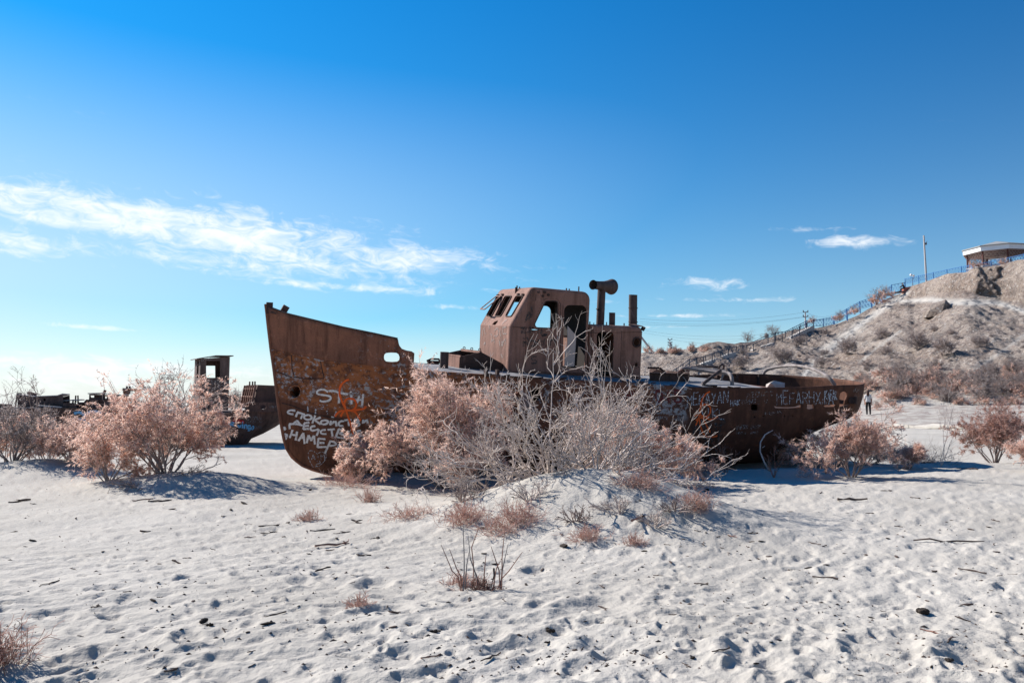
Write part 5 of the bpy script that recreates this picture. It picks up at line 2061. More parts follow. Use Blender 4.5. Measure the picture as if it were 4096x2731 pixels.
    sm += text_strokes('UTFK', z8(1670, 880), z8(1760, 880), 9) + text_strokes('JUZZRMA', z8(1340, 1080), z8(1560, 1080), 22) + text_strokes('SHIN', z8(1460, 1150), z8(1565, 1165), 12) + text_strokes('Da', z8(1200, 1005), z8(1300, 1005), 16)
    paint('small_graffiti', sm, .022, P_FAINT, root, bv, .02, False)
    paint('graffiti', text_strokes('muz', z8(1050, 1110), z8(1180, 1120), 18) + text_strokes('wingo', z8(1225, 1150), z8(1450, 1172), 20, rnd=1), .055, P_BLUE, root, bv, .02)
    paint('graffiti', text_strokes('Aman', z8(1155, 1062), z8(1310, 1085), 14), .045, P_RED, root, bv, .02)


wreck_tower()


def wreck_barge():
    o = at(200, 1650, 34.0)
    W = Frame((o.x, o.y, 0.05), R(20), 0)
    root = W.root('barge_wreck')
    tag(root, 'long dark barge wreck with sagging cabin roof behind the left bushes', 'boat')
    z7 = lambda x, y: (x / 3.92, 1500 + y / 3.92)
    T = 1.8
    h = lambda x, y, t=T: W.hit(*z7(x, y), 1, t)
    st = []
    for px in (-700, -300, 0, 500, 1000, 1400, 1700, 2000, 2250):
        a = h(px, 515)
        u = max(0, (px - 1500) / 750)
        st.append((a[0], T * (1 - .6 * u * u), a[2], -.3 + .9 * u * u, T * (.8 - .6 * u)))
    hull_simple('hull', root, st, M_WRECK)
    dz = h(800, 515)[2]
    t1 = .8
    g = lambda x, y, t=t1: (W.hit(*z7(x, y), 1, t)[0], W.hit(*z7(x, y), 1, t)[2])
    # sagging cabin trunk with a pale roof and round port
    dzz = h(800, 515)[2] - .05
    side = [(g(280, 440)[0], dzz), (g(930, 440)[0], dzz), (g(1000, 420)[0], dzz), g(985, 305), g(900, 330), g(540, 345), g(275, 312)]
    port = [g(700 + 20 * math.cos(k * .63), 382 + 20 * math.sin(k * .63)) for k in range(10)]
    mb = MB()
    mb.plate(side, [port], .03, L(0, t1, 0), L(1, 0, 0), L(0, 0, 1))
    mb.plate(side, [], .03, L(0, -t1, 0), L(1, 0, 0), L(0, 0, 1))
    mb.box(L(side[0][0], 0, (side[0][1] + side[6][1]) / 2), (.03, 2 * t1 - .04, side[6][1] - side[0][1]))
    c = mb.build('cabin_trunk', M_WRECK2, root)
    mb = MB()
    rp = [g(275, 308), g(540, 340), g(900, 325), g(985, 298)]
    prism(mb, W, rp + [(a, b + .03) for a, b in rp][::-1], t1 + .06, -t1 - .06)
    mb.build('cabin_roof', M_CONC, c)
    mb = MB()
    a = g(435, 300)
    mb.box(L(a[0], 0, a[1] + .03), (.3, .4, .12), Euler((0, R(15), 0)).to_matrix())
    mb.box(L(g(262, 300)[0], .3, g(262, 300)[1]), (.12, .2, .14))
    mb.build('roof_box', M_WRECK, c)
    # deck strips, hatch frame, collapsed plate
    for (x0, y0, x1, y1, t, w) in [(600, 475, 980, 505, 1.3, .5), (200, 512, 600, 512, 1.7, .12), (1020, 400, 1300, 385, .2, .9)]:
        a, b = W.hit(*z7(x0, y0), 1, t), W.hit(*z7(x1, y1), 1, t)
        mb = MB()
        mb.bar(L(*a), L(*b), w, .04)
        mb.build('deck_plate', M_CONC, root)
    e = lambda x, y, t=1.2: W.hit(*z7(x, y), 1, t)
    mb = MB()
    hz0, hz1 = e(1215, 520)[2], e(1215, 435)[2]
    a, b = e(1215, 520)[0], e(1418, 520)[0]
    for s_ in (a, b):
        mb.box(L(s_, .6, (hz0 + hz1) / 2), (.05, 1.2, hz1 - hz0))
    mb.box(L((a + b) / 2, 1.2, hz1), (b - a, .05, .06))
    mb.box(L((a + b) / 2, 0, (hz0 + hz1) / 2), (b - a, .05, hz1 - hz0))
    mb.build('hatch_frame', M_WRECK2, root)
    mb = MB()
    prism(mb, W, [(e(1240, 435)[0], hz1), (e(1440, 435)[0], hz1), (e(1400, 385)[0], e(1400, 385)[2]), (e(1290, 378)[0], e(1290, 378)[2])], .2, -.6)
    mb.build('skylight', M_WRECK, root)
    mb = MB()
    a = e(1545, 520), e(1660, 380)
    mb.box(L((a[0][0] + a[1][0]) / 2, .9, (a[0][2] + a[1][2]) / 2), (abs(a[1][0] - a[0][0]) + .3, .8, abs(a[1][2] - a[0][2])))
    mb.build('engine_box', M_WRECK, root)
    # wheelhouse with a row of windows
    tw = .7
    q = lambda x, y: (W.hit(*z7(x, y), 1, tw)[0], W.hit(*z7(x, y), 1, tw)[2])
    wins = []
    for x0, x1 in [(1580, 1618), (1635, 1672), (1695, 1725), (1738, 1762)]:
        wins.append([q(x0, 365), q(x1, 365), q(x1, 328), q(x0, 328)])
    wl = [q(1430, 350), q(1555, 350), q(1555, 318), q(1420, 318)]
    mb = MB()
    outl = [(q(1390, 440)[0], dz - .05), (q(1830, 440)[0], dz - .05), q(1815, 312), q(1400, 300)]
    mb.plate(outl, wins + [wl], .03, L(0, tw, 0), L(1, 0, 0), L(0, 0, 1))
    mb.plate(outl, wins, .03, L(0, -tw, 0), L(1, 0, 0), L(0, 0, 1))
    wh = mb.build('wheelhouse', M_WRECK2, root)
    mb = MB()
    rp = [q(1380, 296), q(1600, 290), q(1835, 315)]
    prism(mb, W, rp + [(a_, b_ + .04) for a_, b_ in rp][::-1], tw + .1, -tw - .1)
    mb.build('wheelhouse_roof', M_CONC, wh)
    mb = MB()
    a = q(1600, 285)
    mb.box(L(a[0], 0, a[1] + .05), (.1, .1, .22), Euler((0, R(20), 0)).to_matrix())
    mb.build('searchlight', M_WRECK, wh)
    for (x, y0, y1, w, t) in [(60, 470, 515, .5, .9), (1080, 455, 515, .35, 1.0), (1150, 470, 515, .25, 1.3), (1480, 400, 515, .3, 1.2), (1750, 440, 515, .6, 1.1), (1900, 460, 515, .4, .8), (2050, 470, 515, .5, 1.0)]:
        a, b = e(x, y0, t), e(x, y1, t)
        mb = MB()
        mb.box(L(a[0], t, (a[2] + b[2]) / 2), (w, .5, max(.1, a[2] - b[2] + .1)), Euler((0, R((x % 7) * 3 - 9), R(x % 11))).to_matrix())
        mb.build('deck_box', M_WRECK if x % 2 else M_WRECK2, root)
    for x, yt in [(560, 420), (1130, 380), (1000, 430), (1870, 400), (1470, 330), (250, 280)]:
        a, b = e(x, yt, .6), e(x, 515, .6)
        mb = MB()
        mb.tube([L(a[0] + .05, .6, a[2]), L(a[0], .6, dz - .05)], .035, 6)
        mb.build('stanchion', M_WRECK, root)
    # little A-frame
    a, b, c_ = e(1180, 385, 0), e(1235, 385, 0), e(1205, 318, 0)
    a, b = (a[0], 0, dz), (b[0], 0, dz)
    mb = MB()
    for p_, r_ in ((a, -.04), (b, .04)):
        mb.bar(L(*p_), L(c_[0] + r_, 0, c_[2]), .07, .05)
    mb.bar(L(a[0] + .12, 0, (a[2] + c_[2]) / 2), L(b[0] - .12, 0, (a[2] + c_[2]) / 2), .05, .04)
    mb.build('a_frame', M_WRECK, root)
    bpy.context.view_layer.update()
    bv = bvh_of([ch for ch in root.children if ch.name.startswith('hull')])
    Zp = lambda pts: [z7(*p) for p in pts]
    paint('graffiti', [chaikin(Zp([(1330, 640), (1280, 590), (1230, 580), (1170, 600)]), 2), chaikin(Zp([(1330, 640), (1380, 590), (1450, 565), (1530, 570), (1610, 610)]), 2), Zp([(1330, 620), (1345, 650)]),
                       Zp([(1230, 692), (1330, 692)]), Zp([(1330, 700), (1330, 790)]), Zp([(1280, 770), (1420, 770)]), chaikin(Zp([(1510, 690), (1450, 690), (1420, 740), (1430, 770)]), 1), Zp([(2285, 740), (2300, 760)])], .10, P_BLUE, root, bv, .03)


wreck_barge()


def rusty_frame():
    o = at(518, 1600, 38.0)
    W = Frame((o.x, o.y, 0), R(20), 0)
    root = W.root('rusty_frame')
    tag(root, 'upright rusty steel frame standing behind the big left pink bush', 'frame')
    z7 = lambda x, y: (x / 3.92, 1500 + y / 3.92)
    q = lambda x, y: W.hit(*z7(x, y), 1, 0)
    for x0, x1 in ((1935, 2020), (2120, 2145)):
        a, b = q(x0, 210), q(x1, 210)
        mb = MB()
        mb.box(L((a[0] + b[0]) / 2, 0, (a[2] + 0) / 2), (b[0] - a[0], .25, a[2]))
        mb.build('upright', M_HULL, root)
    a, b = q(1925, 222), q(2150, 235)
    mb = MB()
    mb.bar(L(*a), L(*b), .3, .12)
    mb.build('crossbar', M_HULL, root)
    for x in (1990, 2035):
        a = q(x, 172)
        mb = MB()
        mb.tube([L(a[0], 0, q(x, 300)[2]), L(*a)], .05, 6)
        mb.build('pipe_stub', M_HULL, root)


rusty_frame()

# ------------------------------------------------------------------ on the hill


def catenary(a, b, sag, n=14):
    return [a.lerp(b, i / n) - Vector((0, 0, sag * 4 * (i / n) * (1 - i / n))) for i in range(n + 1)]


def railing(name, label, tops, h, step=2.4, lattice=True, mat=None):
    mat = mat or M_BLUE
    """handrail fence through photograph pixels (px, py of the top rail, depth)"""
    P = [at(*t) for t in tops]
    root = empty(name, P[0] - Vector((0, 0, h)))
    tag(root, label, 'railing', 'blue railings on the hill')
    o = root.location
    mb = MB()
    for a, b in zip(P[:-1], P[1:]):
        mb.bar(a - o, b - o, .06, .06)
    mb.build('top_rail', mat, root)
    mb = MB()
    for a, b in zip(P[:-1], P[1:]):
        mb.bar(a - o - Vector((0, 0, h * .82)), b - o - Vector((0, 0, h * .82)), .045, .045)
    mb.build('lower_rail', mat, root)
    lat = MB()
    for a, b in zip(P[:-1], P[1:]):
        n = max(1, round((b - a).length / step))
        for k in range(n + (1 if b is P[-1] else 0)):
            p = a.lerp(b, k / n) - o
            mb = MB()
            mb.bar(p + Vector((0, 0, .08)), p - Vector((0, 0, h + .5)), .085, .085)
            mb.build('post', mat, root)
        m = max(1, round((b - a).length / .62))
        for k in range(m):
            u, v = a.lerp(b, k / m) - o, a.lerp(b, (k + 1) / m) - o
            d = Vector((0, 0, h * .82))
            w = .020 if lattice else .012
            lat.bar(u, v - d, w, w)
            lat.bar(v, u - d, w, w)
            lat.bar(u, u - d, w, w)
    g = lat.build('lattice', mat, root)
    g['kind'] = 'stuff'
    return root


def build_hill_things():
    railing('hill_railing', 'blue railing along the cliff rim below the gazebo', [(3620, 1116, 121), (3733, 1091, 112.5), (3845, 1067, 106.5), (3889, 1060, 103.5), (3964, 1046, 102), (4096, 1017, 97.5), (4200, 1000, 95)], .9, 3.6)
    railing('hill_railing', 'short blue railing panel beside the seated dark figure', [(3566, 1140, 117.5), (3619, 1130, 117.8)], 1.45, 2.2)
    railing('stair_railing', 'blue railing beside the upper steep flight of steps, nearer side', [(3566, 1148, 117), (3487, 1199, 115), (3440, 1211, 114), (3337, 1272, 112), (3293, 1279, 111), (3254, 1279, 110.5)], 1.05, 2.6)
    railing('stair_railing', 'blue railing beside the upper steep flight of steps, farther side', [(3566, 1143, 119), (3484, 1192, 117), (3438, 1207, 116), (3332, 1267, 114), (3293, 1275, 113), (3222, 1285, 112)], 1.05, 2.6)
    # lower flights, carried on the slope
    near = [(3254, 1279), (3168, 1322), (3128, 1328), (3098, 1335), (3013, 1376), (2971, 1382), (2944, 1386), (2814, 1429), (2784, 1433), (2703, 1490)]
    bot = [(3254, 1308), (3168, 1350), (3128, 1362), (3098, 1372), (3013, 1402), (2971, 1411), (2944, 1411), (2814, 1459), (2784, 1463), (2703, 1518)]
    dep = []
    for p in bot:
        h = hill_at(p[0], p[1] + 3, 108)
        dep.append(min(108, max(60, h.y)))
    dep = [dep[0] if dep[0] > 90 else 106] + dep[1:]
    for i in range(1, len(dep)):
        dep[i] = min(dep[i], dep[i - 1] + .5)
    railing('stair_railing', 'dark blue railing beside the lower concrete steps, nearer side', [(p[0], p[1], d) for p, d in zip(near, dep)], 1.0, 2.6, False, M_DBLUE)
    railing('stair_railing', 'dark blue railing beside the lower concrete steps, farther side', [(p[0] - 26, p[1] + 4, d + 2.4) for p, d in zip(near, dep)], 1.0, 2.6, False, M_DBLUE)
    # concrete steps
    for (i, j, lab) in [(0, 1, 'pale concrete steps under the small utility pole'), (3, 4, 'pale concrete steps in the middle of the hillside stair'), (6, 7, 'lowest pale concrete steps of the hillside stair')]:
        A, B = at(bot[i][0], bot[i][1] - 2, dep[i]), at(bot[j][0], bot[j][1] - 2, dep[j])
        root = empty('concrete_stair', B)
        tag(root, lab, 'stairs', 'concrete stair flights')
        n = 14
        for k in range(n):
            p = A.lerp(B, (k + .5) / n) - B
            mb = MB()
            mb.box(p + Vector((0, 1.2, -.25)), ((A - B).length / n * .98, 2.3, .62))
            mb.build('step', M_CONC, root)
        if i:
            p = A - B
            mb = MB()
            mb.box(p + Vector((1.4, 1.2, -.2)), (2.8, 2.4, .35))
            mb.build('landing', M_CONC, root)
    # gazebo
    gc = at(3990, 1062, 105.5)
    g = empty('gazebo', gc)
    tag(g, 'white rimmed octagonal gazebo on top of the cliff', 'gazebo')
    Rr = 4.15
    a0 = R(-90 + 10 + 22.5)
    eav = at(3990, 1006, 103.6).z - gc.z
    cor = [Vector((Rr * math.cos(a0 + k * math.pi / 4), Rr * math.sin(a0 + k * math.pi / 4), 0)) for k in range(8)]
    for k in range(8):
        a, b = cor[k], cor[(k + 1) % 8]
        mb = MB()
        mb.add([a + Vector((0, 0, eav)), b + Vector((0, 0, eav)), b + Vector((0, 0, eav + .58)), a + Vector((0, 0, eav + .58)),
                a * .985 + Vector((0, 0, eav)), b * .985 + Vector((0, 0, eav)), b * .985 + Vector((0, 0, eav + .58)), a * .985 + Vector((0, 0, eav + .58))],
               [(0, 1, 2, 3), (7, 6, 5, 4), (0, 4, 5, 1), (3, 2, 6, 7)])
        mb.build('fascia', M_WHITE, g)
        mb = MB()
        mb.add([a * 1.03 + Vector((0, 0, eav + .58)), b * 1.03 + Vector((0, 0, eav + .58)), b * 1.03 + Vector((0, 0, eav + .70)), a * 1.03 + Vector((0, 0, eav + .70)), Vector((0, 0, eav + 1.75)), a * .9 + Vector((0, 0, eav + .58)), b * .9 + Vector((0, 0, eav + .58))],
               [(0, 1, 2, 3), (3, 2, 4), (0, 5, 6, 1)])
        mb.build('roof_panel', M_ROOF, g)
        mb = MB()
        p = a * .88
        mb.bar(p + Vector((0, 0, -1.2)), p + Vector((0, 0, eav)), .14, .14)
        mb.build('post', M_POST, g)
        q = b * .88
        for m in range(6):
            u, v = p.lerp(q, m / 6), p.lerp(q, (m + 1) / 6)
            if m == 0:
                fr = MB()
            fr.bar(u + Vector((0, 0, eav - .15)), v + Vector((0, 0, eav - .8)), .03, .03)
            fr.bar(v + Vector((0, 0, eav - .15)), u + Vector((0, 0, eav - .8)), .03, .03)
        fr.bar(p + Vector((0, 0, eav - .8)), q + Vector((0, 0, eav - .8)), .04, .04)
        fr.bar(p + Vector((0, 0, eav - .15)), q + Vector((0, 0, eav - .15)), .04, .04)
        o = fr.build('frieze', M_POST, g)
        o['kind'] = 'stuff'
    mb = MB()
    mb.add([c * .985 + Vector((0, 0, eav + .02)) for c in cor], [tuple(range(8))])
    mb.build('soffit', M_SOFFIT, g)
    mb = MB()
    mb.add([c * .93 + Vector((0, 0, -.3)) for c in cor] + [c * .93 + Vector((0, 0, -1.3)) for c in cor], [tuple(range(8))] + [(i, i + 8, (i + 1) % 8 + 8, (i + 1) % 8) for i in range(8)])
    mb.build('floor_slab', M_CONC, g)

    # tall lamp pole by the rim
    b, t = at(3706, 1125, 116), at(3695, 942, 116)
    po = empty('concrete_pole', b)
    tag(po, 'tall bare concrete pole standing on the cliff rim', 'pole')
    mb = MB()
    mb.tube([Vector((0, 0, -1)), t - b], [.16, .11], 8)
    mb.build('shaft', M_CONC, po)
    mb = MB()
    c = at(3701, 975, 116) - b
    mb.box(c + Vector((.1, 0, 0)), (.2, .2, .3))
    mb.tube([c, c + Vector((.3, 0, .45))], .03, 5)
    mb.build('bracket', M_WIRE, po)
    # globe lamp
    b = at(3651, 1140, 122)
    lp = empty('globe_lamp', b)
    tag(lp, 'lamp post with two white globes behind the rim railing', 'lamp')
    mb = MB()
    mb.tube([Vector((0, 0, -.8)), at(3650, 1112, 122) - b], .05, 6)
    mb.bar(at(3644, 1111, 122) - b, at(3655, 1112, 122) - b, .04, .04)
    mb.build('stand', M_WIRE, lp)
    for (x, y) in ((3644, 1099.5), (3654, 1103)):
        c = at(x, y, 122) - b
        bm = bmesh.new()
        bmesh.ops.create_icosphere(bm, subdivisions=2, radius=.19)
        me = bpy.data.meshes.new('globe')
        bm.to_mesh(me)
        bm.free()
        me.materials.append(M_GLOBE)
        gl = link(bpy.data.objects.new('globe', me), lp)
        gl.location = c
        mb = MB()
        mb.tube([c - Vector((0, 0, .15)), c - Vector((0, 0, .5))], .03, 5)
        mb.build('globe_stem', M_WIRE, lp)

    def upole(px, ybot, ytop, Y, label, cross):
        b, t = at(px, ybot, Y), at(px, ytop, Y)
        r = empty('utility_pole', b)
        tag(r, label, 'utility pole', 'utility poles on the skyline')
        mb = MB()
        mb.tube([Vector((0, 0, -2)), t - b], [.14, .10], 7)
        mb.build('shaft', M_CONC, r)
        for q in cross:
            p = (t - b) * q
            mb = MB()
            mb.bar(p + Vector((-.35, 0, 0)), p + Vector((.45, 0, .05)), .10, .10)
            mb.tube([p + Vector((-.3, 0, 0)), p + Vector((-.3, 0, .3))], .08, 6)
            mb.tube([p + Vector((.4, 0, 0)), p + Vector((.4, 0, .3))], .08, 6)
            mb.build('crossarm', M_WIRE, r)
        return r, t
    pA, tA = upole(2679, 1405, 1357, 150, 'far utility pole with crossarms and a slanting brace on the ridge', (.96, .7, .48))
    mb = MB()
    mb.tube([at(2687, 1398, 150) - pA.location, at(2682, 1368, 150) - pA.location], .10, 6)
    mb.build('brace', M_CONC, pA)
    pB, tB = upole(3221, 1300, 1247, 122, 'slim utility pole behind the upper stair railing', (.97, .62))
    b0, b1 = at(2612, 1408, 120), at(2560, 1340, 120)
    gw = empty('slanting_pole', b0)
    tag(gw, 'slanting grey prop pole behind the engine casing', 'pole')
    mb = MB()
    mb.tube([Vector((.6, 0, -.9)), b1 - b0 + Vector((-1.2, 0, 1.55))], .16, 7)
    mb.build('shaft', M_CONC, gw)
    # wires
    def wire(pts, label):
        P = [at(*p) for p in pts]
        mb = MB()
        mb.tube(catenary(P[0], P[-1], pts[0][2] * .006, 16), .014, 4)
        o = mb.build('power_line', M_WIRE)
        tag(o, label, 'wire', 'power lines')
    wire([(2560, 1275, 130), (3220, 1249, 122)], 'topmost power line running to the slim pole behind the stair')
    wire([(2560, 1287, 130), (3220, 1266, 122)], 'second power line running to the slim pole behind the stair')
    wire([(2560, 1295, 130), (3220, 1268, 122)], 'third power line running to the slim pole behind the stair')
    wire([(2575, 1321, 160), (3100, 1331, 150)], 'upper power line crossing the sky above the ridge pole')
    wire([(2575, 1331, 160), (3080, 1345, 150)], 'middle power line crossing the sky above the ridge pole')
    wire([(2681, 1356, 150), (3000, 1352, 150)], 'lower power line leaving the ridge pole to the right')
    wire([(3224, 1248, 122), (3352, 1249, 122)], 'short upper power line right of the slim pole')
    wire([(3224, 1266, 122), (3345, 1266, 122)], 'short lower power line right of the slim pole')
    # red block and person beside it
    c = at(3628, 1157, 117.4)
    mb = MB()
    mb.box((0, 0, 0), (1.25, .6, .62), Euler((0, R(-8), 0)).to_matrix())
    mb.box((-.35, -.05, -.38), (.7, .6, .4), Euler((0, R(-8), 0)).to_matrix())
    o = mb.build('red_block', M_BRICK)
    o.location = c
    tag(o, 'red brick block on the hill rim under the globe lamp', 'block')
    c = at(3597, 1169, 117)
    mb = MB()
    mb.box((0, 0, 0), (1.5, .5, .22), Euler((0, R(-6), 0)).to_matrix())
    o = mb.build('stone_slab', M_WRECK2)
    o.location = c
    tag(o, 'dark stone slab step at the top of the hill path', 'slab')


build_hill_things()


def person_mesh(name, joints, edges, radii, zones, parent, root=0):
    """one continuous body grown over a jointed skeleton; zones(co) -> material index"""
    me = bpy.data.meshes.new(name)
    me.from_pydata(joints, edges, [])
    o = link(bpy.data.objects.new(name, me))
    sk = o.modifiers.new('skin', 'SKIN')
    for i, r in enumerate(radii):
        me.skin_vertices[0].data[i].radius = (r if isinstance(r, tuple) else (r, r))
        me.skin_vertices[0].data[i].use_root = (i == root)
    ss = o.modifiers.new('sub', 'SUBSURF')
    ss.levels = 2
    ss.render_levels = 2
    m2 = evaluated(o)
    o.modifiers.clear()
    o.data = m2
    bpy.data.meshes.remove(me)
    mats, fn = zones
    m2.materials.clear()
    for m in mats:
        m2.materials.append(m)
    for p in m2.polygons:
        p.material_index = fn(p.center)
        p.use_smooth = True
    o.parent = parent
    return o


def ball(name, c, r, mat, parent, sub=2):
    bm = bmesh.new()
    bmesh.ops.create_icosphere(bm, subdivisions=sub, radius=1.0)
    for v in bm.verts:
        v.co = Vector((c[0] + v.co.x * r[0], c[1] + v.co.y * r[1], c[2] + v.co.z * r[2]))
    me = bpy.data.meshes.new(name)
    bm.to_mesh(me)
    bm.free()
    me.materials.append(mat)
    me.polygons.foreach_set('use_smooth', np.ones(len(me.polygons), dtype=bool))
    return link(bpy.data.objects.new(name, me), parent)


def fingers(base, d, side):
    """five short chains rooted in the palm"""
    J, E, Rd = [], [], []
    sp = Vector(side)
    d = Vector(d)
    for k in range(5):
        if k == 0:
            p0 = base + sp * .028
            q = [p0 + sp * .02 + d * .02, p0 + sp * .03 + d * .045]
        else:
            p0 = base + sp * (.03 - .02 * k)
            ln = (.0, .06, .068, .064, .05)[k]
            q = [p0 + d * .05, p0 + d * (.05 + ln * .6) + Vector((0, -.008, 0)), p0 + d * (.05 + ln) + Vector((0, -.02, 0))]
        J.append(q)
    return J


def build_people():
    # walker beyond the stern, seen from behind: dark hair, pale top, dark trousers
    foot = Vector((0, 0, 0))
    Y = 58.0
    b = at(3476, 1707, Y)
    b.z = gz(b.x, b.y)
    root = empty('person', (b.x, b.y, b.z), R(-20))
    tag(root, 'person with long dark hair, pale top and dark trousers walking beyond the stern', 'person')
    J = [(0, 0, .95), (0, .01, 1.12), (0, .02, 1.3), (0, .01, 1.42), (0, .0, 1.5), (0, .01, 1.56),
         (-.17, .01, 1.39), (-.22, .02, 1.13), (-.20, .10, .90), (.17, .01, 1.39), (.23, .0, 1.12), (.22, -.06, .88),
         (-.09, 0, .90), (-.10, .10, .50), (-.10, .0, .09), (-.10, .14, .04), (.09, 0, .90), (.10, -.05, .50), (.10, -.22, .12), (.10, -.10, .03),
         (-.20, .13, .83), (.22, -.07, .81)]
    E = [(0, 1), (1, 2), (2, 3), (3, 4), (4, 5), (3, 6), (6, 7), (7, 8), (3, 9), (9, 10), (10, 11), (0, 12), (12, 13), (13, 14), (14, 15), (0, 16), (16, 17), (17, 18), (18, 19), (8, 20), (11, 21)]
    Rd = [(.19, .14), (.17, .13), (.18, .14), (.13, .10), .055, .06, .075, .06, .04, .075, .06, .04, .115, .085, .06, .045, .115, .085, .06, .045, .04, .04]
    n = len(J)
    for hb_, hi, sd in ((Vector(J[20]), 20, (1, 0, 0)), (Vector(J[21]), 21, (-1, 0, 0))):
        for ch in fingers(hb_, (0, .02, -1), sd):
            prev = hi
            for p in ch:
                J.append(tuple(p))
                Rd.append(.009)
                E.append((prev, len(J) - 1))
                prev = len(J) - 1

    def zn(c):
        if c.z > 1.47:
            return 0
        if c.z > .93 and not (abs(c.x) > .17 and c.z < 1.16):
            return 1
        if abs(c.x) > .165 and c.z > .70:
            return 0
        return 2
    person_mesh('body', J, E, Rd, ((M_SKIN, M_CLOTHW, M_CLOTHK), zn), root)
    hd = ball('head', (0, .01, 1.63), (.078, .095, .115), M_SKIN, root)
    ball('nose', (0, .105, 1.62), (.012, .02, .02), M_SKIN, hd, 1)
    for s in (-1, 1):
        ball('ear', (s * .078, .0, 1.62), (.012, .025, .032), M_SKIN, hd, 1)
        ball('eye', (s * .032, .092, 1.64), (.014, .012, .010), M_CLOTHK, hd, 1)
    ball('mouth', (0, .098, 1.565), (.025, .008, .008), M_HAIR, hd, 1)
    ball('hair', (0, -.02, 1.66), (.095, .105, .12), M_HAIR, root)
    ball('long_hair', (0, -.075, 1.50), (.095, .06, .2), M_HAIR, root)
    # dark-clad person leaning beside the red block on the rim
    b = at(3613, 1166, 117.0)
    root = empty('person', (b.x, b.y, b.z), 0)
    tag(root, 'person in black clothes sitting beside the red block on the hill', 'person')
    J = [(.15, 0, .50), (.12, 0, .68), (.05, 0, .86), (.0, 0, .98), (-.02, 0, 1.06), (-.03, 0, 1.11),
         (.0, -.17, .95), (-.22, -.22, .78), (-.42, -.16, .62), (.0, .17, .95), (-.22, .22, .78), (-.42, .16, .62),
         (.12, -.09, .48), (-.30, -.12, .46), (-.38, -.12, .06), (-.52, -.12, .03), (.12, .09, .48), (-.28, .12, .46), (-.46, .12, .06), (-.60, .12, .03), (-.48, -.15, .58), (-.48, .15, .58)]
    E2 = [(0, 1), (1, 2), (2, 3), (3, 4), (4, 5), (3, 6), (6, 7), (7, 8), (3, 9), (9, 10), (10, 11), (0, 12), (12, 13), (13, 14), (14, 15), (0, 16), (16, 17), (17, 18), (18, 19), (8, 20), (11, 21)]
    Rd = [.15, .14, .15, .10, .055, .055, .07, .05, .035, .07, .05, .035, .10, .075, .05, .04, .10, .075, .05, .04, .035, .035]
    for hb_, hi, sd in ((Vector(J[20]), 20, (0, 1, 0)), (Vector(J[21]), 21, (0, -1, 0))):
        for ch in fingers(hb_, (-.8, 0, -.6), sd):
            prev = hi
            for p in ch:
                J.append(tuple(p))
                Rd.append(.009)
                E2.append((prev, len(J) - 1))
                prev = len(J) - 1
    person_mesh('body', J, E2, Rd, ((M_SKIN, M_CLOTHK), lambda c: 0 if (c.x < -.45 and c.z > .5) or c.z > 1.05 else 1), root)
    hd = ball('head', (-.05, 0, 1.18), (.095, .078, .115), M_SKIN, root)
    ball('hair', (-.03, 0, 1.21), (.10, .09, .11), M_HAIR, root)
    ball('nose', (-.145, 0, 1.17), (.02, .012, .02), M_SKIN, hd, 1)


build_people()

# ------------------------------------------------------------------ plants


def norm(v):
    return v / np.maximum(np.linalg.norm(v, axis=-1, keepdims=True), 1e-9)


def run(rng, P, D, Ln, K, wob, up):
    pts = [P]
    d = norm(D)
    for k in range(K):
        d = norm(d + rng.normal(0, wob, d.shape) + np.array([0, 0, up]))
        pts.append(pts[-1] + d * (Ln / K)[:, None])
    return np.stack(pts, 1)


def kids(rng, par, Ln, n, lo, hi, spread, ratio, K, wob, up, sdev=.3):
    """n children on every parent polyline"""
    N, Kp = par.shape[:2]
    idx = np.repeat(np.arange(N), n)
    u = rng.uniform(lo, hi, len(idx)) * (Kp - 1)
    i = np.minimum(u.astype(int), Kp - 2)
    f = (u - i)[:, None]
    p = par[idx, i] * (1 - f) + par[idx, i + 1] * f
    t = norm(par[idx, i + 1] - par[idx, i])
    r = rng.normal(0, 1, t.shape)
    r = norm(r - t * (r * t).sum(-1, keepdims=True))
    d = t + r * spread
    ln = Ln[idx] * ratio * np.exp(rng.normal(0, sdev, len(idx))) * (1.15 - .5 * (u / (Kp - 1)))
    return run(rng, p, d, ln, K, wob, up), ln


def tubes(pts, r0, r1):
    """three-sided tubes for (N,K,3) polylines -> verts, quads"""
    N, K = pts.shape[:2]
    t = np.empty_like(pts)
    t[:, 1:-1] = pts[:, 2:] - pts[:, :-2]
    t[:, 0] = pts[:, 1] - pts[:, 0]
    t[:, -1] = pts[:, -1] - pts[:, -2]
    t = norm(t)
    ref = np.where(np.abs(t[..., 2:3]) > .8, np.array([1.0, 0, 0]), np.array([0, 0, 1.0]))
    a = norm(np.cross(t, ref))
    b = np.cross(t, a)
    rad = np.broadcast_to(np.asarray(r0, dtype=float).reshape(-1, 1), (N, 1)) * (1 - np.linspace(0, 1, K)[None, :]) + np.broadcast_to(np.asarray(r1, dtype=float).reshape(-1, 1), (N, 1)) * np.linspace(0, 1, K)[None, :]
    V = []
    for k in range(3):
        an = 2 * math.pi * k / 3
        V.append(pts + (a * math.cos(an) + b * math.sin(an)) * rad[..., None])
    V = np.stack(V, 2).reshape(-1, 3)
    idx = np.arange(N * K * 3).reshape(N, K, 3)
    F4 = np.stack([idx[:, :-1, :], np.roll(idx[:, :-1, :], -1, 2), np.roll(idx[:, 1:, :], -1, 2), idx[:, 1:, :]], -1).reshape(-1, 4)
    return V, F4


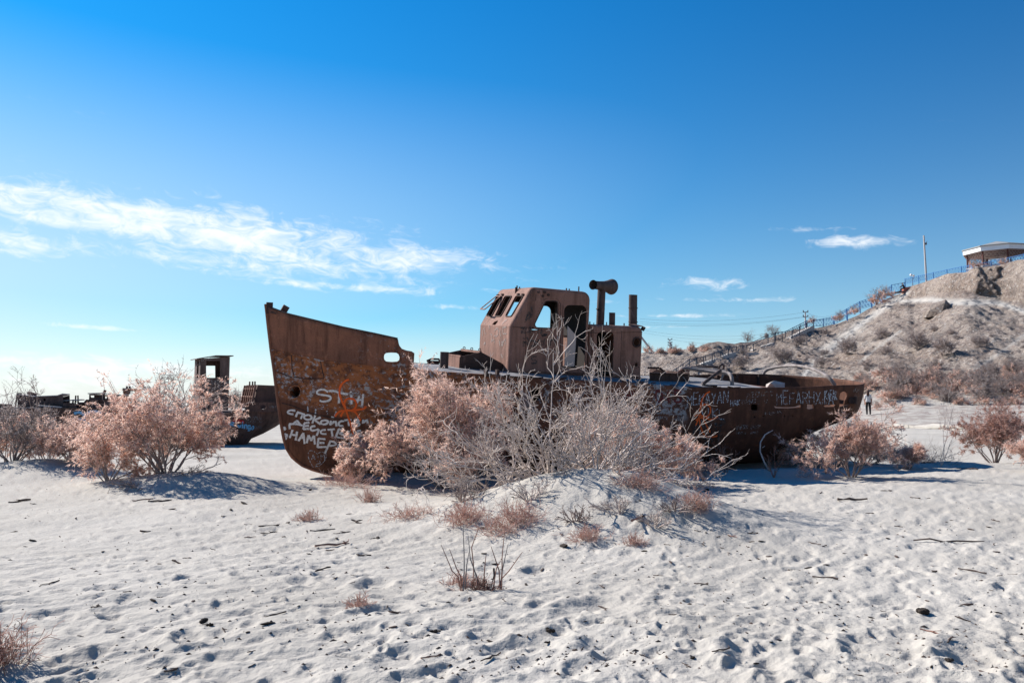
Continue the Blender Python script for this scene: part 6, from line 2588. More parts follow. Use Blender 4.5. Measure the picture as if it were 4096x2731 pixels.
def leaves(rng, par, n, ln, w, droop=0.0, lo=.2, tang=.6, tri=True):
    N, K = par.shape[:2]
    idx = rng.integers(0, N, n)
    u = rng.uniform(lo, 1, n) * (K - 1)
    i = np.minimum(u.astype(int), K - 2)
    f = (u - i)[:, None]
    p = par[idx, i] * (1 - f) + par[idx, i + 1] * f
    t = norm(par[idx, i + 1] - par[idx, i])
    d = norm(t * tang + rng.normal(0, .55, (n, 3)) + np.array([0, 0, -droop]))
    s = norm(np.cross(d, rng.normal(0, 1, (n, 3))))
    L_ = ln * np.exp(rng.normal(0, .3, n))[:, None]
    w_ = w * np.exp(rng.normal(0, .25, n))[:, None]
    if tri:
        V = np.stack([p - s * w_ * .55, p + d * L_, p + s * w_ * .55], 1).reshape(-1, 3)
        return V, np.arange(n * 3).reshape(n, 3)
    V = np.stack([p - s * w_ * .4, p + d * L_ * .5 - s * w_ * .5, p + d * L_, p + d * L_ * .5 + s * w_ * .5], 1).reshape(-1, 3)
    F4 = np.arange(n * 4).reshape(n, 4)
    return V, F4


def join(parts):
    V, Fc, o = [], [], 0
    for v, f in parts:
        V.append(v)
        Fc.append(f + o)
        o += len(v)
    return np.concatenate(V), np.concatenate(Fc)


def shrub_parts(seed, H, W, kind, dens=1.0, lean=(0, 0), depth=None):
    """branches and foliage of one shrub, base at the origin, height H, width W"""
    rng = np.random.default_rng(seed)
    depth = depth or W * .85
    fol = None
    if kind in ('pink', 'brown', 'grey'):
        n = int(9 + 5 * dens)
        az = rng.uniform(0, 2 * math.pi, n)
        rr = np.sqrt(rng.uniform(.02, 1, n))
        D = np.stack([np.cos(az) * rr * W * .5 + lean[0], np.sin(az) * rr * depth * .5 + lean[1], H * (1.02 - .42 * rr)], -1)
        ln = np.linalg.norm(D, axis=1) * rng.uniform(.75, 1.05, n)
        P0 = np.stack([np.cos(az), np.sin(az), az * 0], -1) * rr[:, None] * W * .05
        s0 = run(rng, P0, D, ln, 7, .13, .0)
        s1, l1 = kids(rng, s0, ln, int(8), .30, 1.0, .75, .44, 5, .16, .03)
        s2, l2 = kids(rng, s1, l1, 6, .2, 1.0, .8, .5, 4, .18, -.02)
        s3, l3 = kids(rng, s2, l2, 3, .25, 1.0, .8, .5, 3, .2, -.10 if kind == 'pink' else 0)
        sc = H / 2.0
        br = [tubes(s0, .020 * sc + .004, .006), tubes(s1, .008 * sc + .002, .003), tubes(s2, .0045, .0022)]
        if kind == 'grey':
            br += [tubes(s3, .003, .0016)]
        nl = {'pink': 44000, 'brown': 27000, 'grey': 9000}[kind] * dens
        if kind == 'pink':
            fol = join([leaves(rng, s3, int(nl * .75), .052, .0100, .34), leaves(rng, s2, int(nl * .25), .042, .009, .15)])
        elif kind == 'brown':
            fol = join([leaves(rng, s3, int(nl * .8), .075, .0095, .0, .1, 1.0), leaves(rng, s2, int(nl * .2), .06, .009)])
        else:
            fol = leaves(rng, s3, int(nl), .045, .009, .0)
        br = join(br)
    elif kind == 'dead':
        n = int(28 * dens)
        az = rng.uniform(0, 2 * math.pi, n)
        rr = np.sqrt(rng.uniform(.0, 1, n))
        D = np.stack([np.cos(az) * rr * W * .52 + lean[0], np.sin(az) * rr * depth * .5 + lean[1], H * (1.06 - .95 * rr ** 1.6)], -1)
        ln = np.linalg.norm(D, axis=1) * rng.uniform(.7, 1.08, n)
        P0 = np.stack([np.cos(az) * W * .10, np.sin(az) * depth * .10, az * 0 - .03], -1) * rr[:, None]
        s0 = run(rng, P0, D, ln, 9, .17, .01)
        s1, l1 = kids(rng, s0, ln, 6, .22, .98, .62, .46, 7, .20, .05)
        s2, l2 = kids(rng, s1, l1, 4, .25, 1.0, .7, .45, 5, .26, .03)
        s3, l3 = kids(rng, s2, l2, 2, .3, 1.0, .8, .42, 3, .22, .02)
        br = join([tubes(s0, rng.uniform(.008, .019, n), .005), tubes(s1, .0080, .0038), tubes(s2, .0050, .0027), tubes(s3, .0033, .0019)])
    elif kind == 'bare':
        n = max(3, int(6 * dens))
        az = rng.uniform(0, 2 * math.pi, n)
        rr = np.sqrt(rng.uniform(.0, 1, n))
        D = np.stack([np.cos(az) * rr * W * .5 + lean[0], np.sin(az) * rr * depth * .5 + lean[1], H * (1.05 - .35 * rr)], -1)
        ln = np.linalg.norm(D, axis=1) * rng.uniform(.7, 1.05, n)
        s0 = run(rng, np.zeros((n, 3)), D, ln, 7, .10, .0)
        s1, l1 = kids(rng, s0, ln, 5, .3, 1, .7, .38, 5, .2, .02)
        s2, l2 = kids(rng, s1, l1, 4, .3, 1, .8, .45, 4, .22, .0)
        br = join([tubes(s0, .010, .004), tubes(s1, .005, .003), tubes(s2, .003, .002)])
    elif kind == 'tuft':
        n = int(110 * dens)
        az = rng.uniform(0, 2 * math.pi, n)
        rr = rng.uniform(.0, 1, n)
        D = np.stack([np.cos(az) * rr * W * .6 + lean[0], np.sin(az) * rr * W * .6, H * (1.1 - .6 * rr)], -1)
        ln = np.linalg.norm(D, axis=1) * rng.uniform(.5, 1.1, n)
        P0 = np.stack([rng.normal(0, W * .16, n), rng.normal(0, W * .16, n), np.zeros(n) - .01], -1)
        s0 = run(rng, P0, D, ln, 4, .22, -.02)
        s1, l1 = kids(rng, s0, ln, 4, .3, 1, .8, .4, 3, .3, .0)
        br = tubes(s0, .0026, .0014)
        fol = tubes(s1, .0024, .0014)
    return br, fol


LEAF = {'pink': M_PINK, 'brown': M_PINK2, 'grey': M_GREYL, 'tuft': M_TUFT}
WOODM = {'pink': M_BARK, 'brown': M_BARK, 'grey': M_BARK, 'dead': M_TWIG, 'bare': M_TWIG, 'tuft': M_TUFT}


def plant(name, label, cat, pos, H, W, kind, seed, dens=1.0, lean=(0, 0), rz=0.0, wood=None, leaf=None, group=None, depth=None):
    br, fol = shrub_parts(seed, H, W, kind, dens, lean, depth)
    root = empty(name, pos, rz)
    tag(root, label, cat, group)
    mesh_np('branches', br[0], br[1], wood or WOODM[kind], root, False)
    if fol is not None:
        mesh_np('foliage', fol[0], fol[1], leaf or LEAF[kind], root, False)
    return root


def copy_tree(o, loc, rz, sc, label=None, parent=None):
    c = o.copy()
    COL.objects.link(c)
    if parent is None:
        c.location = loc
        c.rotation_euler = (0, 0, rz)
        c.scale = (sc[0], sc[0], sc[1]) if isinstance(sc, tuple) else (sc,) * 3
        if label:
            c['label'] = label
    else:
        c.parent = parent
    for ch in list(o.children):
        copy_tree(ch, None, 0, 1, None, c)
    return c


def px_plant(name, label, px, py, Y, wpx, hpx, kind, seed, dens=1.0, leanpx=(0, 0), **kw):
    """shrub standing on the ground under photograph column px; sizes in photograph pixels at depth Y"""
    x = (px - CX) / F * Y
    pos = Vector((x, Y, gz(x, Y) - .02))
    k = Y / F
    top = at(px, py - hpx, Y).z - pos.z
    return plant(name, label, 'shrub', pos, max(.1, top), wpx * k, kind, seed, dens, (leanpx[0] * k, leanpx[1] * k), **kw)


def build_plants():
    # left thicket
    px_plant('pink_shrub', 'big dense pink feathery shrub on the mound at left', 680, 1935, 14.4, 450, 400, 'pink', 3, 1.2)
    px_plant('pink_shrub', 'lower pink shrub in front of the big left shrub', 450, 1935, 14.2, 250, 220, 'pink', 5, .5)
    px_plant('brown_shrub', 'wispy brown-pink shrub between the far-left shrub and the big pink one', 300, 1900, 16.6, 330, 220, 'brown', 7, .7)
    px_plant('pink_shrub', 'pale pink shrub in front of the barge, left of the big pink shrub', 210, 1880, 18.2, 330, 220, 'pink', 8, .55)
    px_plant('grey_shrub', 'grey twiggy shrub at the left edge of the sand', 70, 1880, 16.8, 330, 290, 'grey', 9, 1.3)
    px_plant('pink_shrub', 'pink shrub cut by the left picture edge', -50, 1880, 17.6, 280, 290, 'pink', 10, .6)
    px_plant('bare_shrub', 'thin bare twigs rising above the left-edge shrub', 40, 1880, 17.4, 130, 350, 'bare', 11, .7, wood=M_BARK)
    px_plant('grey_shrub', 'thin grey shoots rising behind the big left pink shrub', 620, 1920, 16.0, 360, 420, 'grey', 12, .9)
    px_plant('dry_twigs', 'low brown dry twigs around the foot of the big left shrub', 760, 1985, 13.9, 330, 110, 'bare', 13, 2.0, wood=M_BARK)
    px_plant('dry_twigs', 'low brown dry twigs at the left shrub mound, facing the camera', 560, 2000, 13.3, 300, 80, 'bare', 14, 1.6, wood=M_BARK)
    # shrubs along the hull
    px_plant('pink_shrub', 'small pink shrub under the bow beside the painted words', 1450, 1935, 15.6, 140, 190, 'pink', 21, .4)
    px_plant('pink_shrub', 'pink drooping shrub hiding the end of the painted words', 1790, 1925, 14.6, 470, 400, 'pink', 22, 1.0, (-110, 0))
    px_plant('brown_shrub', 'rosy shrub reaching the deck edge behind the dead bush', 1880, 1925, 14.2, 300, 440, 'brown', 23, .75)
    px_plant('pink_shrub', 'pale pink shrub between the drooping one and the dead bush', 1930, 1925, 13.6, 300, 270, 'pink', 24, .3)
    px_plant('pink_shrub', 'low pink shrub inside the tangle of the dead bush', 2400, 1925, 13.8, 420, 300, 'brown', 25, .4)
    px_plant('pink_shrub', 'rounded pink shrub at the right end of the dead bush', 2610, 1905, 14.6, 300, 260, 'pink', 26, 1.0)
    # the big bleached shrub in the middle
    x, Y = (2215 - CX) / F * 11.2, 11.2
    plant('dead_shrub', 'huge bleached leafless shrub on the sand mound in the middle', 'shrub', (x, Y, gz(x, Y) - .04), 1.82, 3.5, 'dead', 31, 1.3, (.05, 0), depth=2.0)
    x, Y = (2390 - CX) / F * 10.6, 10.6
    plant('dead_shrub', 'sprawling low grey branches on the right flank of the mound', 'shrub', (x, Y, gz(x, Y) - .04), .6, 2.2, 'dead', 33, .6, (.25, -.1), depth=1.3)
    x, Y = (2010 - CX) / F * 11.6, 11.6
    plant('dead_shrub', 'pale leafless branches on the left flank of the mound', 'shrub', (x, Y, gz(x, Y) - .04), 1.35, 1.9, 'dead', 34, .5, (-.2, 0), depth=1.3)
    x, Y = (2380 - CX) / F * 11.8, 11.8
    plant('dead_shrub', 'tall pale upright branches reaching across the engine casing', 'shrub', (x, Y, gz(x, Y) - .04), 1.75, 1.2, 'dead', 36, .8, (.12, 0), depth=1.0)
    # right of the stern
    px_plant('pink_shrub', 'airy pink shrub on the sand right of the stern', 3390, 1915, 17.0, 290, 260, 'brown', 41, .75)
    px_plant('pink_shrub', 'pink shrub under the stern overhang', 3330, 1850, 20.8, 330, 200, 'pink', 42, .55)
    px_plant('grey_shrub', 'grey shrub behind the sternpost', 3440, 1850, 21.8, 240, 120, 'grey', 43, .7)
    px_plant('red_shrub', 'dark reddish rounded shrub at the right on the sand', 3960, 1810, 22.0, 220, 190, 'brown', 44, 1.3, leaf=mat_leaf('red_leaf', (.42, .23, .175), (.52, .31, .25), (.62, .45, .39)))
    px_plant('pink_shrub', 'small pale pink shrub beside the hull shadow', 3625, 1840, 19.2, 100, 90, 'brown', 45, .35)
    px_plant('bare_shrub', 'bare white sapling right of the hull shadow', 3745, 1835, 19.6, 270, 290, 'bare', 46, .6)
    px_plant('bare_shrub', 'dry twiggy stems left of the airy pink shrub', 3290, 1860, 17.6, 110, 150, 'bare', 47, .8, wood=M_STEM)
    px_plant('pink_shrub', 'pink shrub cut by the right picture edge', 4110, 1860, 18.0, 90, 130, 'brown', 48, .4)
    px_plant('bare_shrub', 'dry reddish twigs on the sand before the after hull', 2895, 1872, 17.0, 200, 110, 'bare', 49, 1.2, wood=M_STEM)
    px_plant('bare_shrub', 'dry thorny stems before the after hull, right of the red twigs', 3085, 1885, 16.6, 160, 130, 'bare', 50, .9, wood=M_STEM)
    # curved stem
    b = ground_at(3075, 1885)
    pts = [(3080, 1885), (3058, 1850), (3040, 1805), (3042, 1768), (3060, 1738), (3092, 1720)]
    P = [at(x_, y_, b.y) - b for x_, y_ in pts]
    r = empty('curved_stem', b)
    tag(r, 'single pale stem curved like a hook before the after hull', 'stem')
    mb = MB()
    mb.tube(P, [.02, .018, .016, .014, .011, .007], 6)
    mb.build('stem', M_TWIG, r, True)
    for p in ((3049, 1790), (3048, 1755), (3066, 1733)):
        q = at(*p, b.y) - b
        mb = MB()
        mb.tube([q, q + Vector((.06, 0, .04))], .006, 4)
        mb.build('thorn', M_TWIG, r)
    # foreground dry plant with upright stems
    g = ground_at(1915, 2375)
    r = empty('dry_plant', g)
    tag(r, 'dry plant of upright bare stems in the sand foreground', 'plant')
    z2 = lambda x_, y_: (1400 + x_ / 1.809, 2050 + y_ / 1.809)
    for k, (a, b_, c) in enumerate([((820, 500), (826, 300), (819, 95)), ((815, 500), (740, 420), (660, 232)), ((820, 510), (770, 400), (720, 262)), ((950, 570), (870, 330), (856, 165)),
                                    ((900, 500), (880, 250), (935, 100)), ((1095, 480), (1100, 330), (1118, 130)), ((1080, 490), (1110, 380), (1145, 220)), ((1040, 530), (1150, 420), (1248, 282)),
                                    ((960, 520), (975, 400), (985, 298)), ((830, 490), (845, 380), (860, 285)), ((1030, 525), (1060, 400), (1090, 345)), ((1090, 470), (1060, 360), (1020, 240))]):
        yy = g.y + (-.05 + .02 * (k % 5))
        P = [at(*z2(*q), yy) - g for q in (a, b_, c)]
        m1 = P[0].lerp(P[1], .5) + Vector((.004, 0, 0))
        P[0].z = min(P[0].z, 0.0)
        mb = MB()
        mb.tube([P[0] - Vector((0, 0, .03)), m1, P[1], P[1].lerp(P[2], .5), P[2]], [.0055, .005, .0045, .0035, .0022], 5)
        mb.build('stem', M_WIRESTEM if k % 3 == 0 else M_STEM, r)
    for k, (a, c) in enumerate([((1010, 600), (1000, 740)), ((880, 640), (820, 695)), ((1040, 400), (1030, 500)), ((1000, 590), (960, 540))]):
        P = [at(*z2(*q), g.y - .06) - g for q in (a, c)]
        mb = MB()
        mb.tube([P[0], P[0].lerp(P[1], .5) + Vector((.01, -.02, 0)), P[1]], [.009, .008, .004], 5)
        mb.build('root', M_WOOD, r)
    px_t = [('pink tuft of dry grass at the foot of the foreground plant', 1850, 2355, 160, 60, .8), ('pink grass tuft on the front of the mound, left', 1860, 2085, 260, 70, 1.0), ('pink grass tuft on the front of the mound, centre', 2080, 2085, 200, 80, .8),
            ('pink grass tuft on the front of the mound, low centre', 2010, 2125, 240, 60, .8), ('pink grass tuft at the left foot of the mound', 1640, 2070, 240, 50, .7), ('pink grass tuft under the drooping shrub', 1380, 1945, 220, 60, .8),
            ('reddish grass tuft on the shaded flank of the mound', 2790, 2040, 130, 80, .8), ('pink tuft right of the dead bush mound', 2540, 2185, 90, 50, .5), ('brownish tuft on the shaded mound side', 2350, 2160, 160, 60, .6),
            ('small pink tuft on open sand left of the mound', 1235, 2085, 120, 45, .5), ('pink tuft left of the foreground plant', 1440, 2440, 100, 60, .5), ('tiny pink tuft beside the sticks at left centre', 1480, 2010, 120, 60, .5),
            ('pink scrub tuft before the pale sapling', 3700, 1850, 300, 50, 1.0), ('dry tuft right of the hull before the sand', 2830, 1905, 120, 60, .6), ('rosy tuft under the rounded pink shrub', 2560, 1945, 200, 60, .8)]
    for k, (lab, px, py, w, h, dn) in enumerate(px_t):
        b = ground_at(px, py)
        kk = b.y / F
        plant('grass_tuft', lab, 'grass tuft', (b.x, b.y, b.z - .01), h * kk * 1.2, w * kk, 'tuft', 60 + k, dn * 1.3, group='pink grass tufts on the sand')
    # dry twigs lying about on the mound
    for k, (px, py, w, h, lab) in enumerate([(2480, 2060, 260, 60, 'grey dry twigs low on the right side of the mound'), (2300, 2090, 220, 50, 'grey dry twigs on the front of the mound'), (2620, 2110, 240, 50, 'dry twigs in the mound shadow at right'), (1850, 2010, 200, 60, 'dry twigs on the left shoulder of the mound'), (2120, 2010, 260, 70, 'tangled dead twigs under the dead bush'), (2700, 2050, 200, 50, 'sparse dry twigs at the right end of the mound')]):
        b = ground_at(px, py)
        kk = b.y / F
        plant('dry_twigs', lab, 'twigs', (b.x, b.y, b.z - .02), h * kk * 1.3, w * kk, 'bare', 400 + k, 2.0, wood=M_BARK if k % 2 else M_TWIG)
    b = ground_at(40, 2690)
    g2 = ground_at(1925, 2378)
    plant('grass_tuft', 'brown dry clump at the foot of the upright stems', 'grass tuft', (g2.x, g2.y, g2.z - .01), .16, .30, 'tuft', 97, .8, leaf=M_STEM, wood=M_WOOD)
    plant('grass_tuft', 'reddish twiggy tuft in the bottom left corner', 'grass tuft', (b.x - .08, b.y, b.z), .27, .36, 'tuft', 90, .9, wood=M_STEM)

    # shrubs of the hillside and its foot: four kinds, set out one by one
    def fol_far(seed, kind):
        # sparse, uneven crown for shrubs seen far off
        rng = np.random.default_rng(seed)
        n = 13
        az = rng.uniform(0, 2 * math.pi, n)
        rr = np.sqrt(rng.uniform(.02, 1, n))
        D = np.stack([np.cos(az) * rr * .75, np.sin(az) * rr * .6, .95 - .5 * rr], -1) * rng.uniform(.6, 1.1, (n, 1))
        ln = np.linalg.norm(D, axis=1)
        s0 = run(rng, np.zeros((n, 3)), D, ln, 5, .14, 0)
        s1, l1 = kids(rng, s0, ln, 5, .35, 1, .7, .42, 3, .2, .03)
        s2, l2 = kids(rng, s1, l1, 3, .3, 1, .8, .5, 2, .2, .02)
        V, F4 = leaves(rng, s2, 1500, .085, .020, .0, .1, 1.0, False)
        V, F4 = join([(V, F4), tubes(s2, .008, .004), tubes(s1, .012, .006)])
        V[:, 2] = np.maximum(V[:, 2], .0)
        return V, F4
    protos = []
    for k, (kind, dn, lf) in enumerate([('grey', 1.0, None), ('brown', .55, None), ('grey', .7, None), ('brown', .7, M_PINK2)]):
        br, fol = shrub_parts(200 + k, 1.0, 1.25, kind, .6 * dn)
        # chunkier twigs so that the far shrubs keep their body
        root = empty('hill_shrub', (0, 0, 0))
        mesh_np('branches', br[0], br[1], M_BARK, root)
        V, F4 = fol_far(500 + k, kind)
        mesh_np('foliage', V, F4, lf or (M_GREYL if kind == 'grey' else M_PINK2), root)
        protos.append(root)
    used = [False] * 4

    def put(k, px, py, size, label, group, Y=None):
        p = hill_at(px, py, Y or 112) if Y is None else at(px, py, Y)
        s = size * p.y / F
        loc = (p.x, p.y, p.z - .05 * s)
        rz = random.uniform(0, 6)
        if not used[k]:
            used[k] = True
            r = protos[k]
            r.location = loc
            r.rotation_euler = (0, 0, rz)
            r.scale = (s, s, s)
        else:
            r = copy_tree(protos[k], loc, rz, s)
        tag(r, label, 'shrub', group)
    spec = [(0, 3117, 1452, 75, 'large grey shrub on the slope above the towing arch'), (0, 3385, 1415, 72, 'dark shrub on the pale path across the hillside'), (2, 3525, 1350, 46, 'grey shrub right of the hillside path'),
            (0, 3206, 1378, 42, 'grey shrub below the middle stair flight'), (2, 3302, 1336, 26, 'small grey shrub below the stair landing'), (0, 3304, 1425, 32, 'small shrub at the left edge of the hillside path'),
            (0, 3287, 1468, 50, 'shrub on the slope above the arch, right end'), (2, 3470, 1470, 40, 'low grey shrub right of the towing arch'), (2, 3538, 1418, 40, 'low grey shrub on the upper right slope'),
            (0, 2972, 1470, 60, 'grey shrub above the bent pipes on the slope'), (0, 3670, 1402, 85, 'left of the two dark shrubs high on the right slope'), (0, 3772, 1420, 85, 'right of the two dark shrubs high on the right slope'),
            (0, 3910, 1390, 55, 'dark low shrub under the cliff on the right slope'), (2, 3748, 1472, 45, 'dark shrub below the pair on the right slope'), (2, 3740, 1325, 28, 'small shrub under the hollow rock on the slope'),
            (2, 3800, 1338, 28, 'small shrub right of the hollow rock'), (1, 3505, 1216, 62, 'shrub against the stair railing near the top'), (1, 3540, 1190, 50, 'shrub beside the highest stair railing'),
            (1, 3360, 1282, 42, 'bush standing in the railing of the steep flight'), (1, 3420, 1256, 40, 'bush behind the railing of the steep flight'), (1, 3250, 1292, 30, 'little bush behind the flat railing'),
            (1, 3896, 1072, 40, 'bush at the left post of the gazebo'), (1, 3935, 1066, 40, 'bush under the left half of the gazebo'), (1, 4010, 1058, 36, 'bush under the right half of the gazebo')]
    for k, px, py, sz, lab in spec:
        put(k, px, py, sz, lab, 'shrubs on the hillside')
    g3 = at(3470, 1712, 55)
    put(3, 3466, 1714, 30, 'low pink bush at the legs of the walking person', 'shrubs on the hillside', 54.0)
    # slim trees on the skyline
    for px, py, h, lab in [(2988, 1372, 50, 'slim bare tree on the skyline left of the stair'), (3095, 1345, 58, 'bushy small tree on the skyline above the stair'), (3062, 1352, 30, 'low bush between the two skyline trees')]:
        p = at(px, py, 112)
        plant('small_tree', lab, 'tree', (p.x, p.y, p.z - .3), h * 112 / F + .3, h * .7 * 112 / F, 'grey', px, .35)
    rng = random.Random(9)
    n = 0
    while n < 104:
        px = rng.uniform(3430, 4140)
        py = rng.uniform(1500, 1600) if rng.random() < .62 else rng.uniform(1600, 1700)
        if py > 1600 and px < 3480:
            continue
        put(rng.choice([1, 3, 3, 1, 0, 2]), px, py, rng.uniform(34, 80) if py < 1600 else rng.uniform(25, 55), 'grey-pink desert shrub in the thicket along the foot of the hill', 'thicket along the foot of the hill')
        n += 1
    for k in range(16):
        px = rng.uniform(2570, 2830)
        py = 1400 - (px > 2760) * 8 + rng.uniform(4, 16)
        put(rng.choice([1, 3, 3]), px, py, rng.uniform(16, 34), 'pinkish dry bush on the low ridge behind the casing', 'dry bushes on the low ridge')
    for k in range(30):
        px, py = rng.uniform(2650, 4096), rng.uniform(1330, 1520)
        if np.interp(px, *zip(*CREST)) > py - 25 or (3180 < px < 3640 and abs(py - np.interp(px, [3249, 3626], [1461, 1172])) < 30):
            continue
        put(rng.choice([0, 2, 2]), px, py, rng.uniform(10, 26), 'small grey tussock on the open hill slope', 'small tussocks on the hill slope')
    for (px, sz) in [(890, 40), (925, 70), (955, 80), (985, 60), (1010, 45), (545, 55), (700, 40), (150, 45)]:
        Y = 150
        p = at(px, 1632, Y)
        put(rng.choice([0, 1]), px, 1634, sz, 'hazy bare tree far off on the plain behind the wrecks', 'far trees on the plain', Y)


M_WIRESTEM = mat_flat('grey_stem', (0.15, 0.14, 0.145), .9, .2, 20)
build_plants()


# ------------------------------------------------------------------ litter on the sand


def stick_mesh(seed, L_, r):
    rng = random.Random(seed)
    mb = MB()
    n = 6
    pts = []
    for k in range(n):
        u = k / (n - 1)
        pts.append(Vector((L_ * (u - .5), rng.uniform(-.05, .05) * L_, r * .7 + rng.uniform(-.01, .04) * L_)))
    mb.tube(pts, [r * rng.uniform(.5, 1.15) for _ in pts], 6)
    if rng.random() < .6:
        p = pts[rng.randint(1, 4)]
        mb.tube([p, p + Vector((L_ * .12, L_ * rng.uniform(-.2, .2), L_ * .06)), p + Vector((L_ * .25, L_ * rng.uniform(-.3, .3), L_ * .07))], [r * .6, r * .45, r * .25], 5)
    return mb


def chip_mesh(seed, L_, r):
    rng = random.Random(seed)
    bm = bmesh.new()
    bmesh.ops.create_icosphere(bm, subdivisions=1, radius=1)
    for v in bm.verts:
        k = rng.uniform(.6, 1.3)
        v.co = Vector((v.co.x * L_ * .5 * k, v.co.y * r * 1.6 * k, max(-.3 * r, v.co.z * r * k + r * .5)))
    me = bpy.data.meshes.new('piece')
    bm.to_mesh(me)
    bm.free()
    return me


def surface(px, py):
    g = ground_at(px, py)
    h = GB.ray_cast(Vector((g.x, g.y, 5)), Vector((0, 0, -1)))
    return h[0] if h[0] is not None else g


def build_litter():
    rng = random.Random(21)
    named = [(1330, 2190, 125, -16, 'long dark stick left of the mound with a thin twig beside it'), (1290, 2125, 90, -14, 'grey thick-ended stick on the sand, above the long dark one'), (1075, 2110, 75, -8, 'thin bent brown stick left of the grey stick'),
             (1075, 2140, 60, -12, 'short dark stick behind a small upright splinter'), (1000, 2155, 40, -18, 'small dark splinter at left centre of the sand'), (3410, 2008, 115, 1, 'straight brown stick lying on the flat sand at right'), (3545, 1968, 45, 1, 'short brown stick nearest the airy pink shrub'),
             (3000, 2135, 65, -2, 'dark stick in the shade right of the mound'), (2925, 2150, 40, 40, 'dark curved stick in the shade, left of the straight one'), (3255, 2178, 45, 45, 'slanting dark splinter just outside the shade'), (3300, 2320, 85, 15, 'dark chunk of weathered wood at right of the foreground'),
             (3890, 2295, 75, 32, 'weathered slanting plank piece near the right edge'), (3740, 2560, 80, 35, 'gnarled brown wood chunk in the right foreground'), (3600, 2610, 60, -30, 'dark bark curl left of the gnarled chunk'), (2885, 2640, 85, -18, 'thin dark twig at the bottom, right of centre'),
             (1965, 2655, 85, -35, 'rough black stick at the bottom centre'), (1720, 2645, 70, -15, 'straight dark twig left of the rough black stick'), (3800, 2175, 260, 4, 'long thin dry stem lying across the right sand'), (1100, 2470, 70, -32, 'pair of crossed thin sticks at lower left'), (2420, 2440, 55, 30, 'brown twig right of the foreground plant'),
             (570, 2005, 60, -38, 'short thick dark log end at the left mound'), (640, 2008, 80, -12, 'forked dark branch lying at the left mound foot'), (3710, 1855, 70, -15, 'brown branch lying under the dark red shrub'), (3870, 1880, 60, 25, 'dark slanting twig at the right edge of the sand'), (2560, 2085, 110, -40, 'orange-brown dead branch lying on the shaded mound'),
             (200, 2345, 50, -40, 'dark stick standing out of the sand at lower left'), (385, 2440, 40, -5, 'short dark bark roll at lower left'), (1500, 2155, 35, -20, 'small dark twig above the left hollow')]
    for k, (px, py, w, rot, lab) in enumerate(named):
        p = surface(px, py)
        Ln = w * p.y / F
        # the seen angle is foreshortened: rotate on the ground to match
        gx = math.cos(R(rot))
        gy = -math.sin(R(rot)) * min(3.0, p.y / 1.5) * .7
        a = math.atan2(gy, gx)
        Lr = Ln * math.hypot(gx, gy)
        Lr = min(Lr, Ln * 2.6)
        o = stick_mesh(k + 5, Lr, max(.006, Ln * (.012 if w > 200 else .042))).build('stick', M_WOOD if k % 4 else M_STEM)
        o.location = p
        o.rotation_euler = (0, 0, a)
        tag(o, lab, 'stick', 'dry sticks on the sand')
    # dung clumps
    for k, (px, py, w, lab) in enumerate([(1735, 2535, 34, 'black dung lump left of centre in the foreground'), (2200, 2540, 38, 'black dung lump right of the foreground plant with a shadow'), (2190, 2575, 24, 'small black dung lump below the bigger one'), (3700, 2465, 55, 'cluster of black dung pellets at lower right'),
                                          (3800, 2675, 40, 'black dung lump near the bottom right corner'), (815, 2500, 40, 'brown dung lump at lower left'), (840, 2512, 28, 'smaller brown dung lump beside the lower left one'), (2775, 2645, 26, 'dark lump at the bottom right of centre'), (2830, 1970, 28, 'dark round lump on the sand behind the shaded mound'), (2800, 1972, 34, 'flat grey stone beside the dark round lump')]):
        p = surface(px, py)
        s = w * p.y / F
        r = MB()
        rg = random.Random(k)
        n = 9 if 'cluster' in lab else 4
        root = None
        me = bpy.data.meshes.new('dung_clump')
        bm = bmesh.new()
        for j in range(n):
            m = Matrix.Translation((rg.uniform(-.35, .35) * s, rg.uniform(-.3, .3) * s, rg.uniform(.1, .28) * s)) @ Matrix.Diagonal((s * rg.uniform(.18, .3), s * rg.uniform(.16, .26), s * rg.uniform(.14, .24), 1))
            q = bmesh.ops.create_icosphere(bm, subdivisions=2, radius=1.0, matrix=m)
            for v in q['verts']:
                v.co += Vector((rg.uniform(-1, 1), rg.uniform(-1, 1), rg.uniform(-1, 1))) * s * .02
        bm.to_mesh(me)
        bm.free()
        me.materials.append(M_DUNG if 'stone' not in lab else M_ROCK)
        o = link(bpy.data.objects.new('dung_clump', me))
        o.location = p
        tag(o, lab, 'dung' if 'stone' not in lab else 'stone')
    # loose bark scraps, one by one
    protos = []
    for k in range(5):
        o = stick_mesh(70 + k, 1.0, .06)
        me = bpy.data.meshes.new('bark_scrap')
        me.from_pydata(o.v, [], o.f)
        me.materials.append(M_WOOD)
        protos.append(me)
    for k in range(2):
        me = chip_mesh(80 + k, 1.0, .10)
        me.materials.append(M_WOOD if k % 2 else M_DUNG)
        protos.append(me)
    n = 0
    while n < 290:
        py = 1960 + 760 * rng.random() ** .8
        px = rng.uniform(0, 4096)
        dense = math.exp(-((px - 1250) / 300) ** 2 - ((py - 2150) / 120) ** 2) + .5 * math.exp(-((px - 3000) / 350) ** 2 - ((py - 2170) / 90) ** 2)
        if rng.random() > .32 + dense:
            continue
        p = surface(px, py)
        s = rng.uniform(12, 40) * p.y / F * (1.0 if rng.random() < .85 else 2.0)
        o = link(bpy.data.objects.new('bark_scrap', rng.choice(protos)))
        o.location = p
        o.rotation_euler = (rng.uniform(-.25, .25), rng.uniform(-.25, .25), rng.uniform(0, 6.3))
        o.scale = (s, s, s)
        tag(o, 'small dark scrap of bark or twig scattered on the open sand', 'bark scrap', 'bark scraps scattered on the sand')
        n += 1
    # crumbs too small to count
    V, Fc = [], []
    g = np.random.default_rng(4)
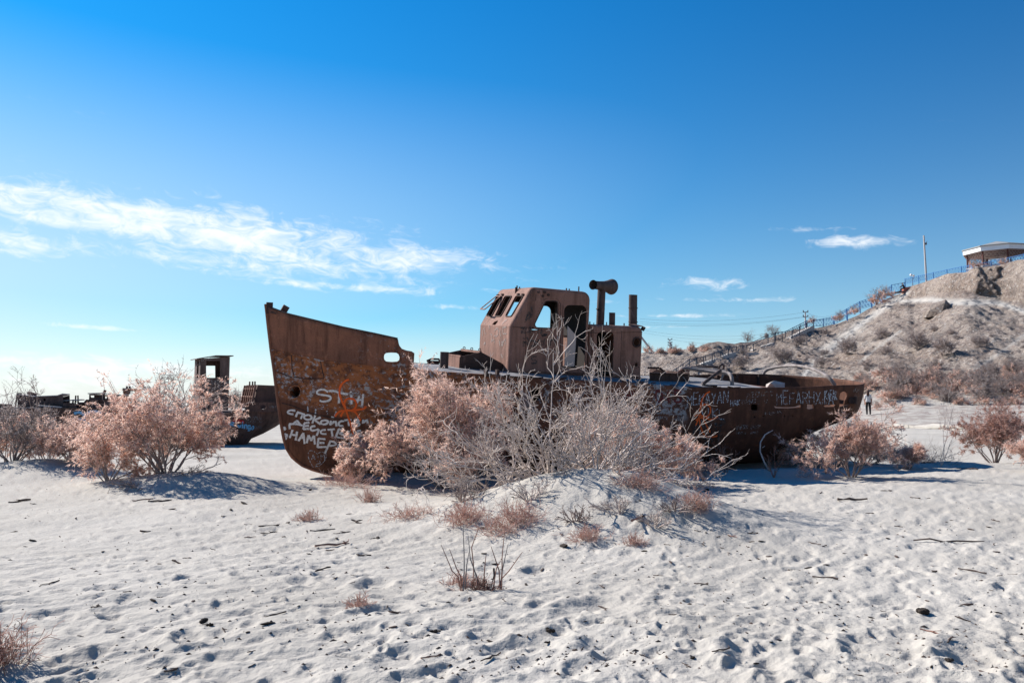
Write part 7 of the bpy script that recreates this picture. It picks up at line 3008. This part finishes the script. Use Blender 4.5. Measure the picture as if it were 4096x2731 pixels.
    for k in range(4200):
        py = 1950 + 780 * g.random() ** .9
        px = g.uniform(0, 4096)
        y = 1.5 * F / (py - HOR)
        p = Vector(((px - CX) / F * y, y, 0))
        if float(vnoise(np.array([p.x * 1.4]), np.array([p.y * 1.1]))[0]) < g.random() * .75 + .2:
            continue
        h = GB.ray_cast(Vector((p.x, p.y, 5)), Vector((0, 0, -1)))
        if h[0] is None:
            continue
        c = h[0]
        s = .0025 + .009 * g.random() ** 2.5
        a = g.uniform(0, 6.3)
        e = Vector((math.cos(a), math.sin(a), 0)) * s * g.uniform(1, 2.6)
        f = Vector((-math.sin(a), math.cos(a), 0)) * s * .6
        b = len(V)
        V += [c + e, c + f, c - e, c - f, c + Vector((0, 0, s * 1.2)), c - Vector((0, 0, s))]
        Fc += [(b, b + 1, b + 4), (b + 1, b + 2, b + 4), (b + 2, b + 3, b + 4), (b + 3, b, b + 4)]
    o = mesh_np('sand_crumbs', V, Fc, M_WOOD)
    tag(o, 'fine dark crumbs of bark sprinkled over the sand', 'litter', kind='stuff')
    # low eroded ledge beyond the shadow
    p0, p1 = ground_at(3440, 1722), ground_at(3860, 1722)
    mid = (p0 + p1) / 2
    r = np.random.default_rng(8)
    n = 40
    V, Fq = [], []
    for i in range(n):
        u = i / (n - 1)
        c = p0.lerp(p1, u) - mid
        h = .24 + .10 * math.sin(u * 17) * r.random()
        jag = r.uniform(-.12, .12)
        V += [c + Vector((0, jag, -.1)), c + Vector((0, jag + .1, h * .35)), c + Vector((0, jag - .12, h * .55)), c + Vector((0, jag - .05, h)), c + Vector((0, 1.2, h + .02)), c + Vector((0, 3.5, -.1))]
    for i in range(n - 1):
        for j in range(5):
            a = i * 6 + j
            Fq.append((a, a + 6, a + 7, a + 1))
    o = mesh_np('clay_ledge', V, Fq, SAND)
    o.location = mid
    tag(o, 'low crumbling ledge of crusted sand beyond the hull shadow', 'ledge')
    # pale rock seen over the after bulwark
    q = SH.hit(3097, 1548, 1, 1.2)
    pw = SH.m @ L(*q)
    me = chip_mesh(3, .62, .16)
    me.materials.append(M_ROCK)
    o = link(bpy.data.objects.new('pale_rock', me))
    o.location = pw - Vector((0, 0, .06))
    o.rotation_euler = (0, 0, SHIP_TH)
    tag(o, 'pale lump of rock lying on the after deck by the towing arch', 'rock')
    # hollow boulder on the slope
    p = hill_at(3742, 1255)
    me = chip_mesh(17, 4.2, 1.0)
    me.materials.append(HILL)
    o = link(bpy.data.objects.new('slope_boulder', me))
    o.location = p
    o.rotation_euler = (0, R(-25), R(10))
    tag(o, 'brown boulder jutting from the slope under the cliff path', 'boulder')


_me = ground.data
_co = np.empty(len(_me.vertices) * 3, dtype=np.float32)
_me.vertices.foreach_get('co', _co)
_co = _co.reshape(-1, 3)
_fi = np.empty(len(_me.loops), dtype=np.int32)
_me.loops.foreach_get('vertex_index', _fi)
_fi = _fi.reshape(-1, 4)
_keep = (_co[_fi[:, 0], 1] > 2) & (np.hypot(_co[_fi[:, 0], 0], _co[_fi[:, 0], 1]) < 32) & (_co[_fi[:, 0], 2] > -.5)
GB = BVHTree.FromPolygons([Vector(v) for v in _co.tolist()], _fi[_keep].tolist())
build_litter()
